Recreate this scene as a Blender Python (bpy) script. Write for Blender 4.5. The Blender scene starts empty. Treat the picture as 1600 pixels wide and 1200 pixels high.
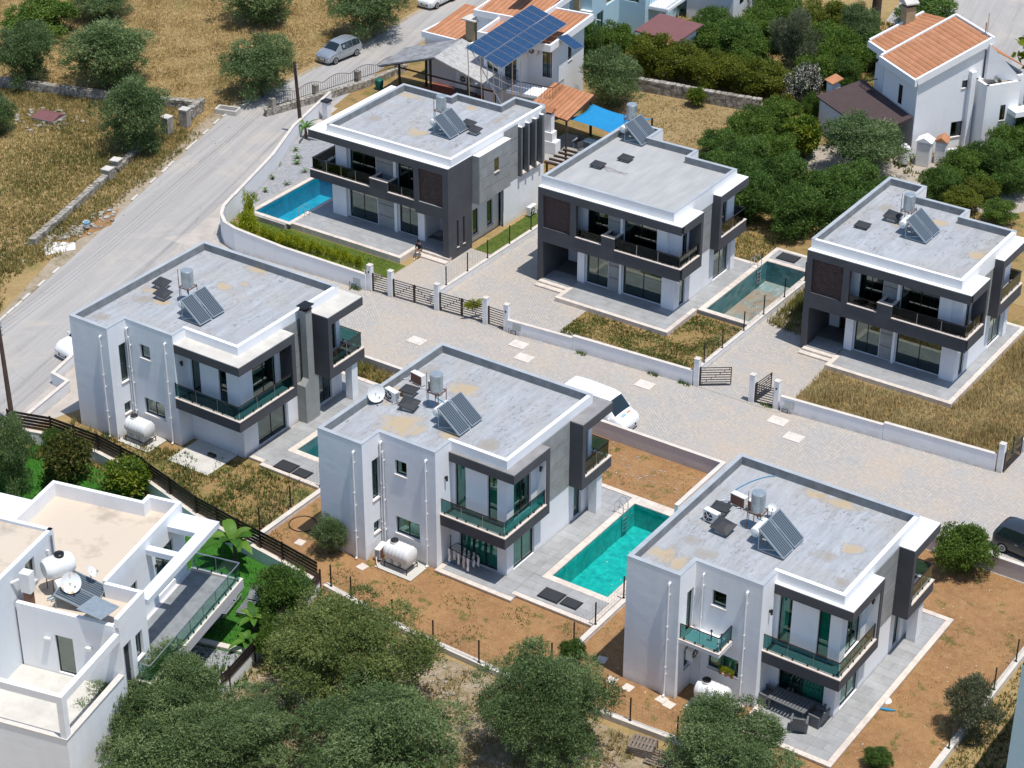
import bpy, math, random
import numpy as np
from mathutils import Vector, Matrix
R = math.radians
rng = random.Random(7)
scene = bpy.context.scene
C = scene.collection

# ---------------------------------------------------------------- camera
cam = bpy.data.objects.new('camera', bpy.data.cameras.new('camera'))
C.objects.link(cam)
scene.camera = cam
cam.data.sensor_width = 36
cam.data.lens = 74.53
cam.data.clip_end = 3000
fw = Vector((-0.48431689, 0.71519925, -0.50391188))
q = fw.to_track_quat('-Z', 'Y')
cam.matrix_world = Matrix.Translation((0, 0, 64.23)) @ q.to_matrix().to_4x4() @ Matrix.Rotation(R(0.203), 4, 'Z')

# ---------------------------------------------------------------- world, sun, exposure
SUN_EL, SUN_AZ = 74.0, -9.0          # azimuth counted from +X towards +Y
world = bpy.data.worlds.new('World'); scene.world = world; world.use_nodes = True
nt = world.node_tree; nt.nodes.clear()
sky = nt.nodes.new('ShaderNodeTexSky'); sky.sky_type = 'NISHITA'; sky.sun_disc = False
sky.sun_elevation = R(SUN_EL); sky.sun_rotation = R(90 - SUN_AZ)
sky.air_density = 1.0; sky.dust_density = 0.5; sky.ozone_density = 2.5
bg = nt.nodes.new('ShaderNodeBackground'); bg.inputs[1].default_value = 0.15
ow = nt.nodes.new('ShaderNodeOutputWorld')
nt.links.new(sky.outputs[0], bg.inputs[0]); nt.links.new(bg.outputs[0], ow.inputs[0])
sun = bpy.data.objects.new('sun', bpy.data.lights.new('sun', 'SUN')); C.objects.link(sun)
sun.data.energy = 4.5; sun.data.angle = R(0.53); sun.data.color = (1.0, 0.965, 0.91)
sv = Vector((math.cos(R(SUN_EL)) * math.cos(R(SUN_AZ)), math.cos(R(SUN_EL)) * math.sin(R(SUN_AZ)), math.sin(R(SUN_EL))))
sun.rotation_euler = sv.to_track_quat('Z', 'Y').to_euler()
sun.location = (-60, 90, 60)
scene.view_settings.view_transform = 'Standard'; scene.view_settings.look = 'None'
scene.view_settings.exposure = 0.0; scene.view_settings.gamma = 1.0
scene.view_settings.use_curve_mapping = False

# ---------------------------------------------------------------- materials
MATS = {}
class NT:
    def __init__(s, name):
        s.m = bpy.data.materials.new(name); s.m.use_nodes = True
        s.t = s.m.node_tree; s.n = s.t.nodes; s.n.clear()
        s.out = s.n.new('ShaderNodeOutputMaterial')
        s.p = s.n.new('ShaderNodeBsdfPrincipled')
        s.t.links.new(s.p.outputs[0], s.out.inputs[0])
        s._pos = None
    def L(s, a, b): s.t.links.new(a, b)
    def pos(s):
        if s._pos is None: s._pos = s.n.new('ShaderNodeNewGeometry').outputs['Position']
        return s._pos
    def obj(s): return s.n.new('ShaderNodeTexCoord').outputs['Object']
    def map(s, vec, scale=(1, 1, 1), rot=0, loc=(0, 0, 0)):
        m = s.n.new('ShaderNodeMapping'); m.inputs['Scale'].default_value = scale
        m.inputs['Rotation'].default_value = (0, 0, rot); m.inputs['Location'].default_value = loc
        s.L(vec, m.inputs[0]); return m.outputs[0]
    def noise(s, vec, scale, detail=4, rough=0.6, dist=0):
        x = s.n.new('ShaderNodeTexNoise'); x.inputs['Scale'].default_value = scale
        x.inputs['Detail'].default_value = detail; x.inputs['Roughness'].default_value = rough
        x.inputs['Distortion'].default_value = dist
        s.L(vec, x.inputs['Vector']); return x.outputs[0]
    def ramp(s, fac, stops, interp='LINEAR'):
        r = s.n.new('ShaderNodeValToRGB'); r.color_ramp.interpolation = interp
        e = r.color_ramp.elements
        while len(e) < len(stops): e.new(0.5)
        for el, (p, c) in zip(e, stops):
            el.position = p; el.color = (*c, 1) if not isinstance(c, (int, float)) else (c, c, c, 1)
        s.L(fac, r.inputs[0]); return r.outputs[0]
    def mix(s, fac, a, b, mode='MIX'):
        m = s.n.new('ShaderNodeMix'); m.data_type = 'RGBA'; m.blend_type = mode
        for inp, v in ((m.inputs['Factor'], fac), (m.inputs[6], a), (m.inputs[7], b)):
            if isinstance(v, (int, float)): inp.default_value = v
            elif isinstance(v, tuple): inp.default_value = (*v, 1)
            else: s.L(v, inp)
        return m.outputs[2]
    def math(s, op, a, b=0.0, c=None, clamp=False):
        m = s.n.new('ShaderNodeMath'); m.operation = op; m.use_clamp = clamp
        for i, v in enumerate((a, b, c)):
            if v is None: continue
            if isinstance(v, (int, float)): m.inputs[i].default_value = v
            else: s.L(v, m.inputs[i])
        return m.outputs[0]
    def bump(s, h, strength=0.3, dist=0.02):
        b = s.n.new('ShaderNodeBump'); b.inputs['Strength'].default_value = strength
        b.inputs['Distance'].default_value = dist; s.L(h, b.inputs['Height'])
        s.L(b.outputs[0], s.p.inputs['Normal'])
    def set(s, col=None, rough=0.8, metal=0.0, spec=0.3):
        if col is not None:
            if isinstance(col, tuple): s.p.inputs['Base Color'].default_value = (*col, 1)
            else: s.L(col, s.p.inputs['Base Color'])
        s.p.inputs['Roughness'].default_value = rough; s.p.inputs['Metallic'].default_value = metal
        s.p.inputs['Specular IOR Level'].default_value = spec
        return s.m

def plain(name, col, rough=0.7, metal=0.0, spec=0.3, var=0.12, scale=1.5, fine=0.06):
    """paint-like surface with soft broad variation and a little grain"""
    if name in MATS: return MATS[name]
    k = NT(name)
    a = k.noise(k.pos(), scale, 5, 0.6); b = k.noise(k.pos(), 22, 3, 0.6)
    f = k.ramp(a, [(0.3, 1 - var), (0.7, 1.0)])
    g = k.ramp(b, [(0.35, 1 - fine), (0.65, 1.0)])
    c = k.mix(1.0, k.mix(1.0, col, f, 'MULTIPLY'), g, 'MULTIPLY')
    MATS[name] = k.set(c, rough, metal, spec); return MATS[name]

def white_wall(name, col=(0.83, 0.84, 0.86)):
    k = NT(name)
    v = k.map(k.pos(), (1, 1, 0.18))
    a = k.noise(v, 1.1, 6, 0.65)          # vertical runs of dirt
    b = k.noise(k.pos(), 0.5, 4, 0.6)
    z = k.noise(k.map(k.pos(), (0.35, 0.35, 2.2)), 1.6, 4, 0.6)   # trowel bands
    c = k.mix(k.ramp(a, [(0.50, 0.0), (0.82, 0.26)]), col, (0.52, 0.50, 0.46))
    c = k.mix(k.ramp(b, [(0.35, 0.0), (0.75, 0.13)]), c, (0.66, 0.68, 0.71))
    c = k.mix(k.ramp(z, [(0.4, 0.0), (0.75, 0.06)]), c, (0.62, 0.62, 0.62))
    sx = k.n.new('ShaderNodeSeparateXYZ'); k.L(k.pos(), sx.inputs[0])
    splash = k.math('MULTIPLY', k.ramp(sx.outputs[2], [(0.0, 1.0), (0.45, 0.0)]), k.ramp(k.noise(k.pos(), 2.5, 5, 0.7), [(0.35, 0.15), (0.65, 0.8)]))
    c = k.mix(splash, c, (0.50, 0.45, 0.38))
    h1 = k.noise(k.map(k.pos(), (0.8, 0.8, 1.5)), 1.3, 5, 0.55); h2 = k.noise(k.pos(), 40, 3, 0.6)
    k.bump(k.math('ADD', k.math('MULTIPLY', h1, 1.0), k.math('MULTIPLY', h2, 0.06)), 0.30, 0.04)
    return k.set(c, 0.85, 0, 0.2)
M = {}
M['white'] = white_wall('white_render')
M['white2'] = white_wall('white_render_bright', (0.83, 0.83, 0.83))
M['offwhite'] = white_wall('blue_grey_render', (0.66, 0.70, 0.74))
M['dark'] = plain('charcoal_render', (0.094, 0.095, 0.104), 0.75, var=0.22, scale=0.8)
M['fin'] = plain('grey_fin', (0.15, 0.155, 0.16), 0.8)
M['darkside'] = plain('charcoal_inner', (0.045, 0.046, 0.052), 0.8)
M['grey'] = plain('grey_cladding', (0.33, 0.335, 0.325), 0.75, var=0.16, scale=2.0)
M['canopy_grey'] = plain('weathered_grey_concrete', (0.30, 0.29, 0.285), 0.9, var=0.3, scale=1.2)
M['canopy_beige'] = plain('weathered_beige_concrete', (0.62, 0.59, 0.53), 0.9, var=0.22, scale=1.2)
M['canopy_white'] = plain('white_roof_paint', (0.84, 0.83, 0.80), 0.8, var=0.06, scale=1.2)
M['marble'] = plain('travertine', (0.70, 0.60, 0.52), 0.6, var=0.18, scale=3)
M['coping_white'] = plain('cream_coping', (0.70, 0.64, 0.57), 0.8, var=0.22, scale=2.0)
M['frame'] = plain('black_aluminium', (0.018, 0.018, 0.020), 0.35, 0.3, 0.5)
M['brown'] = plain('brown_metal', (0.035, 0.024, 0.022), 0.4, 0.2, 0.5)
M['steel'] = plain('steel', (0.62, 0.64, 0.66), 0.3, 0.85, 0.5)
M['galv'] = plain('galvanised_steel', (0.50, 0.56, 0.58), 0.35, 0.55, 0.5, var=0.25, scale=5)
M['rust'] = plain('rusty_steel', (0.20, 0.10, 0.07), 0.8)
M['pvc'] = plain('white_pvc', (0.78, 0.79, 0.80), 0.45, 0, 0.5)
M['tank'] = plain('white_plastic', (0.80, 0.80, 0.78), 0.45, 0, 0.5, var=0.10)
M['black'] = plain('black_plastic', (0.018, 0.018, 0.02), 0.5, 0, 0.4)
M['rubber'] = plain('rubber', (0.02, 0.02, 0.02), 0.9)
M['asphalt_black'] = plain('dark_hatch', (0.04, 0.042, 0.046), 0.55)
M['wood'] = plain('weathered_wood', (0.26, 0.21, 0.17), 0.9, var=0.4, scale=6)
M['wood_dark'] = plain('creosoted_wood', (0.10, 0.065, 0.05), 0.9, var=0.4, scale=4)
M['slat'] = plain('dark_brown_slat', (0.028, 0.017, 0.018), 0.5, 0, 0.4, var=0.3)
M['bluepipe'] = plain('blue_pipe', (0.03, 0.25, 0.42), 0.5)
M['sail'] = plain('blue_shade_cloth', (0.015, 0.24, 0.50), 0.85, var=0.12, scale=2)
M['terracotta_post'] = plain('terracotta', (0.42, 0.15, 0.065), 0.85, var=0.3)
M['bark'] = plain('olive_bark', (0.16, 0.12, 0.09), 0.95, var=0.5, scale=6)
M['concrete'] = plain('raw_concrete', (0.40, 0.38, 0.35), 0.9, var=0.3, scale=1.5)
M['skin'] = plain('skin', (0.36, 0.20, 0.13), 0.6)
M['chimney'] = plain('grey_green_render', (0.33, 0.335, 0.315), 0.85, var=0.15)
M['gravel'] = plain('pale_gravel', (0.42, 0.42, 0.44), 0.95, var=0.3, scale=3, fine=0.4)
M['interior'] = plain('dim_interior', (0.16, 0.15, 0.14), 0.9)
M['curtain'] = plain('pale_curtain', (0.80, 0.80, 0.76), 0.9)
M['cloth'] = plain('upholstery_grey', (0.10, 0.10, 0.105), 0.95)
M['brickred'] = plain('red_floor_tile', (0.30, 0.09, 0.06), 0.7)
M['annex'] = plain('maroon_roof_sheet', (0.19, 0.085, 0.085), 0.8, var=0.12)
M['shingle'] = plain('brown_shingle', (0.085, 0.058, 0.056), 0.9, var=0.18)
M['tanchim'] = plain('sand_render', (0.42, 0.33, 0.20), 0.9, var=0.3)

def rnd_mat(name, cols, rough=0.8, spec=0.3, noise=None, bump=0.0):
    """colour drawn per object (one brick, tile or stone each)"""
    k = NT(name)
    oi = k.n.new('ShaderNodeObjectInfo')
    st = [(i / max(1, len(cols) - 1), c) for i, c in enumerate(cols)]
    c = k.ramp(oi.outputs['Random'], st)
    n = k.noise(k.pos(), noise or 3.0, 5, 0.65)
    c = k.mix(1.0, c, k.ramp(n, [(0.3, 0.78), (0.7, 1.06)]), 'MULTIPLY')
    if bump: k.bump(k.noise(k.pos(), 30, 4, 0.7), bump, 0.02)
    return k.set(c, rough, 0, spec)
M['tile'] = rnd_mat('grey_porcelain_tile', [(0.335, 0.335, 0.33), (0.375, 0.375, 0.37), (0.35, 0.345, 0.34)], 0.55, 0.35, 1.2)
M['pooltile'] = rnd_mat('green_stone_tile', [(0.045, 0.16, 0.17), (0.07, 0.22, 0.23), (0.13, 0.27, 0.28), (0.05, 0.19, 0.21), (0.16, 0.28, 0.27)], 0.5, 0.4, 2.5)
M['coping'] = rnd_mat('travertine_coping', [(0.62, 0.53, 0.46), (0.70, 0.62, 0.54), (0.66, 0.58, 0.50)], 0.65, 0.3, 3)
M['cladding'] = rnd_mat('cement_cladding', [(0.315, 0.325, 0.315), (0.345, 0.35, 0.34), (0.33, 0.335, 0.325)], 0.75, 0.3, 1.5)
M['rooftile'] = rnd_mat('orange_roof_tile', [(0.42, 0.185, 0.09), (0.50, 0.235, 0.125), (0.46, 0.21, 0.105)], 0.8, 0.2, 1.5)
M['stone'] = rnd_mat('field_stone', [(0.28, 0.25, 0.21), (0.42, 0.39, 0.34), (0.35, 0.31, 0.25)], 0.95, 0.1, 6, 0.6)

# solar glazing
def collector_mat():
    k = NT('collector_glass')
    w = k.n.new('ShaderNodeTexWave'); w.wave_type = 'BANDS'; w.bands_direction = 'Y'
    w.inputs['Scale'].default_value = 2.3; w.inputs['Distortion'].default_value = 0
    k.L(k.obj(), w.inputs[0])
    c = k.ramp(w.outputs[0], [(0.25, (0.035, 0.045, 0.055)), (0.8, (0.13, 0.155, 0.175))])
    return k.set(c, 0.25, 0.0, 0.8)
M['collector'] = collector_mat()
def pv_mat():
    k = NT('pv_cells')
    br = k.n.new('ShaderNodeTexBrick'); br.offset = 0
    br.inputs['Color1'].default_value = (0.006, 0.030, 0.085, 1); br.inputs['Color2'].default_value = (0.010, 0.038, 0.11, 1)
    br.inputs['Mortar'].default_value = (0.10, 0.20, 0.32, 1)
    br.inputs['Scale'].default_value = 1; br.inputs['Mortar Size'].default_value = 0.006
    br.inputs['Brick Width'].default_value = 0.166; br.inputs['Row Height'].default_value = 0.166
    k.L(k.obj(), br.inputs[0])
    return k.set(br.outputs[0], 0.18, 0, 0.6)
M['pv'] = pv_mat()

def glass_mat(name, tint, gl=0.10, ior=1.5):
    k = NT(name); k.n.remove(k.p)
    tr = k.n.new('ShaderNodeBsdfTransparent'); tr.inputs[0].default_value = (*tint, 1)
    g = k.n.new('ShaderNodeBsdfGlossy'); g.inputs['Roughness'].default_value = 0.02
    g.inputs[0].default_value = (0.9, 1.0, 0.97, 1)
    lw = k.n.new('ShaderNodeLayerWeight'); lw.inputs[0].default_value = 0.5
    f = k.math('ADD', k.math('MULTIPLY', k.math('POWER', lw.outputs['Facing'], 4.0), 0.8), gl, clamp=True)
    mx = k.n.new('ShaderNodeMixShader'); k.L(f, mx.inputs[0]); k.L(tr.outputs[0], mx.inputs[1]); k.L(g.outputs[0], mx.inputs[2])
    k.L(mx.outputs[0], k.out.inputs[0]); return k.m
M['glass'] = glass_mat('green_window_glass', (0.20, 0.42, 0.38), 0.16)
M['tealglass'] = glass_mat('teal_window_glass', (0.22, 0.70, 0.64), 0.10)
M['darkrail'] = glass_mat('dark_rail_glass', (0.17, 0.18, 0.18), 0.04)
M['railglass'] = glass_mat('smoked_rail_glass', (0.26, 0.46, 0.47), 0.04)
M['clearglass'] = glass_mat('clear_rail_glass', (0.70, 0.86, 0.80), 0.04)
M['carglass'] = glass_mat('car_glass', (0.03, 0.06, 0.06), 0.12)

def water_mat(name, tint, wave):
    k = NT(name); k.n.remove(k.p)
    rf = k.n.new('ShaderNodeBsdfTransparent'); rf.inputs[0].default_value = (*tint, 1)
    g = k.n.new('ShaderNodeBsdfGlossy'); g.inputs['Roughness'].default_value = 0.04
    fr = k.n.new('ShaderNodeFresnel'); fr.inputs[0].default_value = 1.33
    b = k.n.new('ShaderNodeBump'); b.inputs['Strength'].default_value = wave; b.inputs['Distance'].default_value = 0.06
    k.L(k.noise(k.pos(), 3.2, 5, 0.65, 0.8), b.inputs['Height'])
    k.L(b.outputs[0], g.inputs['Normal']); k.L(b.outputs[0], fr.inputs['Normal'])
    mx = k.n.new('ShaderNodeMixShader'); k.L(fr.outputs[0], mx.inputs[0]); k.L(rf.outputs[0], mx.inputs[1]); k.L(g.outputs[0], mx.inputs[2])
    k.L(mx.outputs[0], k.out.inputs[0]); return k.m
M['water'] = water_mat('pool_water', (0.56, 0.96, 0.96), 0.6)

def roof_mat(name, blobs, seed, base=(0.315, 0.33, 0.35)):
    """painted bitumen membrane: strips along Y, lichen, and ponding stains at given spots"""
    k = NT(name); o = k.obj()
    sh = k.map(o, (1, 1, 1), 0, (seed * 3.7, seed * 1.9, 0))
    st = k.noise(k.map(sh, (1.6, 0.16, 1)), 1.5, 5, 0.6)
    c = k.mix(k.ramp(st, [(0.35, 0.0), (0.7, 1.0)]), base, tuple(min(1, v * 1.32) for v in base))
    big = k.noise(sh, 0.35, 3, 0.6)
    c = k.mix(k.ramp(big, [(0.45, 0.0), (0.75, 0.55)]), c, (0.34, 0.325, 0.30))
    # strip laps every metre
    sx = k.n.new('ShaderNodeSeparateXYZ'); k.L(sh, sx.inputs[0])
    wob = k.math('MULTIPLY', k.noise(sh, 0.8, 3), 0.12)
    fr = k.math('FRACT', k.math('ADD', sx.outputs[0], wob))
    lap = k.ramp(fr, [(0.0, 1.0), (0.035, 0.0), (0.965, 0.0), (1.0, 1.0)])
    c = k.mix(k.math('MULTIPLY', lap, 0.22), c, (0.50, 0.52, 0.54))
    # dark lichen specks, stretched along the strips
    sp = k.noise(k.map(sh, (1.0, 0.45, 1)), 5.5, 6, 0.75)
    zone = k.ramp(k.noise(sh, 0.55, 3), [(0.38, 0.0), (0.58, 1.0)])
    mott = k.noise(k.map(sh, (1.5, 0.3, 1)), 1.8, 6, 0.7); c = k.mix(k.ramp(mott, [(0.5, 0.0), (0.70, 0.45)]), c, (0.235, 0.23, 0.225)); c = k.mix(k.ramp(mott, [(0.28, 0.45), (0.44, 0.0)]), c, (0.46, 0.47, 0.48))
    c = k.mix(k.math('MULTIPLY', k.ramp(sp, [(0.52, 0.0), (0.64, 0.7)]), zone), c, (0.13, 0.12, 0.11))
    sk = k.noise(k.map(sh, (4.5, 0.22, 1)), 1.6, 5, 0.7); zn = k.ramp(k.noise(sh, 0.9, 3), [(0.45, 0.0), (0.62, 1.0)])
    c = k.mix(k.math('MULTIPLY', k.ramp(sk, [(0.60, 0.0), (0.68, 0.75)]), zn), c, (0.15, 0.14, 0.13))
    wm = k.noise(sh, 0.28, 4, 0.6, 1.0); c = k.mix(k.ramp(wm, [(0.5, 0.0), (0.7, 0.45)]), c, (0.36, 0.33, 0.29))
    # pond stains
    nz = k.noise(sh, 1.6, 4, 0.6); nzc = k.math('MULTIPLY', k.math('SUBTRACT', nz, 0.5), 2.4)
    so = k.n.new('ShaderNodeSeparateXYZ'); k.L(o, so.inputs[0])
    for (bx, by, rx, ry, colr) in blobs:
        dx = k.math('DIVIDE', k.math('SUBTRACT', so.outputs[0], bx), rx)
        dy = k.math('DIVIDE', k.math('SUBTRACT', so.outputs[1], by), ry)
        d = k.math('SQRT', k.math('ADD', k.math('MULTIPLY', dx, dx), k.math('MULTIPLY', dy, dy)))
        d = k.math('ADD', d, nzc)
        c = k.mix(k.ramp(d, [(0.55, 0.0), (0.85, 0.35), (0.98, 0.5), (1.12, 0.0)]), c, (0.27, 0.245, 0.22))
        c = k.mix(k.ramp(d, [(0.4, 0.9), (0.95, 0.0)]), c, {'t': (0.43, 0.335, 0.21), 'g': (0.30, 0.27, 0.23)}[colr])
    k.bump(sp, 0.25, 0.02)
    return k.set(c, 0.75, 0, 0.3)

def conc_grey(name='grey_membrane'):
    k = NT(name)
    a = k.noise(k.pos(), 0.9, 5, 0.65); b = k.noise(k.pos(), 6.0, 5, 0.75)
    c = k.mix(k.ramp(a, [(0.35, 0.0), (0.7, 1.0)]), (0.32, 0.35, 0.375), (0.42, 0.44, 0.46))
    c = k.mix(k.ramp(b, [(0.58, 0.0), (0.72, 0.5)]), c, (0.15, 0.15, 0.15))
    k.bump(b, 0.3, 0.02)
    return k.set(c, 0.85, 0, 0.2)
M['membrane'] = conc_grey()
M['upstand'] = plain('grey_upstand', (0.27, 0.285, 0.295), 0.9, var=0.35, scale=2.0)

# ---------------------------------------------------------------- mesh building
class MB:
    def __init__(s): s.v = []; s.f = []
    def face(s, pts):
        n = len(s.v); s.v += [tuple(p) for p in pts]; s.f.append(tuple(range(n, n + len(pts)))); return s
    def raw(s, v, f):
        n = len(s.v); s.v += [tuple(p) for p in v]; s.f += [tuple(i + n for i in q) for q in f]; return s
    def box(s, x0, y0, z0, x1, y1, z1):
        v = [(x0, y0, z0), (x1, y0, z0), (x1, y1, z0), (x0, y1, z0), (x0, y0, z1), (x1, y0, z1), (x1, y1, z1), (x0, y1, z1)]
        return s.raw(v, [(0, 3, 2, 1), (4, 5, 6, 7), (0, 1, 5, 4), (1, 2, 6, 5), (2, 3, 7, 6), (3, 0, 4, 7)])
    def prism(s, poly, z0, z1, bottom=True):
        n = len(poly); v = [(x, y, z0) for x, y in poly] + [(x, y, z1) for x, y in poly]
        f = [tuple(range(n, 2 * n))] + [(i, (i + 1) % n, n + (i + 1) % n, n + i) for i in range(n)]
        if bottom: f.append(tuple(reversed(range(n))))
        return s.raw(v, f)
    def bar(s, a, b, w, h=None):
        """box beam from a to b"""
        a, b = Vector(a), Vector(b); h = h or w; d = (b - a)
        if d.length < 1e-6: return s
        d.normalize(); u = Vector((0, 0, 1)) if abs(d.z) < 0.95 else Vector((1, 0, 0))
        r = d.cross(u).normalized() * w / 2; u = r.cross(d).normalized() * h / 2
        v = [a - r - u, a + r - u, a + r + u, a - r + u, b - r - u, b + r - u, b + r + u, b - r + u]
        return s.raw(v, [(0, 3, 2, 1), (4, 5, 6, 7), (0, 1, 5, 4), (1, 2, 6, 5), (2, 3, 7, 6), (3, 0, 4, 7)])
    def tube(s, pts, r, n=8, cap=True):
        pts = [Vector(p) for p in pts]; rs = r if isinstance(r, (list, tuple)) else [r] * len(pts)
        rings = []; prev = None
        for i, p in enumerate(pts):
            d = (pts[min(i + 1, len(pts) - 1)] - pts[max(i - 1, 0)]).normalized()
            u = Vector((0, 0, 1)) if abs(d.z) < 0.9 else Vector((1, 0, 0))
            if prev is not None: u = prev
            a = (u - d * u.dot(d)).normalized(); prev = a; b = d.cross(a)
            rings.append([p + (a * math.cos(t) + b * math.sin(t)) * rs[i] for t in [2 * math.pi * k / n for k in range(n)]])
        v = [x for rg in rings for x in rg]; f = []
        for i in range(len(pts) - 1):
            for k in range(n):
                f.append((i * n + k, i * n + (k + 1) % n, (i + 1) * n + (k + 1) % n, (i + 1) * n + k))
        if cap: f.append(tuple(reversed(range(n)))); f.append(tuple(range(len(v) - n, len(v))))
        return s.raw(v, f)
    def lathe(s, prof, c=(0, 0, 0), axis='z', n=20):
        """prof: (radius, height) list"""
        v = []
        for r, h in prof:
            for k in range(n):
                t = 2 * math.pi * k / n; a, b = r * math.cos(t), r * math.sin(t)
                p = {'z': (a, b, h), 'x': (h, a, b), 'y': (b, h, a)}[axis]
                v.append((p[0] + c[0], p[1] + c[1], p[2] + c[2]))
        f = []
        for i in range(len(prof) - 1):
            for k in range(n): f.append((i * n + k, i * n + (k + 1) % n, (i + 1) * n + (k + 1) % n, (i + 1) * n + k))
        f.append(tuple(reversed(range(n)))); f.append(tuple(range(len(v) - n, len(v))))
        return s.raw(v, f)
    def mesh(s, name):
        me = bpy.data.meshes.new(name); me.from_pydata(s.v, [], s.f); me.update(); return me
    def obj(s, name, mat, parent=None, smooth=False, loc=None, **props):
        me = s.mesh(name); me.materials.append(mat)
        if smooth:
            me.polygons.foreach_set('use_smooth', [True] * len(me.polygons))
            try: me.set_sharp_from_angle(angle=R(38))
            except Exception: pass
        o = bpy.data.objects.new(name, me); C.objects.link(o)
        if parent: o.parent = parent
        if loc: o.location = loc
        for k, v in props.items(): o[k] = v
        return o

def B(*a): return MB().box(*a)
def tag(o, label=None, cat=None, group=None, kind=None):
    if label: o['label'] = label
    if cat: o['category'] = cat
    if group: o['group'] = group
    if kind: o['kind'] = kind
    return o
def thing(name, loc, label, cat, group=None, rz=0):
    o = bpy.data.objects.new(name, None); C.objects.link(o); o.location = loc; o.rotation_euler = (0, 0, rz)
    o.empty_display_size = 0.3
    return tag(o, label, cat, group)
KIDS = {}
def index_kids():
    KIDS.clear()
    for o in bpy.data.objects:
        if o.parent: KIDS.setdefault(o.parent.name, []).append(o)
def copy_tree(o, parent=None, depth=0):
    c = o.copy(); C.objects.link(c); c.parent = parent
    for ch in KIDS.get(o.name, []): copy_tree(ch, c, depth + 1)
    return c
def inst(me, name, loc, parent=None, rot=(0, 0, 0), scale=(1, 1, 1), **props):
    o = bpy.data.objects.new(name, me); C.objects.link(o)
    o.location = loc; o.rotation_euler = rot; o.scale = scale
    if parent: o.parent = parent
    for k, v in props.items(): o[k] = v
    return o

def offset(pts, d, closed=False):
    """mitred inward (left-hand) offset of a polyline"""
    n = len(pts); out = []
    for i in range(n):
        def nrm(a, b):
            dx, dy = b[0] - a[0], b[1] - a[1]; l = math.hypot(dx, dy); return (-dy / l, dx / l)
        ns = []
        if closed or i > 0: ns.append(nrm(pts[i - 1], pts[i]))
        if closed or i < n - 1: ns.append(nrm(pts[i], pts[(i + 1) % n]))
        if len(ns) == 1: m = ns[0]; out.append((pts[i][0] + m[0] * d, pts[i][1] + m[1] * d)); continue
        mx, my = ns[0][0] + ns[1][0], ns[0][1] + ns[1][1]; q = mx * ns[0][0] + my * ns[0][1]
        out.append((pts[i][0] + mx / q * d, pts[i][1] + my / q * d))
    return out
def ring(mb, pts, t, z0, z1, closed=False, out=0.0, bottom=False):
    """band of wall along a CCW polyline, thickness t to the left (inside)"""
    o = offset(pts, -out, closed); i = offset(pts, t, closed); n = len(pts)
    for k in range(n if closed else n - 1):
        j = (k + 1) % n
        a, b, c, d = o[k], o[j], i[j], i[k]
        mb.face([(*a, z0), (*b, z0), (*b, z1), (*a, z1)])
        mb.face([(*c, z0), (*d, z0), (*d, z1), (*c, z1)])
        mb.face([(*a, z1), (*b, z1), (*c, z1), (*d, z1)])
        if bottom: mb.face([(*d, z0), (*c, z0), (*b, z0), (*a, z0)])
    if not closed:
        mb.face([(*i[0], z0), (*o[0], z0), (*o[0], z1), (*i[0], z1)])
        mb.face([(*o[-1], z0), (*i[-1], z0), (*i[-1], z1), (*o[-1], z1)])
    return mb
def wall(mb, p0, p1, z0, z1, holes=(), t=0.22, top=False):
    """wall from p0 to p1, outside on the right hand; holes = (u0,u1,za,zb) measured from p0"""
    dx, dy = p1[0] - p0[0], p1[1] - p0[1]; Lw = math.hypot(dx, dy); dx /= Lw; dy /= Lw; nx, ny = -dy, dx
    holes = [(max(h[0], 0), min(h[1], Lw), max(h[2], z0), min(h[3], z1)) for h in holes]
    us = sorted({0, Lw, *[h[0] for h in holes], *[h[1] for h in holes]}); zs = sorted({z0, z1, *[h[2] for h in holes], *[h[3] for h in holes]})
    def P(u, z, w): return (p0[0] + dx * u + nx * w, p0[1] + dy * u + ny * w, z)
    def solid(i, j):
        if i < 0 or j < 0 or i >= len(us) - 1 or j >= len(zs) - 1: return None
        cu, cz = (us[i] + us[i + 1]) / 2, (zs[j] + zs[j + 1]) / 2
        return not any(h[0] < cu < h[1] and h[2] < cz < h[3] for h in holes)
    for i in range(len(us) - 1):
        for j in range(len(zs) - 1):
            a, b, c, d = us[i], us[i + 1], zs[j], zs[j + 1]
            if solid(i, j):
                mb.face([P(a, c, 0), P(b, c, 0), P(b, d, 0), P(a, d, 0)])
                mb.face([P(b, c, t), P(a, c, t), P(a, d, t), P(b, d, t)])
                if top and j == len(zs) - 2: mb.face([P(a, d, 0), P(b, d, 0), P(b, d, t), P(a, d, t)])
            else:
                if solid(i - 1, j): mb.face([P(a, c, 0), P(a, c, t), P(a, d, t), P(a, d, 0)])
                if solid(i + 1, j): mb.face([P(b, c, t), P(b, c, 0), P(b, d, 0), P(b, d, t)])
                if solid(i, j - 1): mb.face([P(a, c, 0), P(b, c, 0), P(b, c, t), P(a, c, t)])
                if solid(i, j + 1): mb.face([P(a, d, t), P(b, d, t), P(b, d, 0), P(a, d, 0)])
    return mb
class WallRun:
    """remembers a wall segment so windows can be set in its holes"""
    def __init__(s, par, p0, p1): s.par = par; s.p0 = Vector((*p0, 0)); d = Vector((p1[0] - p0[0], p1[1] - p0[1], 0)); s.d = d.normalized(); s.n = Vector((-s.d.y, s.d.x, 0))
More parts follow.
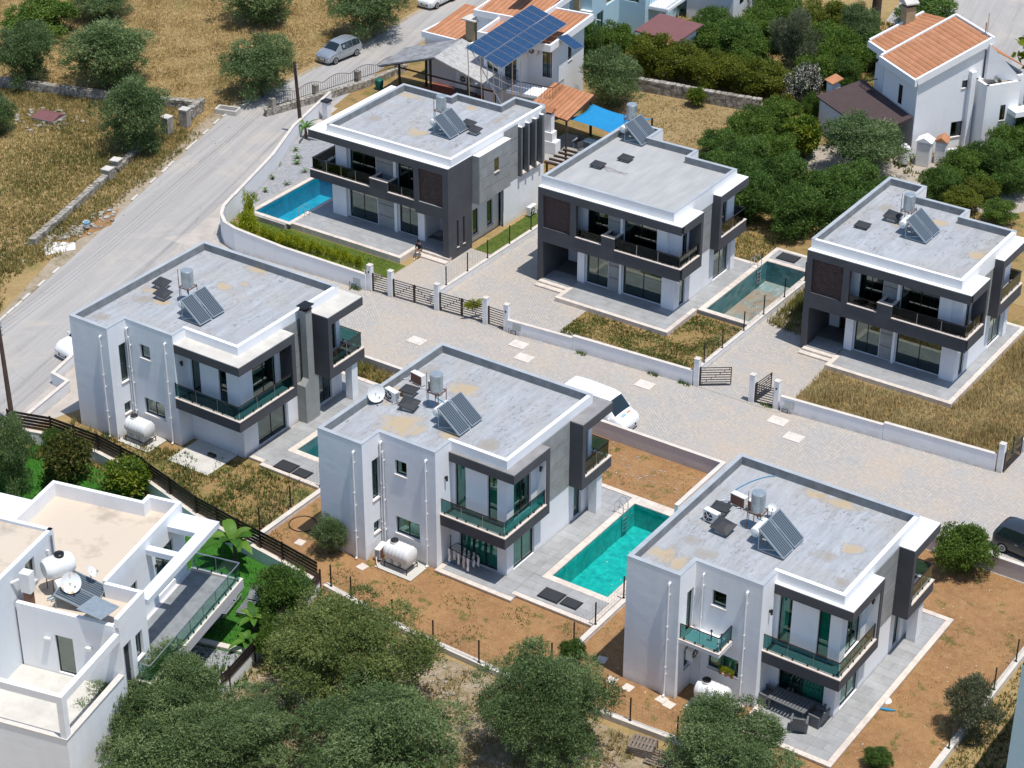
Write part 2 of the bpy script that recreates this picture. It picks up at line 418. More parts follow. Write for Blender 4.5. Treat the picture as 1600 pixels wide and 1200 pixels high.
def window(par, p0, p1, h, leaves=2, depth=0.14, sill=False, curtain=None, mat=None, fr=0.055, glassm='glass', name='window'):
    """aluminium window in hole h=(u0,u1,za,zb) of wall p0->p1 ; frame > pane, curtain"""
    d = Vector((p1[0] - p0[0], p1[1] - p0[1], 0)).normalized(); n = Vector((-d.y, d.x, 0)); o = Vector((*p0, 0))
    u0, u1, za, zb = h; mb = MB()
    def bx(m, ua, ub, zc, zd, w0, w1):
        v = []
        for z in (zc, zd):
            for (u, w) in ((ua, w0), (ub, w0), (ub, w1), (ua, w1)): v.append(o + d * u + n * w + Vector((0, 0, z)))
        m.raw(v, [(0, 3, 2, 1), (4, 5, 6, 7), (0, 1, 5, 4), (1, 2, 6, 5), (2, 3, 7, 6), (3, 0, 4, 7)])
    e = 0.003
    bx(mb, u0 + e, u1 - e, za + e, za + fr, depth, depth + .06); bx(mb, u0 + e, u1 - e, zb - fr, zb - e, depth, depth + .06)
    W = (u1 - u0) / leaves
    for i in range(leaves + 1):
        c = u0 + W * i; a = c - fr / 2; b = c + fr / 2
        if i == 0: a, b = u0 + e, u0 + fr
        if i == leaves: a, b = u1 - fr, u1 - e
        bx(mb, a, b, za + fr, zb - fr, depth, depth + .06)
    w = mb.obj(name, mat or M['frame'], par)
    for i in range(leaves):
        m = MB(); bx(m, u0 + W * i + fr * .6, u0 + W * (i + 1) - fr * .6, za + fr * .8, zb - fr * .8, depth + .02, depth + .032)
        m.obj('pane', M[glassm], w)
    if curtain:
        m = MB(); k = 14; ua, ub = u0 + (u1 - u0) * curtain[0], u0 + (u1 - u0) * curtain[1]
        for i in range(k):
            a = ua + (ub - ua) * i / k; b = ua + (ub - ua) * (i + 1) / k; wa, wb = depth + .16 + .03 * (i % 2), depth + .16 + .03 * ((i + 1) % 2)
            m.face([o + d * a + n * wa + Vector((0, 0, za)), o + d * b + n * wb + Vector((0, 0, za)), o + d * b + n * wb + Vector((0, 0, zb)), o + d * a + n * wa + Vector((0, 0, zb))])
        m.obj('curtain', M['curtain'], w)
    if sill:
        m = MB(); bx(m, u0 - .04, u1 + .04, za - .05, za - .002, -.06, depth)
        m.obj('sill', M['marble'], par)
    return w

# ================================================================ GROUND AND OTHER SETTING
POOL_E = (-48.78, 75.78, -45.35, 84.05)      # inner water rectangles (x0,y0,x1,y1)
POOL_D = (-67.52, 77.87, -64.15, 86.2)
POOL_B = (-56.62, 105.6, -53.5, 113.8)
POOL_A = (-89.45, 100.15, -86.35, 107.3)
POOLS = [POOL_E, POOL_D, POOL_B, POOL_A]
def sheet_with_holes(mb, x0, y0, x1, y1, z, holes):
    hs = [h for h in holes if h[0] < x1 and h[2] > x0 and h[1] < y1 and h[3] > y0]
    xs = sorted({x0, x1, *[min(max(v, x0), x1) for h in hs for v in (h[0], h[2])]}); ys = sorted({y0, y1, *[min(max(v, y0), y1) for h in hs for v in (h[1], h[3])]})
    for i in range(len(xs) - 1):
        for j in range(len(ys) - 1):
            cx, cy = (xs[i] + xs[i + 1]) / 2, (ys[j] + ys[j + 1]) / 2
            if any(h[0] < cx < h[2] and h[1] < cy < h[3] for h in hs): continue
            mb.face([(xs[i], ys[j], z), (xs[i + 1], ys[j], z), (xs[i + 1], ys[j + 1], z), (xs[i], ys[j + 1], z)])
    return mb

def soil_mat(name, a, b, c3, patch=(0.10, 0.12, 0.035), pamt=0.0, pscale=0.5, fine=18):
    k = NT(name); p = k.pos()
    n1 = k.noise(p, 0.35, 6, 0.65); n2 = k.noise(p, fine, 4, 0.75); n3 = k.noise(p, 2.6, 5, 0.7)
    c = k.mix(k.ramp(n1, [(0.35, 0.0), (0.65, 1.0)]), a, b)
    c = k.mix(k.ramp(n3, [(0.45, 0.0), (0.72, 0.8)]), c, c3)
    c = k.mix(1.0, c, k.ramp(n2, [(0.3, 0.62), (0.62, 1.18)]), 'MULTIPLY')
    if pamt:
        g = k.math('MULTIPLY', k.ramp(k.noise(p, pscale, 5, 0.7), [(0.62 - pamt * 0.25, 0.0), (0.70 - pamt * 0.2, 1.0)]), k.ramp(k.noise(p, 7, 4, 0.8), [(0.35, 0.2), (0.6, 1.0)]))
        c = k.mix(g, c, patch)
    k.bump(n2, 0.7, 0.06)
    return k.set(c, 0.95, 0, 0.1)
M['field'] = soil_mat('dry_field_soil', (0.34, 0.235, 0.105), (0.40, 0.29, 0.135), (0.27, 0.18, 0.09), (0.20, 0.18, 0.06), 0.3, 0.25)
M['soil'] = soil_mat('orange_garden_soil', (0.365, 0.205, 0.092), (0.265, 0.142, 0.066), (0.41, 0.25, 0.122), (0.07, 0.10, 0.022), 0.25, 0.9)
M['weedsoil'] = soil_mat('weedy_soil', (0.33, 0.205, 0.09), (0.26, 0.18, 0.07), (0.37, 0.25, 0.13), (0.11, 0.13, 0.035), 0.5, 0.6)
M['lawnsoil'] = soil_mat('lawn_soil', (0.075, 0.12, 0.02), (0.11, 0.155, 0.025), (0.16, 0.17, 0.045))
M['turf'] = soil_mat('artificial_turf', (0.035, 0.14, 0.016), (0.045, 0.16, 0.02), (0.06, 0.15, 0.03))
M['rocky'] = soil_mat('rocky_soil', (0.34, 0.26, 0.17), (0.28, 0.21, 0.12), (0.48, 0.42, 0.34), (0.14, 0.13, 0.05), 0.5, 0.7)
M['yard'] = soil_mat('pale_yard', (0.42, 0.37, 0.31), (0.37, 0.32, 0.27), (0.46, 0.41, 0.35))
M['verge'] = soil_mat('gravelly_verge', (0.38, 0.31, 0.23), (0.30, 0.235, 0.15), (0.45, 0.39, 0.32), (0.16, 0.14, 0.06), 0.4, 0.8)

def paver_mat():
    k = NT('block_paving'); p = k.map(k.pos(), (1, 1, 1), R(41))
    br = k.n.new('ShaderNodeTexBrick'); br.inputs['Scale'].default_value = 1
    br.inputs['Brick Width'].default_value = 0.25; br.inputs['Row Height'].default_value = 0.16; br.inputs['Mortar Size'].default_value = 0.012
    br.inputs['Color1'].default_value = (0.50, 0.445, 0.385, 1); br.inputs['Color2'].default_value = (0.39, 0.375, 0.355, 1); br.inputs['Mortar'].default_value = (0.27, 0.24, 0.20, 1)
    br.inputs['Bias'].default_value = 0.1
    k.L(p, br.inputs[0])
    c = k.mix(k.ramp(k.noise(k.pos(), 0.22, 5, 0.65), [(0.42, 0.0), (0.64, 0.75)]), br.outputs[0], (0.47, 0.39, 0.31))
    c = k.mix(k.ramp(k.noise(k.pos(), 0.6, 5, 0.65, 1), [(0.45, 0.0), (0.72, 0.7)]), c, (0.37, 0.365, 0.36))
    c = k.mix(1.0, c, k.ramp(k.noise(k.pos(), 5, 4, 0.8), [(0.3, 0.84), (0.7, 1.08)]), 'MULTIPLY')
    k.bump(br.outputs['Fac'], -0.4, 0.02)
    return k.set(c, 0.85, 0, 0.2)
M['paver'] = paver_mat()
def road_mat():
    k = NT('worn_asphalt'); p = k.pos()
    al = k.map(p, (1, 1, 1), R(-13))     # across / along the road
    stripes = k.noise(k.map(al, (1.3, 0.035, 1)), 1.3, 5, 0.7)
    c = k.mix(k.ramp(stripes, [(0.35, 0.0), (0.65, 1.0)]), (0.325, 0.307, 0.29), (0.40, 0.382, 0.36))
    c = k.mix(k.ramp(k.noise(p, 0.18, 6, 0.7, 1.5), [(0.5, 0.0), (0.68, 0.6)]), c, (0.47, 0.42, 0.36))
    c = k.mix(k.ramp(k.noise(k.map(al, (3.0, 0.05, 1)), 1.0, 4, 0.6), [(0.60, 0.0), (0.66, 0.35)]), c, (0.23, 0.215, 0.205))
    v = k.n.new('ShaderNodeTexVoronoi'); v.feature = 'DISTANCE_TO_EDGE'; v.inputs['Scale'].default_value = 0.16
    k.L(k.map(p, (1, 1, 1)), v.inputs[0]); nz = k.noise(p, 1.5, 4)
    c = k.mix(k.math('MULTIPLY', k.ramp(v.outputs[0], [(0.0, 0.25), (0.008, 0.0)]), k.ramp(nz, [(0.45, 0.0), (0.55, 1.0)])), c, (0.17, 0.16, 0.15))
    c = k.mix(1.0, c, k.ramp(k.noise(p, 30, 3, 0.8), [(0.3, 0.86), (0.7, 1.08)]), 'MULTIPLY')
    k.bump(k.noise(p, 40, 3), 0.3, 0.01)
    return k.set(c, 0.9, 0, 0.2)
M['road'] = road_mat()
M['sidewalk'] = plain('pale_pavement', (0.50, 0.45, 0.40), 0.9, var=0.25, scale=0.8)

ground = MB()
sheet_with_holes(ground, -700, -300, 500, 900, 0, POOLS)
tag(ground.obj('ground', M['field']), kind='structure')
def sheet(name, poly, z, mat):
    m = MB(); m.face([(x, y, z) for x, y in poly]); return tag(m.obj(name, mat), kind='structure')
def rsheet(name, x0, y0, x1, y1, z, mat):
    return tag(sheet_with_holes(MB(), x0, y0, x1, y1, z, POOLS).obj(name, mat), kind='structure')
road_l = [(-84, 40), (-89, 62), (-92.7, 79.2), (-95.3, 88.1), (-97.8, 96.2), (-100.5, 104.9), (-102.7, 112.1), (-103, 118.7), (-103.2, 130), (-104.1, 142.6), (-106, 165), (-112, 230)]
road_r = [(-76, 40), (-80.5, 60), (-83.4, 71.1), (-84.9, 77.2), (-87.8, 85.1), (-89.8, 90.8), (-91.4, 95.6), (-93.6, 104), (-95.5, 111.2), (-97.8, 122), (-99.2, 129.6), (-100.0, 137.9), (-101, 146), (-102, 165), (-107, 230)]
sheet('road', road_l + road_r[::-1], 0.012, M['road'])
vl = [(x - (1.3 if 85 < y < 116 else .5), y) for x, y in road_l]
sheet('roadside_verge', vl + road_l[::-1], 0.006, M['verge'])
# the shared paved lane and the drives off it
rsheet('lane_paving', -92.5, 89.2, -15, 98.6, 0.008, M['paver'])
rsheet('lane_paving', -80.5, 88.0, -64.0, 89.25, 0.012, M['paver'])
rsheet('driveway_paving', -76.2, 95.9, -71.95, 104.6, 0.016, M['paver'])
rsheet('driveway_paving', -71.9, 96.3, -63.0, 113.5, 0.020, M['paver'])
rsheet('driveway_paving', -53.0, 97.2, -46.9, 109.5, 0.024, M['paver'])
rsheet('lane_paving', -33.4, 98.4, -15, 135, 0.012, M['paver'])
rsheet('garden_soil', -63.9, 67.6, -44.7, 91, 0.004, M['soil'])
rsheet('garden_soil', -44.7, 67.9, -26.0, 91, 0.004, M['soil'])
rsheet('weedy_garden', -80.6, 68.4, -63.9, 89.5, 0.004, M['weedsoil'])
sheet('roadside_pavement', [(-91.4, 95.6), (-93.6, 104), (-95.5, 111.2), (-97.9, 118.5), (-96.6, 118.5), (-94.9, 110.5), (-93.2, 106.4), (-91.4, 101), (-90.8, 98), (-89.8, 96), (-86, 94), (-92.4, 94)], 0.015, M['sidewalk'])
sheet('concrete_forecourt', [(-83.4, 71.1), (-84.9, 77.2), (-87.8, 85.1), (-89.2, 89.6), (-80.5, 89.6), (-80.5, 76), (-82.2, 70.6)], 0.005, M['sidewalk'])
rsheet('front_garden', -65.5, 97.0, -53.1, 113, 0.004, M['weedsoil'])
rsheet('back_garden', -60, 112, -44, 117.5, 0.0045, M['weedsoil'])
rsheet('side_garden', -46.9, 97.9, -33.5, 118, 0.005, M['weedsoil'])
sheet('lawn', [(-91.2, 99.6), (-87, 98.5), (-76.3, 98.0), (-76.3, 100.0), (-90.6, 100.0)], 0.030, M['lawnsoil'])
rsheet('lawn', -73.9, 104.65, -71.95, 112.5, 0.028, M['lawnsoil'])
rsheet('gravel_bed', -96.5, 100.0, -89.9, 116, 0.010, M['gravel'])
sheet('rocky_strip', [(-56, 67.2), (-36, 67.2), (-36, 50), (-60, 50), (-58.6, 62)], 0.008, M['rocky'])
sheet('neighbour_lawn', [(-80, 70.6), (-64, 68.9), (-57.8, 67.9), (-56.4, 59), (-58, 50), (-86, 50), (-82, 66)], 0.009, M['turf'])
sheet('yard_paving', [(-66, 127.5), (-53.5, 131.2), (-47, 129), (-44, 134), (-49, 141), (-57.5, 138), (-64.5, 131.5)], 0.010, M['yard'])
sheet('far_road', [(-70, 160), (-62, 158), (-46, 142), (-30, 150), (-55, 185), (-75, 185)], 0.011, M['road'])
sheet('dry_garden', [(-80.5, 134.6), (-76, 126), (-69, 124), (-68.2, 131), (-69.8, 136)], 0.009, soil_mat('straw_lawn', (0.33, 0.235, 0.115), (0.27, 0.19, 0.085), (0.38, 0.29, 0.16)))
sheet('garden_ground', [(-101, 113.6), (-76, 113.6), (-67, 116), (-53, 118), (-42, 118), (-45, 142), (-60, 158), (-95, 165), (-98, 140)], 0.0035, M['weedsoil'])
for i, (x, y) in enumerate([(-69.6, 92.2), (-64.1, 95.4), (-62.9, 94.2), (-55.1, 95.6), (-46.5, 96.4), (-44.9, 95.3)]):
    mc = B(-.55, -.42, 0, .55, .42, .012).obj('manhole_cover', M['coping_white'], loc=(x, y, .024))
    tag(mc, ['cream manhole cover alone in the lane behind the chimney villa', 'cream manhole cover in the lane, upper of the pair by the meter box', 'cream manhole cover in the lane, lower of the pair by the meter box', 'cream manhole cover in the lane just ahead of the white van',
             'cream manhole cover in the lane, upper of the pair near the open gates', 'cream manhole cover in the lane, lower of the pair near the open gates'][i], 'manhole cover', 'manhole covers in the lane')

# ================================================================ VILLAS
OE, OF, OD = (-60.56, 71.54), (-41.37, 70.78), (-79.75, 73.14)
OB, OC, OA = (-67.92, 103.20), (-49.53, 104.92), (-85.89, 102.07)

def downpipe(par, x, y, z1, z0=0.1, elbow=True, r=0.055, face=-1):
    m = MB(); yy = y - 0.11
    m.tube([(x, yy, z0), (x, yy, z1)], r, 10)
    if elbow: m.tube([(x, yy, z1 - .03), (x, yy, z1 + .05), (x, y + .02, z1 + .07)], r * 1.25, 10)
    for z in (z0 + (z1 - z0) * .25, z0 + (z1 - z0) * .62): m.tube([(x, yy, z), (x, yy, z + .1)], r * 1.3, 10)
    m.tube([(x, yy, z0 + .02), (x + .05, yy - .14, z0 - .02)], r * 1.1, 10)
    for z in (z0 + 1.2, (z0 + z1) / 2, z1 - .6): m.box(x - .05, yy, z, x + .05, y - .003, z + .03)
    return m.obj('downpipe', M['pvc'], par, True)
def wall_lamp(par, loc, d, mat='black'):
    m = MB(); v = Vector(loc); dv = Vector(d)
    m.bar(v, v + dv * .10, .08, .12); m.tube([v + dv * .13 + Vector((0, 0, .12)), v + dv * .13 - Vector((0, 0, .16))], .06, 8)
    return m.obj('wall_lamp', M[mat], par)
def panels(par, axis, c, u0, u1, z0, z1, rows, cols=1, thick=.025, sgn=1, holes=None):
    """cement boards, each a part; axis 'x' means boards lie in the plane x=c"""
    dz = (z1 - z0) / rows; du = (u1 - u0) / cols; m = MB(); k = sorted((c + .002 * sgn, c + .008 * sgn))
    if axis == 'x': m.box(k[0], u0 + .01, z0 + .01, k[1], u1 - .01, z1 - .01)
    else: m.box(u0 + .01, k[0], z0 + .01, u1 - .01, k[1], z1 - .01)
    if not holes: m.obj('panel_backing', M['darkside'], par)
    for i in range(rows):
        for j in range(cols):
            a, b, p, q = u0 + du * j + .01, u0 + du * (j + 1) - .01, z0 + dz * i + .02, z0 + dz * (i + 1) - .02
            hs = [h for h in (holes or []) if h[0] < b and h[1] > a and h[2] < q and h[3] > p]
            m = MB(); k = c + (thick + .01) * sgn
            cells = [(a, b, p, q)]
            for h in hs:
                nc = []
                for (A, Bq, P, Q) in cells:
                    if h[0] >= Bq or h[1] <= A or h[2] >= Q or h[3] <= P: nc.append((A, Bq, P, Q)); continue
                    if h[0] > A: nc.append((A, h[0], P, Q))
                    if h[1] < Bq: nc.append((h[1], Bq, P, Q))
                    if h[2] > P: nc.append((max(A, h[0]), min(Bq, h[1]), P, h[2]))
                    if h[3] < Q: nc.append((max(A, h[0]), min(Bq, h[1]), h[3], Q))
                cells = nc
            for (A, Bq, P, Q) in cells:
                if axis == 'x': m.box(min(c + .009 * sgn, k), A, P, max(c + .009 * sgn, k), Bq, Q)
                else: m.box(A, min(c + .009 * sgn, k), P, Bq, max(c + .009 * sgn, k), Q)
            if cells: m.obj('cladding_panel', M['cladding'], par)
def rail(par, pts, z, h=0.92, glass='railglass', rail_mat='brown', n=3, t=.045):
    """glass balustrade along pts at height z: top rail, glass panes, glass clamps"""
    top = MB()
    for a, b in zip(pts[:-1], pts[1:]): top.bar((*a, z + h), (*b, z + h), t, t)
    top.bar((*pts[0], z), (*pts[0], z + h), t * .8); top.bar((*pts[-1], z), (*pts[-1], z + h), t * .8)
    top.obj('handrail', M[rail_mat], par)
    for a, b in zip(pts[:-1], pts[1:]):
        A, Bv = Vector((*a, 0)), Vector((*b, 0)); k = max(1, round((Bv - A).length / 1.35))
        for i in range(k):
            p = A.lerp(Bv, (i + .012) / k); q = A.lerp(Bv, (i + .988) / k)
            m = MB(); m.bar((p.x, p.y, z + .06 + (h - .1) / 2), (q.x, q.y, z + .06 + (h - .1) / 2), .012, h - .12)
            m.obj('glass_pane', M[glass], par)
            if i: r_ = A.lerp(Bv, i / k); MB().bar((r_.x, r_.y, z), (r_.x, r_.y, z + h), .03).obj('baluster', M['steel'], par)
            for f in (.2, .8):
                r_ = p.lerp(q, f); MB().bar((r_.x, r_.y, z + .0), (r_.x, r_.y, z + .12), .06).obj('glass_clamp', M['frame'], par)
def brick_panel(par, x0, x1, z0, z1, y, flip=False):
    """recess lined with thin dark bricks"""
    m = MB(); rr = random.Random(5); z = z0; row = 0
    while z < z1 - .01:
        h = min(.058, z1 - z); x = x0 - (.0 if row % 2 else .11)
        while x < x1:
            a, b = max(x, x0), min(x + .215, x1)
            if b - a > .03: m.box(a + .004, y - .012 - rr.random() * .018, z + .004, b - .004, y, z + h - .004)
            x += .22
        z += .06; row += 1
    o = m.obj('brick_panel', M['brick'], par); o['kind'] = 'stuff'
    return o
def brick_mat():
    k = NT('dark_brown_brick'); c = k.ramp(k.noise(k.map(k.pos(), (4, 4, 16)), 1.2, 3, 0.7), [(0.3, (0.055, 0.040, 0.038)), (0.55, (0.095, 0.068, 0.062)), (0.7, (0.14, 0.10, 0.09))])
    return k.set(c, 0.9, 0, 0.2)
M['brick'] = brick_mat()
def slab_tiles(par, x0, y0, x1, y1, z, w=1.2, h=0.6, mat='tile', name='tile', th=.02, skip=()):
    """real paving tiles with open joints; shared mesh for the whole ones"""
    key = ('tile', round(w, 3), round(h, 3), th, mat)
    if key not in MESHC:
        me = B(.004, .004, -th, w - .004, h - .004, 0).mesh(name); me.materials.append(M[mat]); MESHC[key] = me
    y = y0; j = 0
    while y < y1 - .05:
        hh = min(h, y1 - y); x = x0 - (w / 2 if j % 2 else 0)
        while x < x1 - .05:
            a, b = max(x, x0), min(x + w, x1)
            if b - a > .06 and not any(s[0] < (a + b) / 2 < s[2] and s[1] < y + hh / 2 < s[3] for s in skip):
                dz = rng.uniform(-.002, .002)
                if b - a > w - .01 and hh > h - .01: inst(MESHC[key], name, (a, y, z + dz), par)
                else: B(.004, .004, -th, b - a - .004, hh - .004, 0).obj(name, M[mat], par, loc=(a, y, z + dz))
            x += w
        y += h; j += 1
MESHC = {}
def edge_run(par, pts, w=.32, z0=0, z1=.17, mat='coping', seg=1.05, name='edge_stone', side=1, closed=False):
    """a run of edging slabs along a polyline; each slab is a part"""
    pp = pts + ([pts[0]] if closed else [])
    for a, b in zip(pp[:-1], pp[1:]):
        A, Bv = Vector((*a, 0)), Vector((*b, 0)); d = Bv - A; Ln = d.length; d.normalize(); nn = Vector((-d.y, d.x, 0)) * side
        k = max(1, round(Ln / seg))
        for i in range(k):
            p = A + d * (Ln * i / k + .004); q_ = A + d * (Ln * (i + 1) / k - .004)
            m = MB().prism([(p.x, p.y), (q_.x, q_.y), ((q_ + nn * w).x, (q_ + nn * w).y), ((p + nn * w).x, (p + nn * w).y)][::side], z0, z1 + rng.uniform(-.003, .003))
            m.obj(name, M[mat], par)
def room_box(par, x0, y0, x1, y1, floors, mat='interior'):
    m = MB()
    for z in floors: m.box(x0, y0, z - .12, x1, y1, z)
    return m.obj('floor_slab', M[mat], par)

def window_t(par, seed, *a, **k): return window(par, *a, glassm='tealglass' if seed != 3 else 'glass', **k)
def rear_villa(org, label, blobs, seed, P, top='canopy_white'):
    """the three villas below the lane: their back and corner balcony face us"""
    t = thing('villa', (*org, 0), label, 'villa', 'villas below the lane')
    x1, x2, x3, y1, y2, y3, cx, cy, by, bx, b0, b1, H = [P[k] for k in ('x1', 'x2', 'x3', 'y1', 'y2', 'y3', 'cx', 'cy', 'by', 'bx', 'b0', 'b1', 'H')]
    ZS = 6.66; F = 3.2
    out = [(0, 0), (x1, 0), (x1, y1), (x2, y1), (x2, y2), (x3, y2), (x3, y3), (0, y3)]
    w = MB(); W = []
    def seg(a, b, holes=()): wall(w, a, b, 0, ZS - .002, holes); return (a, b)
    s0 = seg((0, 0), (x1, 0))
    hB1 = (.76, 1.36, 3.35, 5.8); hB2 = (.76, 1.30, 1.28, 1.98)
    s1 = seg((x1, 0), (x1, y1), [hB1, hB2])
    if seed == 2: hC = [(.93, 1.68, 5.08, 5.95), (.9, 2.55, 1.4, 2.45)]
    else: hC = [(.95, 1.70, 5.02, 5.9), (.9, 2.46, 1.35, 2.4)]
    s2 = seg((x1, y1), (x2, y1), hC)
    s3 = seg((x2, y1), (x2, y2))
    closed_gf = seed == 3
    hD = [(.22, .88, F + .05, 5.95), (2.25, 2.85, F + .05, 5.95)]
    if not closed_gf: hD.append((.45, 2.85, .17, 2.42))
    s4 = seg((x2, y2), (x3, y2), hD)
    ye = 5.95 if not closed_gf else 6.3
    hE = [(.62 if not closed_gf else 1.05, 2.2 if not closed_gf else 3.1, F + .05, 5.95), (.62 if not closed_gf else 1.25, 2.55 if not closed_gf else 3.75, .17, 2.42), (b0 + .55 - y2, y3 - .95 - y2, .17, 2.42), (b0 + .6 - y2, y3 - .35 - y2, F + .05, 5.8)]
    s5 = seg((x3, y2), (x3, y3), hE)
    seg((x3, y3), (0, y3)); seg((0, y3), (0, 0))
    w.obj('wall', M['white'], t)
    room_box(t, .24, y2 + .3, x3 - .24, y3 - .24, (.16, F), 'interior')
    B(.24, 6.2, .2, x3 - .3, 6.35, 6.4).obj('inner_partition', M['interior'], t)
    # windows
    window_t(t, seed, *s1, hB1, 1, .12, True); window_t(t, seed, *s1, hB2, 1, .12, True)
    window_t(t, seed, *s2, hC[0], 1, .14, True); window_t(t, seed, *s2, hC[1], 2, .14, True, curtain=(.1, .8) if seed != 3 else None)
    window_t(t, seed, *s4, hD[0], 1, .10, curtain=(0, .6)); window_t(t, seed, *s4, hD[1], 1, .10, curtain=(0, 1) if seed != 3 else None)
    if not closed_gf: window_t(t, seed, *s4, hD[2], 3 if seed == 1 else 2, .12, curtain=(0, 1) if seed == 1 else (.45, 1))
    window_t(t, seed, *s5, hE[0], 2, .12, curtain=(.05, .4) if seed != 3 else None); window_t(t, seed, *s5, hE[1], 2, .12, curtain=(0, 1) if seed == 1 else None)
    window_t(t, seed, *s5, hE[2], 1 if seed != 3 else 2, .14, curtain=(0, .5)); window_t(t, seed, *s5, hE[3], 2, .12)
    # roof
    inn = offset(out, .22, True)
    rf = MB().prism(inn, 6.5, 6.74).obj('roof_deck', roof_mat('roof_membrane_%d' % seed, blobs, seed), t)
    pr = ring(MB(), out, .22, ZS, H, True); pr.obj('parapet', M['white'], t)
    ring(MB(), [out[k] for k in (4, 3, 2, 1, 0, 7, 6)][::-1], .235, H + .002, H + .022, False, .012, True).obj('parapet_cap', M['membrane'], t)
    ring(MB(), inn, .014, 6.70, H - .012, True).obj('parapet_lining', M['upstand'], t)
    # canopy over the corner balcony
    can = MB(); cz0, cz1 = 6.11, ZS
    can.prism([(x2 - .0, cy), (cx, cy), (cx, ye), (x3 + .003, ye), (x3 + .003, y2 - .003), (x2, y2 - .003)], cz0, cz1 - .03)
    can.obj('canopy', M['dark'], t)
    MB().prism([(x2 - .0, cy + .02), (cx - .02, cy + .02), (cx - .02, ye - .02), (x3 + .003, ye - .02), (x3 + .003, y2 - .003), (x2, y2 - .003)], cz1 - .028, cz1 + .01).obj('canopy_top', M[top], t)
    MB().prism([(x2 + .1, cy + .35), (cx - .3, cy + .35), (cx - .3, ye - .35), (x3 + .02, ye - .35), (x3 + .02, y2 - .02), (x2 + .1, y2 - .02)], cz0 - .02, cz0 - .003).obj('soffit', M['white'], t)
    # balcony slab, fascia, marble sill, side frame
    fz0, fz1 = 2.63, 3.32
    bal = MB().prism([(x2 + .002, by), (cx, by), (cx, ye), (x3 + .003, ye), (x3 + .003, y2 - .003), (x2 + .002, y2 - .003)], fz0, 3.12)
    bal.obj('balcony', M['dark'], t)
    MB().prism([(x2 + .2, by + .2), (cx - .2, by + .2), (cx - .2, ye - .3), (x3 + .01, ye - .3), (x3 + .01, y2 - .01), (x2 + .2, y2 - .01)], 3.122, 3.14).obj('balcony_floor', M['tile'], t)
    ring(MB(), [(x2 + .002, by), (cx, by), (cx, ye)], .2, 3.12, fz1 - .05).obj('balcony_upstand', M['dark'], t)
    ring(MB(), [(x2 - .02, by), (cx, by), (cx, ye - .3)], .22, fz1 - .048, fz1, False, .03, True).obj('marble_sill', M['marble'], t)
    sf = MB(); sf.box(x3 + .003, ye - .3, fz1 + .002, cx - .001, ye, cz0 - .002); sf.obj('side_frame', M['dark'], t)
    B(x3 + .004, ye - .318, fz1 + .01, cx - .05, ye - .302, cz0 - .01).obj('side_frame_lining', M['white' if not closed_gf else 'darkside'], t)
    rail(t, [(x2 - .05, y2 - .25), (x2 - .05, by + .1), (cx - .1, by + .1), (cx - .1, ye - .34)], fz1, 0.86)
    wall_lamp(t, (x2, y2 - .6, 5.3), (1, 0, 0)); wall_lamp(t, (x3 + .3, ye - .32, 5.5), (0, -1, 0))
    # cement boards between the balcony and the box
    panels(t, 'x', x3, ye + .01, b0 - .01, 2.66, ZS - .01, 4)
    # projecting dark box at the far end
    bxm = MB(); bxm.box(x3 - .001 + .004, b0, fz0, bx, b0 + .32, ZS - .03)
    bxm.obj('box_side', M['dark'], t)
    MB().prism([(x3 + .004, b0 + .322), (bx, b0 + .322), (bx, b1), (x3 - .6, b1), (x3 - .6, y3 + .004), (x3 + .004, y3 + .004)], cz0, ZS - .03).obj('box_canopy', M['dark'], t)
    MB().prism([(x3 + .004, b0 + .02), (bx - .02, b0 + .02), (bx - .02, b1 - .02), (x3 - .6, b1 - .02), (x3 - .6, y3 + .004), (x3 + .004, y3 + .004)], ZS - .028, ZS + .012).obj('box_top', M[top], t)
    MB().prism([(x3 + .004, b0 + .322), (bx, b0 + .322), (bx, b1), (x3 - .6, b1), (x3 - .6, y3 + .004), (x3 + .004, y3 + .004)], fz0, fz1 - .06).obj('box_floor', M['dark'], t)
    ring(MB(), [(bx, b0 + .325), (bx, b1), (x3 - .6, b1)], .2, fz1 - .058, fz1, False, .02, True).obj('marble_sill', M['marble'], t)
    rail(t, [(bx - .12, b0 + .34), (bx - .12, b1 - .12), (x3 - .5, b1 - .12)], fz1, .95, rail_mat='brown')
    if seed != 3: B(x3 + .004, b0 + .323, fz1, x3 + .03, y3 - .3, cz0).obj('box_wall', M['white'], t) if False else None
    # ground-floor pier under the box
    B(bx - .62, y3 - .55, .0, bx - .12, y3 - .02, fz0 - .002).obj('pier', M['white'], t)
    if closed_gf:
        # chimney with stepped base and black cowl
        c = MB(); c.box(x3 + .24, 7.28, 0, x3 + .68, 8.5, 2.6)
        c.raw([(x3 + .24, 7.28, 2.6), (x3 + .68, 7.28, 2.6), (x3 + .68, 8.5, 2.6), (x3 + .24, 8.5, 2.6), (x3 + .24, 7.62, 2.98), (x3 + .68, 7.62, 2.98), (x3 + .68, 8.16, 2.98), (x3 + .24, 8.16, 2.98)], [(4, 5, 6, 7), (0, 1, 5, 4), (1, 2, 6, 5), (2, 3, 7, 6), (3, 0, 4, 7)])
        c.box(x3 + .24, 7.62, 2.982, x3 + .68, 8.16, 7.35); c.box(x3 - .2, 7.3, 0, x3 + .238, 8.48, 2.6)
        c.obj('chimney', M['chimney'], t)
        k = MB(); k.box(x3 + .20, 7.6, 7.352, x3 + .72, 8.18, 7.42)
        for (a, b) in ((.24, 7.64), (.64, 7.64), (.24, 8.1), (.64, 8.1)): k.box(x3 + a, b, 7.42, x3 + a + .04, b + .04, 7.62)
        k.box(x3 + .12, 7.5, 7.62, x3 + .80, 8.28, 7.66); k.lathe([(.3, 7.44), (.3, 7.6)], (x3 + .46, 7.89, 0), 'z', 10)
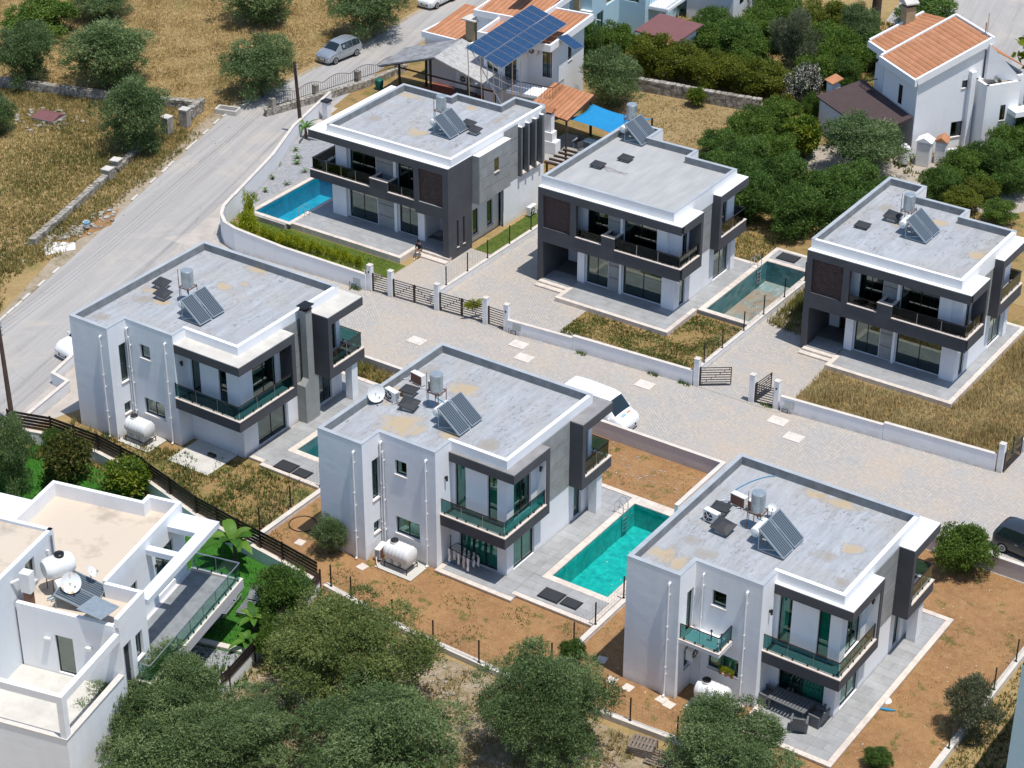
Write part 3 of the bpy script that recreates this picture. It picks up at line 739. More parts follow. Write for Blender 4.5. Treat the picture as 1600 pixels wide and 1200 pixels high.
        k.obj('chimney_cowl', M['frame'], t)
    # pipes and lamps on the rendered back
    downpipe(t, 2.36, 0, 6.55); downpipe(t, 5.66 if seed == 2 else 5.86, y1, 6.5)
    if seed != 2: downpipe(t, x1 + .25, y1, 6.2, elbow=False, r=.045); downpipe(t, x1 + .1, y1, 6.6)
    else: downpipe(t, x1 + .45, y1, 6.6, r=.04)
    if seed == 2:   # small side balcony and a bay over the tank
        B(x1 - .05, .15, 3.28, x1 + 2.16, y1 - .003, 3.44).obj('small_balcony', M['white'], t)
        ring(MB(), [(x1 - .07, y1 - .02), (x1 - .07, .12), (x1 + 2.18, .12), (x1 + 2.18, y1 - .02)], .2, 3.442, 3.50, False, 0, True).obj('marble_sill', M['marble'], t)
        rail(t, [(x1 + .02, .22), (x1 + 2.08, .22), (x1 + 2.08, y1 - .05)], 3.5, .85)
    return t

PE = dict(x1=2.89, x2=6.43, x3=9.88, y1=1.48, y2=2.88, y3=10.95, cx=10.48, cy=2.64, by=1.82, bx=10.72, b0=8.70, b1=11.65, H=7.2)
PD = dict(x1=2.89, x2=6.43, x3=10.27, y1=1.48, y2=2.53, y3=11.42, cx=11.19, cy=1.5, by=1.30, bx=11.62, b0=8.75, b1=11.98, H=7.2)
vE = rear_villa(OE, 'white and charcoal villa with laundry rack under its balcony, beside the full turquoise pool', [(2.93, 3.3, 1.5, 1.3, 't'), (3.6, 8.15, 1.1, .9, 't'), (5.58, 3.8, .6, .5, 't'), (0.9, 8.5, .5, .9, 'g'), (.9, 5.6, .9, 1.2, 't'), (7.8, 4.2, .6, .6, 'g')], 1, PE, 'canopy_grey')
vF = rear_villa(OF, 'white and charcoal villa with outdoor dining set, nearest to the bottom right corner', [(4.6, 10.3, .8, .45, 't'), (6.0, 10.3, 1.2, .4, 't'), (8.2, 7.1, .7, .55, 't'), (7.4, 5.9, .7, .5, 'g'), (9.0, 4.3, .4, .35, 'g'), (1.0, 1.7, .7, .8, 't'), (1.9, 1.4, .7, .6, 't'), (2.7, 2.8, .6, .4, 'g'), (1.5, 3.5, .6, .4, 'g')], 2, PE, 'canopy_white')
vD = rear_villa(OD, 'white and charcoal villa with tall grey chimney, beside the asphalt road', [(4.5, 11.0, .9, .6, 't'), (4.3, 8.3, .7, .45, 't'), (5.1, 9.2, .4, .35, 't'), (1.2, 5.5, .7, .6, 't'), (2.6, 4.8, .6, .4, 't'), (1.0, 1.5, .6, .4, 'g'), (1.5, 4.4, .6, .6, 'g')], 3, PD, 'canopy_beige')

def front_villa(org, label, blobs, seed, cap, membrane):
    """the two villas above the lane whose charcoal framed front faces us"""
    t = thing('villa', (*org, 0), label, 'villa', 'villas above the lane')
    A = 10.64; ZS = 6.82; Z0 = 6.22; H = 7.42; X3 = 9.84; F = 3.55
    out = [(.04, .34), (X3, .34), (X3, 8.35), (6.32, 8.35), (6.32, 9.5), (2.65, 9.5), (2.65, 11.15), (.04, 11.15)]
    body = [(.3, 1.2), (X3 - .06, 1.2), (X3 - .06, 8.33), (6.3, 8.33), (6.3, 9.48), (2.63, 9.48), (2.63, 11.13), (.1, 11.13), (.1, 1.2)]
    w = MB()
    u = lambda x: x - .3
    hf = [(u(3.05), u(4.6), F, 6.1), (u(5.8), u(8.3), F, 6.1), (u(3.05), u(4.68), .33, 2.85), (u(5.82), u(8.8), .33, 2.85), (u(1.1), u(2.15), .33, 2.5)]
    wall(w, (2.46, 1.2), (X3 - .06, 1.2), 0, Z0, [(h[0] - 2.16, h[1] - 2.16, h[2], h[3]) for h in hf[:4]]); wall(w, (.3, 1.2), (2.46, 1.2), 3.05, Z0)
    wall(w, (.3, 3.2), (2.46, 3.2), 0, 3.1, [(.75, 1.85, .33, 2.6)])
    vx = X3 - .06; v = lambda y: y - 1.2
    hr = [(v(1.6), v(2.3), .33, 2.85), (v(1.7), v(2.4), F, 6.0), (v(5.95), v(7.9), .33, 2.85), (v(5.95), v(7.4), F, 6.0)]
    wall(w, (vx, 1.2), (vx, 8.33), 0, Z0, hr)
    wall(w, (vx, 8.33), (6.3, 8.33), 0, Z0); wall(w, (6.3, 8.33), (6.3, 9.48), 0, Z0); wall(w, (6.3, 9.48), (2.63, 9.48), 0, Z0)
    wall(w, (2.63, 9.48), (2.63, 11.13), 0, Z0); wall(w, (2.63, 11.13), (.1, 11.13), 0, Z0); wall(w, (.1, 11.13), (.1, .3), 0, Z0)
    w.obj('wall', M['white'], t)
    room_box(t, .35, 1.5, X3 - .35, 8.1, (.33, F))
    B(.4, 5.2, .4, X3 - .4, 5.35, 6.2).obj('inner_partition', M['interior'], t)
    P0, P1 = (.3, 1.2), (vx, 1.2)
    window(t, P0, P1, hf[0], 2, .08, curtain=(0, .25)); window(t, P0, P1, hf[1], 2, .08, curtain=(0, .12))
    window(t, P0, P1, hf[2], 2, .08); window(t, P0, P1, hf[3], 2, .08)
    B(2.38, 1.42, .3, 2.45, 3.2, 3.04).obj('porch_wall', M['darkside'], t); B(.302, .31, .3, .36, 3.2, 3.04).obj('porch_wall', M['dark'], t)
    dr = B(1.08, 3.3, .34, 2.12, 3.36, 2.58).obj('door', M['brown'], t); MB().bar((2.0, 3.26, 1.0), (2.0, 3.26, 1.9), .03).obj('handle', M['steel'], dr)
    for i in range(9): B(1.12, 3.28, .42 + i * .23, 2.08, 3.3, .45 + i * .23).obj('door_rail', M['frame'], dr)
    R0, R1 = (vx, 1.2), (vx, 8.33)
    for h in hr: window(t, R0, R1, h, 1 if h[1] - h[0] < 1.2 else 2, .1)
    for (a, b, z0, z1, n) in ((4.62, 5.62, F, 6.1, 3), (4.72, 5.62, .33, 2.95, 3)): panels(t, 'y', 1.2, a, b, z0, z1, n, sgn=-1)
    # piers standing proud of the glass line
    for q in ((2.47, .98, .3, 3.0, 1.195, 2.98), (8.82, .95, .3, 9.76, 1.195, 2.98), (5.62, 1.0, .3, 5.79, 1.197, 2.98), (8.35, .95, F, 9.08, 1.195, Z0 - .003), (5.62, 1.0, F, 5.79, 1.197, Z0 - .003)): B(*q).obj('pier', M['white'], t)
    # charcoal frame: one plate with openings
    fr = MB(); y0 = 0; y1 = .3
    xs = [0, .38, 2.46, 2.68, 2.88, 4.83, 5.79, A]
    wall(fr, (0, 0), (A, 0), 0, ZS - .04, [(.4, 2.66, 0, 3.0), (2.66, A + 1, -1, 3.02), (.38, 2.46, 4.0, 6.3), (2.88, 4.83, 3.97, Z0), (5.79, A + .5, 3.87, Z0), (4.83, 5.79, 4.64, Z0)], .3, True)
    fr.box(A - .3, .302, 3.02, A, 2.74, 3.45); fr.box(A - .3, .302, 3.452, A, 2.74, 3.865)
    fr.box(X3 + .004, .302, Z0, A, 2.74, ZS - .04); fr.box(X3 + .004, 2.46, 3.87, A, 2.74, Z0 - .002)
    fr.box(.0, .302, .0, .28, 2.6, 6.2)
    fr.obj('front_frame', M['dark'], t)
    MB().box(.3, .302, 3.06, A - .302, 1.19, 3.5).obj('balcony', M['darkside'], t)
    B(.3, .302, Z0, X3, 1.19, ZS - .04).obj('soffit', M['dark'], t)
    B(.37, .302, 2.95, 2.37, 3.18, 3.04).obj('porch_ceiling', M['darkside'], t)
    MB().prism([(.0, .02), (A - .02, .02), (A - .02, 2.72), (X3 + .004, 2.72), (X3 + .004, .336), (.0, .336)], ZS - .038, ZS).obj('canopy_top', M['canopy_white'], t)
    # brick field in its recess
    B(.36, .17, 3.98, 2.48, .298, 6.32).obj('recess_back', M['darkside'], t); brick_panel(t, .385, 2.455, 4.01, 6.29, .168)
    # marble sills
    sl = MB(); sl.box(2.86, -.03, 3.972, 4.81, .3, 4.01); sl.obj('marble_sill', M['marble'], t)
    ring(MB(), [(5.80, 0), (A, 0), (A, 2.44)], .22, 3.868, 3.91, False, .03, True).obj('marble_sill', M['marble'], t)
    pl = MB(); pl.box(4.83, .302, 3.5, 4.99, 1.18, 4.6); pl.box(5.63, .302, 3.5, 5.79, 1.18, 4.6); pl.obj('planter_wall', M['dark'], t)
    m = MB(); m.box(4.81, -.03, 4.642, 5.81, .32, 4.68); m.box(4.81, .322, 4.602, 5.01, 1.18, 4.64); m.box(5.61, .322, 4.602, 5.81, 1.18, 4.64); m.obj('planter_cap', M['marble'], t)
    B(.38, .0, 3.975, 2.46, .15, 3.998).obj('recess_sill', M['canopy_grey'], t)
    rail(t, [(2.92, .12), (4.80, .12)], 4.01, .55, rail_mat='frame', glass='darkrail'); rail(t, [(5.83, .12), (A - .12, .12), (A - .12, 2.42)], 3.91, .75, rail_mat='frame', glass='darkrail')
    # side: boards, then the projecting box
    panels(t, 'x', vx, 2.76, 5.28, 3.05, 6.78, 4)
    b0, b1, bx = 5.3, 8.95, 10.42
    m = MB(); m.box(vx + .004, b0, 2.95, bx, b0 + .3, ZS - .04); m.obj('box_side', M['dark'], t)
    cp = [(vx + .004, b0 + .302), (bx, b0 + .302), (bx, b1), (vx - .4, b1), (vx - .4, 8.352), (vx + .004, 8.352)]
    m = MB(); m.prism(cp, Z0, ZS - .04); m.prism(cp, 2.95, 3.75); m.obj('box_canopy', M['dark'], t)
    MB().prism([(X3 + .004, b0 + .02), (bx - .02, b0 + .02), (bx - .02, b1 - .02), (X3 - .4, b1 - .02), (X3 - .4, 8.354), (X3 + .004, 8.354)], ZS - .038, ZS).obj('box_top', M['canopy_white'], t)
    ring(MB(), [(bx, b0 + .303), (bx, b1), (vx - .4, b1)], .2, 3.752, 3.80, False, .02, True).obj('marble_sill', M['marble'], t)
    rail(t, [(bx - .1, b0 + .34), (bx - .1, b1 - .1), (vx - .3, b1 - .1)], 3.8, .8, rail_mat='frame', glass='darkrail')
    B(9.35, 7.95, .3, 9.95, 8.5, 2.948).obj('pier', M['white'], t)
    # roof
    inn = offset(out, .22, True)
    ring(MB(), out, .22, Z0 + .002, H, True).obj('parapet', M['white2'], t)
    MB().prism(inn, 6.6, 6.98).obj('roof_deck', membrane, t)
    ring(MB(), out if cap else [out[k] for k in range(2, 8)] + [out[0]], .235 if cap else .23, H + .002, H + .024, bool(cap), .012, True).obj('parapet_cap', M['membrane'], t)
    ring(MB(), inn, .014, 6.95, H - .012, True).obj('parapet_lining', M['upstand'], t)
    B(-.75, 2.4, 6.3, -.0, 6.6, 6.5).obj('side_canopy', M['canopy_white'], t)
    return t
screed = plain('pale_screed', (0.47, 0.47, 0.46), 0.9, var=0.10, scale=0.6, fine=0.05)
def screed_mat():
    k = NT('pale_screed_bands'); o = k.obj()
    n = k.noise(k.map(o, (1.4, .35, 1)), 1.2, 5, .65); c = k.mix(k.ramp(n, [(.35, 0.), (.7, 1.)]), (0.34, 0.345, 0.345), (0.42, 0.42, 0.405))
    k.bump(k.noise(o, 14, 4), .2, .01); return k.set(c, .9, 0, .2)
vB = front_villa(OB, 'charcoal framed villa with pale screed roof, beside the empty tiled pool', [], 4, True, screed_mat())
vC = front_villa(OC, 'charcoal framed villa with stained grey roof, farthest right above the lane', [], 5, False, roof_mat('roof_membrane_5', [(5.0, 8.75 - 1.2, .7, .5, 't'), (8.9, 4.9, .7, .8, 't'), (7.6, 1.2, .5, .4, 'g'), (2.8, 6.1, .7, .5, 't'), (1.5, 7.6, .5, .8, 'g')], 5))

def villa_a():
    """mirrored front villa by the asphalt road"""
    t = thing('villa', (*OA, 0), 'charcoal framed villa with three tall dark slits in its side wall, beside the corner pool', 'villa', 'villas above the lane')
    A = 11.66; ZS = 6.78; Z0 = 6.2; H = 7.3; F = 3.45; XR = 11.62; DK = M['dark']
    out = [(1.3, .42), (11.78, .42), (11.78, 11.55), (9.05, 11.55), (9.05, 9.6), (5.45, 9.6) if False else (9.05, 9.62), (5.45, 9.62), (5.45, 9.0), (1.25, 9.0)]
    out = [(1.3, .42), (11.62, .42), (11.62, 11.55), (9.1, 11.55), (9.1, 9.8), (5.4, 9.8), (5.4, 9.1), (1.3, 9.1)]
    w = MB(); wall_y = 1.25
    u = lambda x: x - 1.55
    hf = [(u(2.55), u(4.75), F, 6.05), (u(6.62), u(8.35), F, 6.05), (u(2.4), u(4.8), .42, 2.9), (u(6.68), u(8.3), .42, 2.9)]
    wall(w, (1.55, wall_y), (8.75, wall_y), 0, Z0, hf)
    # recessed porch behind the right leg
    wall(w, (8.75, wall_y), (8.75, 3.0), 0, 3.2); wall(w, (8.75, 3.0), (11.2, 3.0), 0, 3.2, [(.9, 1.9, .42, 2.6)])
    v = lambda y: y - 2.7
    hr = [(v(3.4), v(4.1), .45, 2.35), (v(5.1), v(5.8), .45, 2.35)]
    wall(w, (11.2, 2.7), (11.2, 6.5), 0, 3.25, hr)
    wall(w, (11.6, 6.5), (11.6, 11.5), 0, Z0 + .4, [(1.72, 4.52, 3.3, 6.55)])
    wall(w, (11.6, 11.5), (9.12, 11.5), 0, Z0); wall(w, (9.12, 11.5), (9.12, 9.78), 0, Z0); wall(w, (9.12, 9.78), (5.42, 9.78), 0, Z0)
    wall(w, (5.42, 9.78), (5.42, 9.08), 0, Z0); wall(w, (5.42, 9.08), (1.55, 9.08), 0, Z0); wall(w, (1.55, 9.08), (1.55, wall_y), 0, Z0, [(3.4, 5.6, F, 6.0), (2.5, 5.8, .42, 2.9)])
    w.obj('wall', M['white'], t)
    window(t, (1.55, 9.08), (1.55, wall_y), (3.4, 5.6, F, 6.0), 2, .1); window(t, (1.55, 9.08), (1.55, wall_y), (2.5, 5.8, .42, 2.9), 3, .1)
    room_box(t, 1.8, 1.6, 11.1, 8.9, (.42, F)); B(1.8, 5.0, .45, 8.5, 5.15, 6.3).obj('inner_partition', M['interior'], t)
    for h, c in zip(hf, ((0, .2), None, (0, .15), None)): window(t, (1.55, wall_y), (8.75, wall_y), h, 2, .08, curtain=c)
    for h in hr: window(t, (11.2, 2.7), (11.2, 6.5), h, 1, .1, True)
    for (a, b, z0, z1, n) in ((4.8, 6.35, F, 6.1, 3), (4.86, 6.35, .42, 2.95, 3)): panels(t, 'y', wall_y, a, b, z0, z1, n, sgn=-1)
    for q in ((1.1, 1.0, .4, 2.3, 1.248, 3.1), (6.37, 1.05, .4, 6.6, 1.248, 3.1), (8.4, 1.0, .4, 8.95, 1.248, 3.1), (1.5, 1.0, F, 2.45, 1.248, Z0 - .003), (6.37, 1.05, F, 6.6, 1.248, Z0 - .003)): B(*q).obj('pier', M['white'], t)
    d = B(9.66, 3.05, .43, 10.64, 3.1, 2.59).obj('door', M['brown'], t); MB().bar((9.8, 3.03, 1.0), (9.8, 3.03, 2.0), .03).obj('handle', M['steel'], d)
    # charcoal plate
    fr = MB()
    wall(fr, (0, 0), (A, 0), 0, ZS - .04, [(-.5, 8.95, -1, 3.2), (8.95, 11.2, -1, 3.0), (9.25, 11.2, 3.84, 6.25), (-.5, 5.15, 3.8, Z0), (5.15, 6.65, 4.48, Z0), (6.65, 8.84, 3.8, Z0)], .3, True)
    wall(fr, (A - .002, 0), (A - .002, 2.7), 0, ZS - .04, [(.95, 1.15, .75, 2.7), (1.65, 1.85, .75, 2.7)], .3, True)
    fr.box(11.2, 2.702, 3.2, 11.66, 2.76, 3.3)
    fr.obj('front_frame', DK, t)
    for h in ((.95, 1.15, .75, 2.7), (1.65, 1.85, .75, 2.7)): window(t, (A - .002, 0), (A - .002, 2.7), h, 1, .14, True)
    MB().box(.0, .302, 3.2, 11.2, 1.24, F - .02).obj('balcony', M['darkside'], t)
    fl = MB(); fl.box(.0, 1.242, 3.2, 1.54, 9.2, F - .02); fl.obj('side_balcony', DK, t)
    MB().box(0, .302, Z0, 11.3, 1.24, ZS - .04).box(0, 1.242, Z0, 1.54, 9.4, ZS - .04).obj('soffit', DK, t)
    MB().prism([(0, .02), (11.64, .02), (11.64, .416), (1.296, .416), (1.296, 9.38), (0, 9.38)], ZS - .038, ZS).obj('canopy_top', M['canopy_white'], t)
    MB().prism([(11.724, .42), (11.74, .42), (11.74, 2.72), (11.724, 2.72)], ZS - .03, ZS - .002)
    B(9.23, .17, 3.82, 11.22, .298, 6.27).obj('recess_back', M['darkside'], t); brick_panel(t, 9.255, 11.195, 3.86, 6.24, .168)
    B(9.25, 0, 3.842, 11.2, .15, 3.862).obj('recess_sill', M['canopy_grey'], t)
    m = MB(); m.box(-.03, -.03, 3.802, 5.13, .3, 3.845); m.box(-.03, .302, 3.802, .3, 9.2, 3.845); m.obj('marble_sill', M['marble'], t); B(-.0, .302, F - .018, .28, 9.2, 3.80).obj('balcony_upstand', DK, t)
    B(6.67, -.03, 3.802, 8.86, .3, 3.845).obj('marble_sill', M['marble'], t)
    pl = MB(); pl.box(5.15, .302, F, 5.31, 1.2, 4.44); pl.box(6.49, .302, F, 6.65, 1.2, 4.44); pl.obj('planter_wall', DK, t)
    m = MB(); m.box(5.13, -.03, 4.482, 6.67, .32, 4.52); m.box(5.13, .322, 4.442, 5.33, 1.2, 4.48); m.box(6.47, .322, 4.442, 6.67, 1.2, 4.48); m.obj('planter_cap', M['marble'], t)
    rail(t, [(.14, 9.1), (.14, .14), (5.1, .14)], 3.845, .8, rail_mat='frame', glass='darkrail'); rail(t, [(6.7, .14), (8.8, .14)], 3.845, .6, rail_mat='frame', glass='darkrail')
    # side: projecting boarded bay, then fins in front of three slits
    m = MB(); m.box(11.3, 2.762, 3.3, 12.2, 6.46, ZS - .03); m.obj('bay', M['grey'], t)
    m = MB(); m.box(11.724, 2.745, ZS - .028, 12.235, 6.48, ZS); m.box(11.624, .05, ZS - .028, 11.655, 2.74, ZS); m.obj('bay_top', M['canopy_white'], t)
    panels(t, 'x', 12.2, 2.77, 6.45, 3.32, ZS - .04, 4, holes=[(4.5, 5.05, 5.02, 6.0)])
    B(12.202, 4.52, 5.04, 12.206, 5.03, 5.98).obj('bay_window', M['glass'], t); B(12.19, 4.46, 4.96, 12.3, 5.09, 5.012).obj('sill', M['marble'], t)
    panels(t, 'x', 11.622, 6.50, 8.18, 3.22, 7.1, 4); panels(t, 'x', 11.622, 11.05, 11.52, 3.22, 7.1, 4)
    for i in range(4):
        y = 8.2 + i * .87
        f = B(11.55, y, 3.22, 11.9, y + .2, 6.85); f.obj('fin', M['fin'], t); B(11.55, y, 6.852, 11.9, y + .2, 6.88).obj('fin_cap', M['canopy_white'], t)
        if i < 3:
            B(11.4, y + .22, 3.24, 11.46, y + .85, 6.55).obj('slit_glass', M['darkside'], t); B(11.5, y + .21, 3.22, 11.78, y + .86, 3.27).obj('sill', M['marble'], t)
    inn = offset(out, .22, True)
    ring(MB(), out, .22, Z0 + .42, H, True).obj('parapet', M['white2'], t)
    B(1.56, .422, Z0, 11.6, 1.24, Z0 + .41).obj('eaves', M['white'], t)
    MB().prism(inn, 6.5, 6.86).obj('roof_deck', roof_mat('roof_membrane_6', [(2.5, 8.4, 1.0, .45, 't'), (7.2, 9.1, .6, .45, 't'), (6.6, 3.5, .9, .7, 't'), (9.9, 8.6, .35, 1.8, 'g'), (2.6, 3.7, .5, .9, 'g'), (8.8, 6.2, .9, .6, 't')], 6), t)
    ring(MB(), [out[k] for k in range(2, 8)] + [out[0]], .235, H + .002, H + .024, False, .012, True).obj('parapet_cap', M['membrane'], t)
    ring(MB(), inn, .014, 6.84, H - .012, True).obj('parapet_lining', M['upstand'], t)
    return t
vA = villa_a()

# ================================================================ TERRACES, POOLS
def hole_prism(mb, x0, y0, x1, y1, z0, z1, holes):
    sheet_with_holes(mb, x0, y0, x1, y1, z1, holes)
    for (a, b, c, d) in ((x0, y0, x1, y0), (x1, y0, x1, y1), (x1, y1, x0, y1), (x0, y1, x0, y0)): mb.face([(a, b, z0), (c, d, z0), (c, d, z1), (a, b, z1)])
def terr(rects, z, tiles, edges, w=1.2, h=.6):
    m = MB()
    for r in rects: hole_prism(m, r[0] + .03, r[1] + .03, r[2] - .03, r[3] - .03, 0.0, z - .024, POOLS)
    o = tag(m.obj('terrace', M['concrete']), kind='structure')
    for r in tiles: slab_tiles(o, *r, z, w, h)
    for e in edges: edge_run(o, e[0], e[1] if len(e) > 1 else .3, e[2] if len(e) > 2 else z - .1, z + .012)
    return o
def sh(o, *v): return tuple(x + o[i % 2] for i, x in enumerate(v))
def shp(o, *p): return [(x + o[0], y + o[1]) for x, y in p]
terr([sh(OE, 6.45, 1.2, 9.9, 2.87), sh(OE, 9.89, 1.2, 11.25, 13.2), sh(OE, 11.25, 1.75, 15.8, 13.2), sh(OE, 8.6, 10.96, 9.89, 13.2)], .15,
     [sh(OE, 6.76, 1.52, 9.9, 2.87), sh(OE, 9.9, 1.52, 10.9, 12.86), sh(OE, 10.92, 2.08, 15.45, 3.9), sh(OE, 8.9, 10.97, 9.9, 12.86), sh(OE, 10.9, 3.9, 11.36, 12.86), sh(OE, 11.36, 12.9, 15.4, 13.1)],
     [(shp(OE, (6.45, 1.2), (11.25, 1.2)),), (shp(OE, (10.93, 1.75), (15.8, 1.75)),), (shp(OE, (15.8, 1.75), (15.8, 13.2)), .25), (shp(OE, (6.45, 2.87), (6.45, 1.5)), .3), (shp(OE, (15.8, 13.2), (8.6, 13.2)),), (shp(OE, (8.6, 13.2), (8.6, 10.96)),)])
terr([sh(OF, 6.45, -.4, 9.9, 2.87), sh(OF, 9.89, -.4, 11.4, 13.3), sh(OF, 8.6, 10.96, 9.89, 13.3)], .15,
     [sh(OF, 6.76, -.08, 9.9, 2.87), sh(OF, 9.9, -.08, 11.08, 12.96), sh(OF, 8.9, 10.97, 9.9, 12.96)],
     [(shp(OF, (6.45, -.4), (11.4, -.4)),), (shp(OF, (11.4, -.4), (11.4, 13.3)),), (shp(OF, (11.4, 13.3), (8.6, 13.3)),), (shp(OF, (8.6, 13.3), (8.6, 10.96)),), (shp(OF, (6.45, 2.87), (6.45, -.08)),)])
terr([sh(OD, 10.3, 2.6, 11.8, 13.3), sh(OD, 11.8, 2.3, 15.75, 13.3), sh(OD, 8.6, 11.43, 10.3, 13.3)], .15,
     [sh(OD, 10.6, 2.92, 11.7, 12.96), sh(OD, 11.7, 2.62, 15.4, 4.35), sh(OD, 11.7, 4.35, 11.83, 12.96), sh(OD, 8.9, 11.44, 10.6, 12.96)],
     [(shp(OD, (10.55, 2.6), (11.5, 2.6)),), (shp(OD, (11.5, 2.3), (15.75, 2.3)),), (shp(OD, (15.75, 13.3), (8.6, 13.3)),)])
terr([sh(OC, 2.45, -1.5, 9.8, 1.19), sh(OC, .38, -.05, 2.45, 3.2), sh(OC, 9.79, -1.5, 10.75, 9.95), sh(OC, 8.6, 8.35, 9.79, 9.95)], .3,
     [sh(OC, 2.78, -1.2, 9.8, 1.18), sh(OC, 9.8, -1.2, 10.45, 9.65), sh(OC, .4, 0, 2.44, 3.19), sh(OC, 8.9, 8.4, 9.8, 9.65)],
     [(shp(OC, (2.45, -1.5), (10.75, -1.5)), .3, 0), (shp(OC, (10.75, -1.5), (10.75, 9.95)), .3, 0), (shp(OC, (10.75, 9.95), (8.6, 9.95)), .3), (shp(OC, (2.45, 0), (2.45, -1.2)), .3)])
terr([sh(OB, 2.5, -1.75, 9.8, 1.19), sh(OB, .38, -.05, 2.5, 3.2), sh(OB, 9.79, -1.75, 10.9, 9.9), sh(OB, 10.9, 2.0, 14.75, 12.75), sh(OB, 8.6, 8.35, 9.79, 9.9)], .3,
     [sh(OB, 2.83, -1.42, 9.8, 1.18), sh(OB, 9.8, -1.42, 10.58, 9.6), sh(OB, .4, 0, 2.44, 3.19), sh(OB, 8.9, 8.4, 9.8, 9.6), sh(OB, 10.58, 2.3, 10.98, 9.6), sh(OB, 11.2, 10.95, 14.4, 12.4)],
     [(shp(OB, (2.5, -1.75), (10.9, -1.75)), .3, 0), (shp(OB, (10.9, -1.75), (10.9, 2.0)), .3, 0), (shp(OB, (10.88, 9.9), (8.6, 9.9)), .3), (shp(OB, (2.5, 0), (2.5, -1.45)), .3), (shp(OB, (14.75, 12.75), (10.9, 12.75)),), (shp(OB, (10.9, 12.75), (10.9, 9.9)),)])
terr([sh(OA, -.45, -2.0, 9.1, 1.24), sh(OA, 8.76, .3, 11.2, 3.0), sh(OA, -4.3, -2.45, -.45, 9.0), sh(OA, -.45, 1.24, 1.54, 9.0)], .42,
     [sh(OA, -.4, -1.68, 8.8, 1.24), sh(OA, 8.8, .3, 11.18, 2.99), sh(OA, -.4, 1.24, 1.54, 8.8)],
     [(shp(OA, (-.3, -2.0), (9.1, -2.0)), .3, 0), (shp(OA, (9.1, -2.0), (9.1, .0)), .3, 0)])
st = tag(B(0, 0, 0, 1, 1, 1).obj('entrance_step', M['coping']), kind='structure'); st.scale = (2.6, .42, .14); st.location = (OA[0] + 9.12, OA[1] - .52, 0)
for (ox, oy, z0, z1, dx, w_) in ((OA[0] + 9.12, OA[1] - .1, 0, .3, 0, 2.55), (OC[0] + .25, OC[1] - .72, 0, .14, 0, 2.25), (OC[0] + .3, OC[1] - .36, 0, .27, 0, 2.15), (OB[0] + .25, OB[1] - .72, 0, .14, 0, 2.25), (OB[0] + .3, OB[1] - .36, 0, .27, 0, 2.15)):
    s = tag(B(0, 0, 0, w_, .40 if oy != OA[1] - .1 else .38, z1).obj('entrance_step', M['coping']), kind='structure'); s.location = (ox, oy, 0)
rsheet('concrete_pad', OD[0] + 6.75, OD[1] - .1, OD[0] + 9.75, OD[1] + 2.52, .05, M['canopy_beige'])

def pool(name, rect, ztop, zw, zf, label, tint=None, tiles=False, ladder=None, cop=.38, lights=()):
    x0, y0, x1, y1 = rect
    t = thing('swimming_pool', (x0, y0, 0), label, 'swimming pool')
    W, D = x1 - x0, y1 - y0
    sh_ = MB(); fl = MB(); fl.face([(-.02, -.02, zf), (W + .02, -.02, zf), (W + .02, D + .02, zf), (-.02, D + .02, zf)])
    for (a, b, c, d) in ((0, D, 0, 0), (0, 0, W, 0), (W, 0, W, D), (W, D, 0, D)): sh_.face([(c, d, zf), (a, b, zf), (a, b, ztop - .03), (c, d, ztop - .03)])
    mt = M[tint] if tint else M['concrete']
    sh_.obj('basin', mt, t); fl.obj('basin_floor', M['poolfloor_dry'] if zw is None else mt, t)
    if tiles:
        for (axis, n_, u1) in (('x0', None, D), ('y1', None, W)):
            z = zf; j = 0
            while z < ztop - .05:
                h_ = min(.3, ztop - .032 - z); u = -.3 if j % 2 else 0
                while u < u1:
                    a, b = max(u, 0), min(u + .6, u1)
                    if b - a > .05:
                        m = MB()
                        if axis == 'x0': m.box(0, a + .004, z + .004, .018, b - .004, z + h_ - .004)
                        else: m.box(a + .004, D - .018, z + .004, b - .004, D, z + h_ - .004)
                        m.obj('wall_tile', M['pooltile'], t)
                    u += .6
                z += .3; j += 1
    if zw is not None:
        wv = MB(); wv.face([(0.001, 0.001, zw), (W - .001, 0.001, zw), (W - .001, D - .001, zw), (0.001, D - .001, zw)]); wv.obj('water', M['water'], t)
    P_ = [(-cop, -cop), (W + cop, -cop), (W + cop, D + cop), (-cop, D + cop)]
    edge_run(t, P_, cop + .02, ztop - .05, ztop + .016, closed=True, name='coping_stone')
    if ladder:
        lx, ly, side = ladder
        m = MB()
        for dy in (-.25, .25):
            pts = [Vector((lx - .45 * side, ly + dy, ztop)), Vector((lx - .45 * side, ly + dy, ztop + .6)), Vector((lx - .3 * side, ly + dy, ztop + .78)), Vector((lx - .1 * side, ly + dy, ztop + .78)), Vector((lx + .08 * side, ly + dy, ztop + .55)), Vector((lx + .1 * side, ly + dy, ztop - 1.1))]
            m.tube(pts, .024, 8)
        for z in (-.3, -.55, -.8, -1.05): m.box(lx + .06 * side, ly - .25, ztop + z, lx + .16 * side, ly + .25, ztop + z + .03)
        m.obj('ladder', M['steel'], t, True)
    for (lx, ly, ax) in lights: MB().lathe([(.11, 0), (.11, .03), (.06, .04)], (lx, ly, 0) if ax != 'x' else (lx, ly, 0), 'z', 14).obj('pool_light', M['pvc'], t).matrix_world = Matrix.Translation((x0 + lx, y0 + ly, ztop - .55)) @ Matrix.Rotation(R(90), 4, 'Y')
    return t
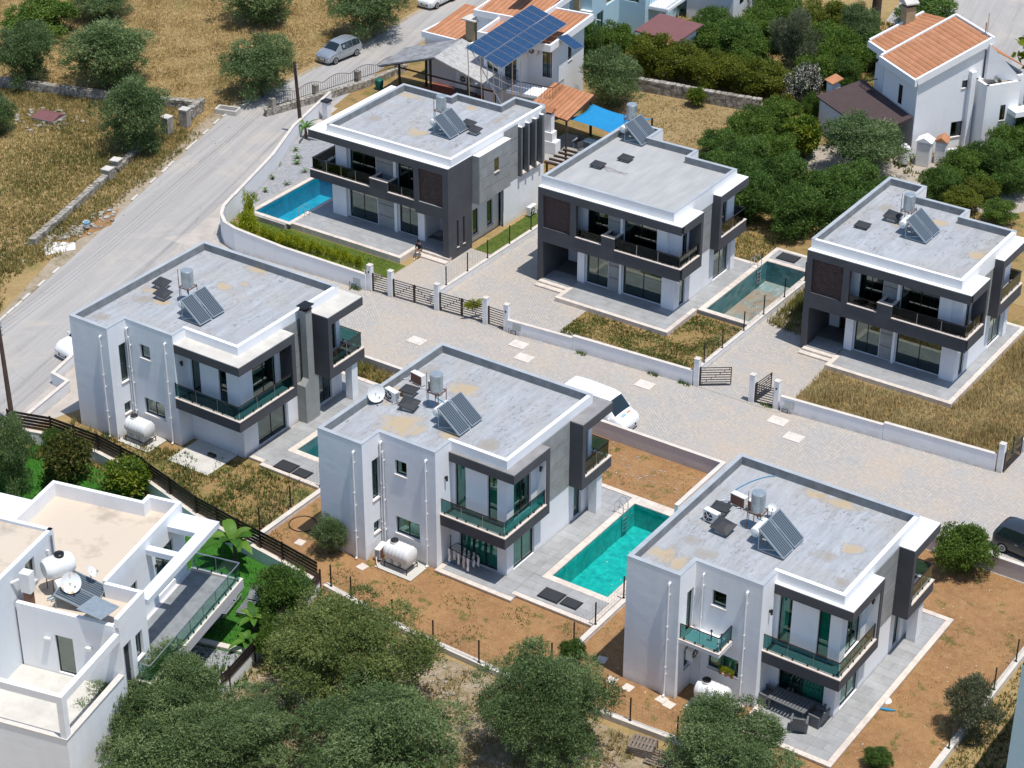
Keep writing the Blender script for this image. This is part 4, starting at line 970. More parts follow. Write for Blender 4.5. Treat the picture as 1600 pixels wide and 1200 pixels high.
def pool_liner(name, a, b, c3, sc=2.2):
    k = NT(name); p = k.pos()
    n = k.noise(p, sc, 5, 0.7, 0.6); v = k.n.new('ShaderNodeTexVoronoi'); v.inputs['Scale'].default_value = 4.5; v.feature = 'SMOOTH_F1'
    k.L(k.map(k.mix(0.25, p, k.noise(p, 1.5, 3)), (1, 1, 1)), v.inputs[0])
    c = k.mix(k.ramp(n, [(0.38, 0.0), (0.62, 1.0)]), a, b)
    br = k.n.new('ShaderNodeTexBrick'); br.inputs['Scale'].default_value = 1; br.inputs['Brick Width'].default_value = .6; br.inputs['Row Height'].default_value = .3; br.inputs['Mortar Size'].default_value = .008
    br.inputs['Color1'].default_value = (1, 1, 1, 1); br.inputs['Color2'].default_value = (.72, .78, .8, 1); br.inputs['Mortar'].default_value = (.6, .7, .7, 1)
    k.L(p, br.inputs[0]); c = k.mix(0.8, c, k.mix(1.0, c, br.outputs[0], 'MULTIPLY'))
    c = k.mix(k.ramp(v.outputs[0], [(0.45, 0.0), (0.8, 0.25)]), c, c3)
    return k.set(c, 0.6, 0, 0.3)
M['liner_E'] = pool_liner('teal_stone_liner', (0.014, 0.33, 0.30), (0.022, 0.50, 0.45), (0.09, 0.66, 0.60))
M['liner_A'] = pool_liner('blue_stone_liner', (0.015, 0.27, 0.42), (0.02, 0.36, 0.52), (0.05, 0.48, 0.62), .8)
M['liner_D'] = pool_liner('grey_green_liner', (0.09, 0.22, 0.23), (0.14, 0.28, 0.29), (0.16, 0.30, 0.30), 1.5)
def dryfloor():
    k = NT('poolfloor_dry'); p = k.pos()
    br = k.n.new('ShaderNodeTexBrick'); br.inputs['Scale'].default_value = 1; br.inputs['Brick Width'].default_value = .6; br.inputs['Row Height'].default_value = .3; br.inputs['Mortar Size'].default_value = .008
    br.inputs['Color1'].default_value = (.16, .27, .27, 1); br.inputs['Color2'].default_value = (.28, .36, .35, 1); br.inputs['Mortar'].default_value = (.15, .16, .14, 1)
    k.L(k.map(p, (1, 1, 1), R(90)), br.inputs[0])
    n = k.noise(p, .45, 6, .7, .5); c = k.mix(k.ramp(n, [(.42, 0.), (.58, .9)]), br.outputs[0], (.28, .20, .13))
    n2 = k.noise(p, 1.2, 6, .75); c = k.mix(k.ramp(n2, [(.52, 0.), (.72, .8)]), c, (.12, .10, .07))
    return k.set(c, .8, 0, .3)
M['poolfloor_dry'] = dryfloor()
pool('pE', POOL_E, .15, -.12, -1.35, 'full turquoise swimming pool beside the villa with the laundry rack', 'liner_E', ladder=(.0, POOL_E[3] - POOL_E[1] - 1.1, 1))
pool('pD', POOL_D, .15, -.45, -1.3, 'grey green pool half hidden behind the centre villa', 'liner_D')
pool('pB', POOL_B, .3, None, -1.2, 'empty swimming pool with green tiled walls and stained floor', None, True, ladder=(.0, 7.0, 1), lights=((.03, 1.9, 'x'), (.03, 5.0, 'x')))
pool('pA', POOL_A, .42, .2, -1.1, 'full blue swimming pool in the corner garden behind the curved wall', 'liner_A', ladder=(POOL_A[2] - POOL_A[0], 1.4, -1), cop=.3)

# ================================================================ WALLS, KERBS, FENCES
def low_wall(pts, h, t, label, mat='white', cap='coping_white', z0=0, steps=None, group=None, side=1):
    """rendered garden wall along a polyline with a cap; steps = height change list per segment"""
    root = thing('garden_wall', (pts[0][0], pts[0][1], 0), label, 'wall', group)
    m, c = MB(), MB(); x0, y0 = pts[0]
    P_ = [(x - x0, y - y0) for x, y in pts]
    hs = steps or [h] * (len(pts) - 1)
    o = offset(P_, -t / 2); i = offset(P_, t / 2)
    for k in range(len(P_) - 1):
        hh = hs[k] if not isinstance(hs[k], tuple) else hs[k]
        ha, hb = (hh, hh) if not isinstance(hh, tuple) else hh
        a, b, cc, d = o[k], o[k + 1], i[k + 1], i[k]
        v = [(*a, z0), (*b, z0), (*cc, z0), (*d, z0), (*a, ha), (*b, hb), (*cc, hb), (*d, ha)]
        m.raw(v, [(4, 5, 6, 7), (0, 1, 5, 4), (1, 2, 6, 5), (2, 3, 7, 6), (3, 0, 4, 7)])
        e = .02; oo, ii = offset(P_, -t / 2 - e), offset(P_, t / 2 + e)
        a, b, cc, d = oo[k], oo[k + 1], ii[k + 1], ii[k]
        v = [(*a, ha + .002), (*b, hb + .002), (*cc, hb + .002), (*d, ha + .002), (*a, ha + .04), (*b, hb + .04), (*cc, hb + .04), (*d, ha + .04)]
        c.raw(v, [(0, 3, 2, 1), (4, 5, 6, 7), (0, 1, 5, 4), (1, 2, 6, 5), (2, 3, 7, 6), (3, 0, 4, 7)])
    m.obj('wall_body', M[mat], root); c.obj('wall_cap', M[cap], root)
    return root
M['mauve'] = white_wall('mauve_shaded_render', (0.56, 0.53, 0.54))  # grey-purple shade of the walls' garden faces is put into this base colour
low_wall([(-97.3, 118.5), (-95.3, 111.6), (-93.1, 106.6), (-90.6, 99.4), (-90.0, 97.7), (-89.2, 96.5), (-88.2, 95.7), (-87.0, 95.35), (-83, 95.5), (-76.3, 95.8)], 1.05, .2, 'white curved garden wall round the corner pool and its yellow shrubs', steps=[(1.2, 1.3), (1.3, 1.4), (1.4, 1.6), 1.65, 1.7, 1.7, 1.7, (1.7, 1.35), (1.35, 1.15)])
low_wall([(-65.6, 96.4), (-61.0, 96.75)], .85, .2, 'lower stretch of white lane wall beside the small gate and meter box')
low_wall([(-60.98, 96.76), (-52.75, 97.2)], 1.0, .2, 'taller stretch of white lane wall before the patchy front garden')
low_wall([(-47.0, 97.6), (-40.6, 98.05)], .95, .2, 'white lane wall right of the open gate, dry grass behind')
low_wall([(-40.58, 98.05), (-33.9, 98.5)], 1.12, .2, 'taller end of the white lane wall below the dry grass')
low_wall([(-33.4, 101.2), (-33.3, 106), (-33.2, 125)], .8, .2, 'white boundary wall running up from the far right gate')
low_wall([(-71.95, 96.9), (-71.9, 114.0)], .45, .22, 'low white wall with fence posts between the two left front villas')
low_wall([(-53.15, 98.0), (-53.05, 117.0)], .42, .22, 'low white wall with fence posts beside the empty pool')
low_wall([(-72.0, 88.0), (-64.0, 88.0)], .6, .2, 'short lane wall with grey shade in its colour, beside the chimney villa weeds', 'mauve')
low_wall([(-63.6, 89.2), (-46.2, 89.2)], 1.0, .2, 'lane wall with mauve grey shade in its colour, beside the white van', 'mauve')
low_wall([(-45.9, 89.25), (-25.9, 89.4)], .95, .2, 'lane wall with mauve grey shade in its colour, between the round bush and the dark car', 'mauve')
low_wall([(-46.05, 83.8), (-46.05, 89.1)], 1.15, .22, 'short white wall between the bare soil plot and the lower right villa', 'white2')
low_wall([(-44.5, 67.4), (-44.5, 83.8)], .22, .26, 'white kerb wall with posts between the pool terrace and the lower right villa')
low_wall([(-63.65, 68.9), (-63.65, 87.9)], .25, .26, 'white kerb between the weedy plot and the orange soil plot')
low_wall([(-57.9, 68.4), (-52, 67.65), (-44.8, 67.45)], .28, .28, 'white boundary kerb with posts below the centre villa')
low_wall([(-44.5, 67.5), (-36.5, 68.0), (-26.2, 68.2)], .28, .28, 'white boundary kerb with posts below the lower right villa')
low_wall([(-26.0, 68.4), (-25.95, 90.8)], .30, .28, 'white boundary kerb on the right edge with green fence posts')
low_wall([(-82.0, 70.4), (-83.0, 75.4), (-84.4, 75.6), (-85.2, 78.6)], .75, .2, 'white stepped wall beside the roadside driveway and white car')
k = B(0, 0, 0, 1, 1, 1)
def post_fence(pts, label, h=1.35, n_wire=6, post='frame', zb=.3, group='wire fences on the kerbs'):
    root = thing('wire_fence', (*pts[0], 0), label, 'fence', group); x0, y0 = pts[0]
    P_ = [(x - x0, y - y0) for x, y in pts]
    for (x, y) in P_:
        p = MB(); p.box(x - .03, y - .03, zb - .02, x + .03, y + .03, zb + h); p.box(x - .07, y - .07, zb, x + .07, y + .07, zb + .02); p.obj('post', M[post], root)
    m = MB()
    for a, b in zip(P_[:-1], P_[1:]):
        for i in range(n_wire): z = zb + .12 + (h - .2) * i / (n_wire - 1); m.bar((*a, z), (*b, z), .005)
        L_ = math.hypot(b[0] - a[0], b[1] - a[1]); kk = int(L_ / .28)
        for i in range(1, kk): f = i / kk; m.bar((a[0] + (b[0] - a[0]) * f, a[1] + (b[1] - a[1]) * f, zb + .1), (a[0] + (b[0] - a[0]) * f, a[1] + (b[1] - a[1]) * f, zb + h - .05), .004)
    o = m.obj('wire_mesh', M['wire'], root); o['kind'] = 'stuff'
    return root
M['wire'] = plain('thin_wire', (0.16, 0.17, 0.17), 0.5, 0.5)
M['greenpost'] = plain('dark_green_paint', (0.01, 0.05, 0.03), 0.5)
post_fence([(-71.95, 98.6), (-71.95, 101.0), (-71.95, 103.3), (-71.95, 105.9), (-71.95, 108.5), (-71.95, 111.5)], 'wire fence on the wall beside the seated man', zb=.48)
post_fence([(-53.15, 99.3), (-53.12, 101.5), (-53.1, 104.2), (-53.1, 106.8), (-53.1, 109.6), (-53.08, 112.4), (-53.05, 115.5)], 'wire fence on the wall along the empty pool', zb=.45)
post_fence([(-57.5, 68.4), (-56, 68.15), (-53.1, 67.8), (-50.4, 67.55), (-47.6, 67.5), (-44.9, 67.45)], 'wire fence below the bare soil of the centre villa', zb=.3)
post_fence([(-44.6, 69.4), (-44.6, 71.4), (-44.6, 73.4), (-44.6, 76.1), (-44.6, 79), (-44.6, 82)], 'wire fence between pool terrace and the left wall of the lower right villa', zb=.25)
post_fence([(-44.4, 67.5), (-41.8, 67.7), (-39.2, 67.9), (-36.7, 68.0), (-34, 68.05), (-31, 68.1)], 'wire fence above the stacked wooden pallets', zb=.3)
post_fence([(-25.98, 74.5), (-25.98, 77.1), (-25.98, 79.7), (-25.97, 82.4), (-25.96, 85.2)], 'green posted fence at the right edge by the grey green bush', zb=.32, post='greenpost')
post_fence([(-63.95, 70.4), (-63.95, 73.0), (-63.95, 75.6)], 'wire fence on the kerb between the weeds and the orange soil', zb=.28)
post_fence([(-33.4, 99.6), (-33.38, 102.2), (-33.3, 105), (-33.2, 108)], 'green posted fence above the far right gate', zb=.8, post='greenpost', h=1.1)

PW = .32
def pillar(x, y, label, h=1.85, z=0, bell=False):
    t = thing('gate_pillar', (x, y, z), label, 'gate pillar', 'white gate pillars along the lane', R(2.5))
    B(-PW / 2, -PW / 2, 0, PW / 2, PW / 2, h).obj('shaft', M['white2'], t); B(-PW / 2 - .02, -PW / 2 - .02, h + .002, PW / 2 + .02, PW / 2 + .02, h + .035).obj('cap', M['coping_white'], t)
    if bell: B(-.05, -PW / 2 - .03, h - .5, .05, -PW / 2 - .002, h - .38).obj('doorbell', M['frame'], t)
PIL = [(-76.1, 95.95), (-74.5, 96.05), (-70.95, 96.25), (-67.35, 96.5), (-65.75, 96.5), (-52.5, 97.3), (-48.85, 97.5), (-47.3, 97.65), (-33.65, 98.6)]
for i, (x, y) in enumerate(PIL):
    pillar(x, y, ['white gate pillar at the end of the curved wall with doorbell', 'white pillar between the small gate and the first double gate', 'white pillar between the two closed double gates', 'white pillar between the second double gate and the right small gate', 'white pillar with doorbell right of the small gate by the meter box',
                  'white pillar carrying the wide open gate leaf', 'free-standing white pillar with gate leaf folded back', 'white pillar with doorbell beside the open small gate', 'white pillar at the far right end of the lane wall'][i], bell=i in (0, 4, 7))
def gate_leaf(par, L_, h=1.15, z0=.12, steps=None, x0=0, frame_l=True):
    m = MB(); m.box(x0, -.035, z0 - .05, x0 + .09, .035, z0 + h + .05); m.obj('gate_post', M['brown'], par)
    for k_ in range(8):
        z = z0 + h * k_ / 7; B(x0 + .09, -.02, z - .02, x0 + L_ - .05, .02, z + .02).obj('bar', M['brown'], par)
    B(x0 + L_ - .05, -.025, z0 - .03, x0 + L_, .025, z0 + h + .03).obj('end_stile', M['brown'], par)
    if steps:
        for i in range(7):
            f = (i + .6) / 7.2; f = f if steps > 0 else 1 - f
            xx = x0 + L_ * f; z = z0 + h * i / 7; B(xx - .02, -.015, z + .021, xx + .02, .015, z + h / 7 - .021).obj('riser', M['brown'], par)
def gate(a, b, label, leaves, steps=(1, -1), group='brown bar gates'):
    A, Bv = Vector((*a, 0)), Vector((*b, 0)); d = (Bv - A); Ln = d.length; ang = math.atan2(d.y, d.x)
    t = thing('gate', (*a, 0), label, 'gate', group, ang)
    w_ = Ln / leaves
    for i in range(leaves): gate_leaf(t, w_ - .01, x0=i * w_, steps=(steps[i] if steps else None))
    return t
q_ = PW / 2 + .02
def between(i, j): a, b = PIL[i], PIL[j]; return (a[0] + q_, a[1]), (b[0] - q_, b[1])
gate(*between(0, 1), 'narrow brown garden gate left of the seated man', 1, None)
gate(*between(1, 2), 'closed brown double gate before the seated man', 2)
g2 = gate(*between(2, 3), 'closed brown double gate with yellow leaves showing through its right leaf', 2)
gate(*between(3, 4), 'narrow brown gate between the double gate and the meter box', 1, None)
gate((PIL[5][0] + q_, PIL[5][1]), (PIL[5][0] + q_ + 1.55, PIL[5][1] + 1.15), 'brown gate leaf standing wide open into the drive', 1, (1,))
gate((PIL[6][0] + .2, PIL[6][1] + .1), (PIL[6][0] + .35, PIL[6][1] + 1.75), 'brown gate leaf swung back behind its pillar', 1, (1,))
gate((PIL[6][0] + q_, PIL[6][1]), (PIL[7][0] - q_, PIL[7][1]), 'narrow brown gate between the two right hand pillars', 1, None)
gate((PIL[8][0] + .22, PIL[8][1]), (PIL[8][0] + .3, PIL[8][1] + 2.3), 'dark gate at the right end of the lane wall', 1, (1,))
for (x, y, l) in ((-77.0, 95.70, 'grey meter box on the curved wall left of the small gate'), (-64.9, 96.36, 'grey meter box right of the small gate pillars'), (-46.4, 97.52, 'grey meter box right of the open gate')):
    t = thing('meter_box', (x, y, 0), l, 'meter box', 'meter boxes on the lane walls', R(2.5)); B(-.28, -.05, .35, .28, -.004, .78).obj('cabinet', M['galv'], t)
    m = MB(); m.tube([(-.55, -.08, 0), (-.55, -.08, .38)], .018, 6); m.tube([(-.4, -.08, .0), (-.4, -.08, .25), (-.05, -.08, .27), (-.05, -.08, 0)], .022, 6); m.obj('pipe', M['frame'], t)

# slatted fence of the lower left garden
def slat_fence(pts, label, wall_h=(.75, .75), n=5, h=1.05):
    root = thing('slat_fence', (*pts[0], 0), label, 'fence', 'dark slat fences'); x0, y0 = pts[0]
    for a, b in zip(pts[:-1], pts[1:]):
        A, Bv = Vector((a[0] - x0, a[1] - y0, 0)), Vector((b[0] - x0, b[1] - y0, 0)); k_ = max(1, round((Bv - A).length / 2.1)); d = (Bv - A).normalized(); nn = Vector((d.y, -d.x, 0))
        for i in range(k_):
            p, q2 = A.lerp(Bv, (i + .015) / k_), A.lerp(Bv, (i + .985) / k_)
            for j in range(n):
                z = wall_h[0] + .08 + h * j / n
                MB().bar((p.x, p.y, z + .08), (q2.x, q2.y, z + .08), .03, h / n * .78).obj('slat', M['slat'], root)
            pp = A.lerp(Bv, i / k_); pp2 = pp + nn * .04; B(pp2.x - .04, pp2.y - .04, .1, pp2.x + .04, pp2.y + .04, wall_h[0] + h + .12).obj('post', M['slat'], root)
        m = MB(); m.bar((*(A - nn * -.14).xy, wall_h[0] / 2), (*(Bv - nn * -.14).xy, wall_h[0] / 2), .2, wall_h[0]); m.obj('wall_base', M['white'], root)
        m = MB(); m.bar((*(A - nn * -.14).xy, wall_h[0] + .02), (*(Bv - nn * -.14).xy, wall_h[0] + .02), .24, .04); m.obj('wall_cap', M['coping_white'], root)
    return root
slat_fence([(-82.1, 69.8), (-79.5, 70.6), (-76.0, 70.75), (-72, 70.35)], 'upper run of dark slat fence on white wall behind the citrus trees')
slat_fence([(-72, 70.25), (-67.2, 69.1), (-63.9, 68.7), (-60.6, 68.35), (-58.0, 68.0)], 'long run of dark slat fence behind the banana plant')
slat_fence([(-57.75, 67.9), (-57.2, 63.9), (-56.35, 59.2), (-56.3, 58.5)], 'dark slat fence on white wall between the lawn and the olive grove', h=.62, n=3, wall_h=(.8, .8))

# ================================================================ ROOF KIT
def water_heater(org, P, z, label, cold=None, scale=1.0, collectors=((0, 1), (1.1, 2.1)), pole=True):
    """P = lower front corner of the collectors; they tilt back towards -X"""
    t = thing('solar_water_heater', (org[0] + P[0], org[1] + P[1], z), label, 'solar water heater', 'rooftop solar water heaters')
    a = R(40); Lc = 1.85
    for (ya, yb) in collectors:
        m = MB(); m.box(-Lc, 0, 0, 0, yb - ya, .08)
        fr = m.obj('collector_frame', M['galv'], t); fr.location = (0, ya, .06); fr.rotation_euler = (0, a, 0)
        g = B(-Lc + .05, .05, .081, -.05, yb - ya - .05, .088).obj('collector_glass', M['collector'], fr)
    xt = -Lc * math.cos(a); zt = Lc * math.sin(a); yM = collectors[-1][1]
    m = MB()
    for y in (.1, .95, 1.2, yM - .1): m.bar((xt + .05, y, 0), (xt + .05, y, zt), .035); m.bar((xt + .05, y, .05), (-.05, y, .05), .035); m.bar((xt + .1, y, .1), (-.5, y, .35), .025)
    m.bar((xt + .05, .1, zt - .05), (xt + .05, yM - .1, zt - .05), .035)
    m.obj('stand', M['galv'], t)
    m = MB(); m.lathe([(.05, -.62), (.22, -.58), (.27, -.5), (.27, .5), (.22, .58), (.05, .62)], (xt - .38, 1.05, .62), 'y', 20); m.obj('hot_tank', M['tank'], t, True)
    cx, cy = cold or (xt - .95, 1.75)
    fr = MB(); s = .36
    for (dx, dy) in ((-s, -s), (s, -s), (s, s), (-s, s)): fr.bar((cx + dx, cy + dy, 0), (cx + dx, cy + dy, 1.7 if (dx, dy) == (-s, -s) else 1.1), .03)
    for zz in (.95, 1.5):
        for (p1, p2) in (((-s, -s), (s, -s)), ((s, -s), (s, s)), ((s, s), (-s, s)), ((-s, s), (-s, -s))): fr.bar((cx + p1[0], cy + p1[1], zz if zz < 1 else 1.0), (cx + p2[0], cy + p2[1], zz if zz < 1 else 1.0), .025)
    fr.obj('tank_stand', M['rust'], t)
    c = MB(); c.lathe([(.33, 1.0), (.355, 1.03), (.35, 1.06), (.355, 1.5), (.35, 1.52), (.355, 1.56), (.355, 2.0), (.33, 2.03), (.12, 2.06), (.0, 2.07)], (cx, cy, 0), 'z', 24); c.obj('cold_tank', M['galv'], t, True)
    p = MB(); p.tube([(cx - .3, cy - .3, .1), (cx - .3, cy - .3, .9)], .02, 6); p.tube([(cx, cy, 1.0), (cx + .1, cy - .2, .7), (xt - .38, 1.2, .9)], .03, 6); p.tube([(xt - .38, .5, .7), (xt - .1, .2, .3), (-.1, .1, .1)], .02, 6)
    p.obj('pipe', M['bluepipe'], t)
    if pole: MB().tube([(cx - .36, cy - .36, 1.1), (cx - .36, cy - .36, 2.15)], .018, 6).obj('pole', M['rust'], t)
    return t
def hatch(org, x, y, z, label, rz=0, tilt=0, s=.72, curb=.3):
    t = thing('roof_hatch', (org[0] + x, org[1] + y, z), label, 'roof hatch', 'black roof hatches', R(rz))
    B(-s * .36, -s * .36, 0, s * .36, s * .36, curb).obj('curb', M['canopy_beige'], t)
    m = MB(); m.prism([(-s * .62, -s * .55), (s * .62, -s * .55), (s * .62, s * .55), (-s * .62, s * .55)], 0, .05); m.raw([(-s * .6, -s * .53, .05), (s * .6, -s * .53, .05), (s * .6, s * .53, .05), (-s * .6, s * .53, .05), (-s * .2, -s * .2, .13), (s * .2, -s * .2, .13), (s * .2, s * .2, .13), (-s * .2, s * .2, .13)], [(4, 5, 6, 7), (0, 1, 5, 4), (1, 2, 6, 5), (2, 3, 7, 6), (3, 0, 4, 7)])
    l = m.obj('lid', M['asphalt_black'], t); l.location = (0, 0, curb + .01); l.rotation_euler = (R(tilt), R(tilt * .6), 0)
def air_con(loc, rz, label, group='air conditioner units on the roofs', s=1.0):
    t = thing('air_conditioner', loc, label, 'air conditioner', group, R(rz))
    t.scale = (s, s, s)
    B(-.42, -.16, .06, .42, .16, .66).obj('casing', M['tank'], t); m = MB(); m.box(-.36, -.2, 0, -.28, .2, .058); m.box(.28, -.2, 0, .36, .2, .058); m.obj('foot', M['canopy_white'], t)
    m = MB(); m.lathe([(.25, -.185), (.25, -.162)], (-.1, 0, .36), 'y', 20); m.obj('fan_grille', M['darkside'], t); m = MB()
    for k_ in range(6): a = k_ * math.pi / 3; m.bar((-.1, -.19, .36), (-.1 + .24 * math.cos(a), -.19, .36 + .24 * math.sin(a)), .018)
    m.lathe([(.05, -.2), (.05, -.188)], (-.1, 0, .36), 'y', 10); m.obj('fan', M['canopy_white'], t)
    B(-.40, .161, .1, .40, .175, .62).obj('coil', M['rust'], t)
    m = MB()
    for k_ in range(9): m.box(.421, -.12, .14 + k_ * .055, .426, .12, .16 + k_ * .055)
    m.obj('louvre', M['darkside'], t)
    m = MB(); m.tube([(.44, 0, .2), (.58, .02, .3), (.7, .1, .12), (.95, .3, .03)], .025, 6); m.obj('pipe', M['pvc'], t)
def dish(loc, rz, label, r=.42, el=35, ph=.45, stain=False):
    t = thing('satellite_dish', loc, label, 'satellite dish', 'satellite dishes', R(rz))
    MB().tube([(0, 0, 0), (0, 0, ph)], .025, 8).obj('mast', M['galv'], t)
    pr = [(.0, 0)] + [(r * k_ / 6, r * .28 * (k_ / 6) ** 2) for k_ in range(1, 7)] + [(r * .99, r * .28 + .012)] + [(r * (5 - k_) / 6, r * .28 * ((5 - k_) / 6) ** 2 + .012) for k_ in range(0, 5)]
    m = MB(); m.lathe(pr[1:], (0, 0, 0), 'z', 24); d = m.obj('reflector', M['dish_stained' if stain else 'tank'], t, True); d.location = (0, 0, ph + .1); d.rotation_euler = (0, R(90 - el), 0)
    m = MB(); m.bar((0, 0, 0), (r * .3, 0, -.0), .03); m.bar((-r * .0, 0, r * -.9), (r * 1.1, 0, -.1), .02); m.box(r * 1.05, -.04, -.14, r * 1.2, .04, -.04); a = m.obj('feed_arm', M['galv'], t); a.location = (0, 0, ph + .1); a.rotation_euler = (0, R(-el + 10), 0)
k_ = NT('dish_stained'); M['dish_stained'] = k_.set(k_.mix(k_.ramp(k_.noise(k_.map(k_.obj(), (3, 9, 1)), 1.0, 4), [(.55, 0.), (.62, .9)]), (.72, .74, .74), (.62, .33, .05)), .5)
water_heater(OE, (6.15, 3.95), 6.76, 'solar heater with two collectors on the centre villa roof, three air conditioners beside it', (-2.75, 1.85))
water_heater(OF, (5.93, 4.35), 6.76, 'solar heater with two collectors on the lower right villa roof, blue hose behind it', (-2.35, 1.75))
water_heater(OD, (6.44, 3.75), 6.76, 'solar heater on the chimney villa roof, nearest the road', (-2.55, 1.95))
water_heater(OB, (2.45, 8.7), 7.0, 'solar heater at the back corner of the pale screed roof', (-1.85, 1.7))
water_heater(OC, (5.7, 4.3), 7.0, 'solar heater on the farthest right villa above the lane', (-2.1, 1.95))
water_heater(OA, (9.15, 3.75), 6.88, 'solar heater on the villa beside the corner pool', (-2.1, 1.95))
hatch(OE, 1.45, 6.0, 6.75, 'black roof hatch between the two rear air conditioners of the centre villa', 5); hatch(OE, 2.3, 4.85, 6.75, 'black tilted roof hatch left of the solar heater on the centre villa', 10, 12, .78)
hatch(OF, 1.5, 6.3, 6.75, 'black roof hatch tucked behind an air conditioner on the lower right villa', 5); hatch(OF, 2.4, 4.9, 6.75, 'black tilted roof hatch before the air conditioners on the lower right villa', -4, 14, .8)
hatch(OD, 1.4, 6.15, 6.75, 'black roof hatch nearer the parapet on the chimney villa', 3, 6); hatch(OD, 2.35, 5.2, 6.75, 'black roof hatch nearer the solar heater on the chimney villa', 0, 8)
hatch(OB, 1.75, 4.4, 6.99, 'black roof hatch with loose cables on the pale screed roof', 2, 4, .7, .15); hatch(OB, 2.7, 6.3, 6.99, 'black roof hatch behind the one with cables on the pale screed roof', 0, 4, .72, .15)
hatch(OC, 1.5, 4.35, 6.99, 'flat black roof hatch left on the farthest right villa', 2, 3, .7, .12); hatch(OC, 2.6, 6.3, 6.99, 'black pyramid roof hatch beside the solar heater of the farthest right villa', 0, 8, .8)
hatch(OA, 8.95, 6.2, 6.87, 'black roof hatch nearer the solar heater of the corner pool villa', 0, 6); hatch(OA, 9.9, 5.6, 6.87, 'black roof hatch nearer the side wall of the corner pool villa', 0, 8, .66)
air_con((OE[0] + 1.05, OE[1] + 5.0, 6.75), -12, 'air conditioner with its fan towards us on the centre villa roof'); air_con((OE[0] + 1.15, OE[1] + 7.2, 6.75), 170, 'air conditioner with brown coil showing, rearmost on the centre villa roof'); air_con((OE[0] + 2.5, OE[1] + 6.95, 6.75), 172, 'air conditioner beside the steel tank on the centre villa roof')
air_con((OF[0] + 1.55, OF[1] + 5.3, 6.75), -10, 'air conditioner with its fan towards us on the lower right villa roof'); air_con((OF[0] + 1.95, OF[1] + 7.3, 6.75), 172, 'air conditioner with looping white pipes on the lower right villa roof'); air_con((OF[0] + 2.95, OF[1] + 7.2, 6.75), 172, 'air conditioner beside the steel tank on the lower right villa roof')
dish((OE[0] + .4, OE[1] + 4.4, 6.75), -30, 'white satellite dish by the left parapet of the centre villa', .5, 20)
dish((OF[0] + 3.75, OF[1] + 7.3, 6.75), -60, 'small satellite dish behind the collectors of the lower right villa', .22, 45)
m = MB(); pts = []
for i in range(25):
    f = i / 24; pts.append((OF[0] + 1.1 + 2.3 * f ** 1.6, OF[1] + 8.0 + 2.9 * math.sin(f * math.pi * .62), 6.775))
tag(m.tube(pts, .022, 6).obj('hose', M['bluepipe'], None, True), 'thin blue hose curving over the roof behind the solar heater', 'hose')
m = MB(); rr = random.Random(3)
for j in range(3):
    p = [Vector((OB[0] + 2.0, OB[1] + 4.45, 7.02))]
    for i in range(14): p.append(p[-1] + Vector((.14, -.02 + rr.uniform(-.10, .10), rr.uniform(-.01, .01))))
    m.tube(p, .008, 5)
tag(m.obj('cable', M['rust']), 'loose cables trailing from the hatch on the pale screed roof', 'cable')

def ground_tank(loc, label, rz=0, L_=1.75, r=.52, lid='black', stand=.32):
    t = thing('water_tank', loc, label, 'water tank', 'white ground water tanks', R(rz))
    pr = [(.05, -L_ / 2), (r * .6, -L_ / 2 + .02), (r * .92, -L_ / 2 + .12), (r, -L_ / 2 + .25)]
    k = 6
    for i in range(k): x = -L_ / 2 + .3 + (L_ - .6) * i / (k - 1); pr += [(r, x - .03), (r * 1.025, x), (r, x + .03)]
    pr += [(r, L_ / 2 - .25), (r * .92, L_ / 2 - .12), (r * .6, L_ / 2 - .02), (.05, L_ / 2)]
    MB().lathe(pr, (0, 0, stand + r + .1), 'x', 28).obj('tank_body', M['tank'], t, True)
    for x in (-.5, 0, .5): B(x - .13, -r * .85, stand + .002, x + .13, r * .85, stand + .3).obj('saddle', M['tank'], t)
    MB().lathe([(.24, 0), (.24, .09), (.2, .11)], (-L_ * .2, 0, stand + 2 * r + .06), 'z', 20).obj('neck', M['tank'], t, True)
    MB().lathe([(.22, 0), (.22, .05), (.19, .08), (.05, .09)], (-L_ * .2, 0, stand + 2 * r + .16), 'z', 20).obj('lid', M[lid], t, True)
    m = MB()
    for x in (-L_ / 2 + .15, L_ / 2 - .15):
        for y in (-r * .9, r * .9): m.bar((x, y, 0), (x, y, stand), .04)
        m.bar((x, -r * .9, stand - .02), (x, r * .9, stand - .02), .04)
    for y in (-r * .9, r * .9): m.bar((-L_ / 2 + .15, y, stand - .02), (L_ / 2 - .15, y, stand - .02), .04)
    m.obj('stand', M['frame'], t)
    m = MB(); m.tube([(-L_ / 2 + .05, r * .6, stand + .25), (-L_ / 2 - .15, r * .7, stand + .2), (-L_ / 2 - .2, r * .9, .05)], .03, 6); m.obj('pipe', M['pvc'], t)
for (o_, x, y, l) in ((OE, 4.75, .55, 'white water tank on black stand beside the centre villa'), (OF, 4.75, .35, 'white water tank below the small balcony of the lower right villa'), (OD, 4.15, .55, 'white water tank with open dark neck beside the chimney villa')):
    ground_tank((o_[0] + x, o_[1] + y, .06), l)
    rsheet('concrete_pad', o_[0] + x - 1.15, o_[1] + y - .75, o_[0] + x + 1.2, o_[1] + 1.46, .06, M['canopy_beige'])
air_con((OE[0] + 3.35, OE[1] + .7, .1), -80, 'air conditioner on the ground beside the centre villa tank', 'air conditioners at the villa walls')
air_con((OF[0] + 3.15, OF[1] + 1.15, 1.9), 90, 'air conditioner on the wall under the small balcony', 'air conditioners at the villa walls')
air_con((-73.7, 111.2, .1), 90, 'low white condenser on the lawn behind the corner pool villa', 'air conditioners at the villa walls')
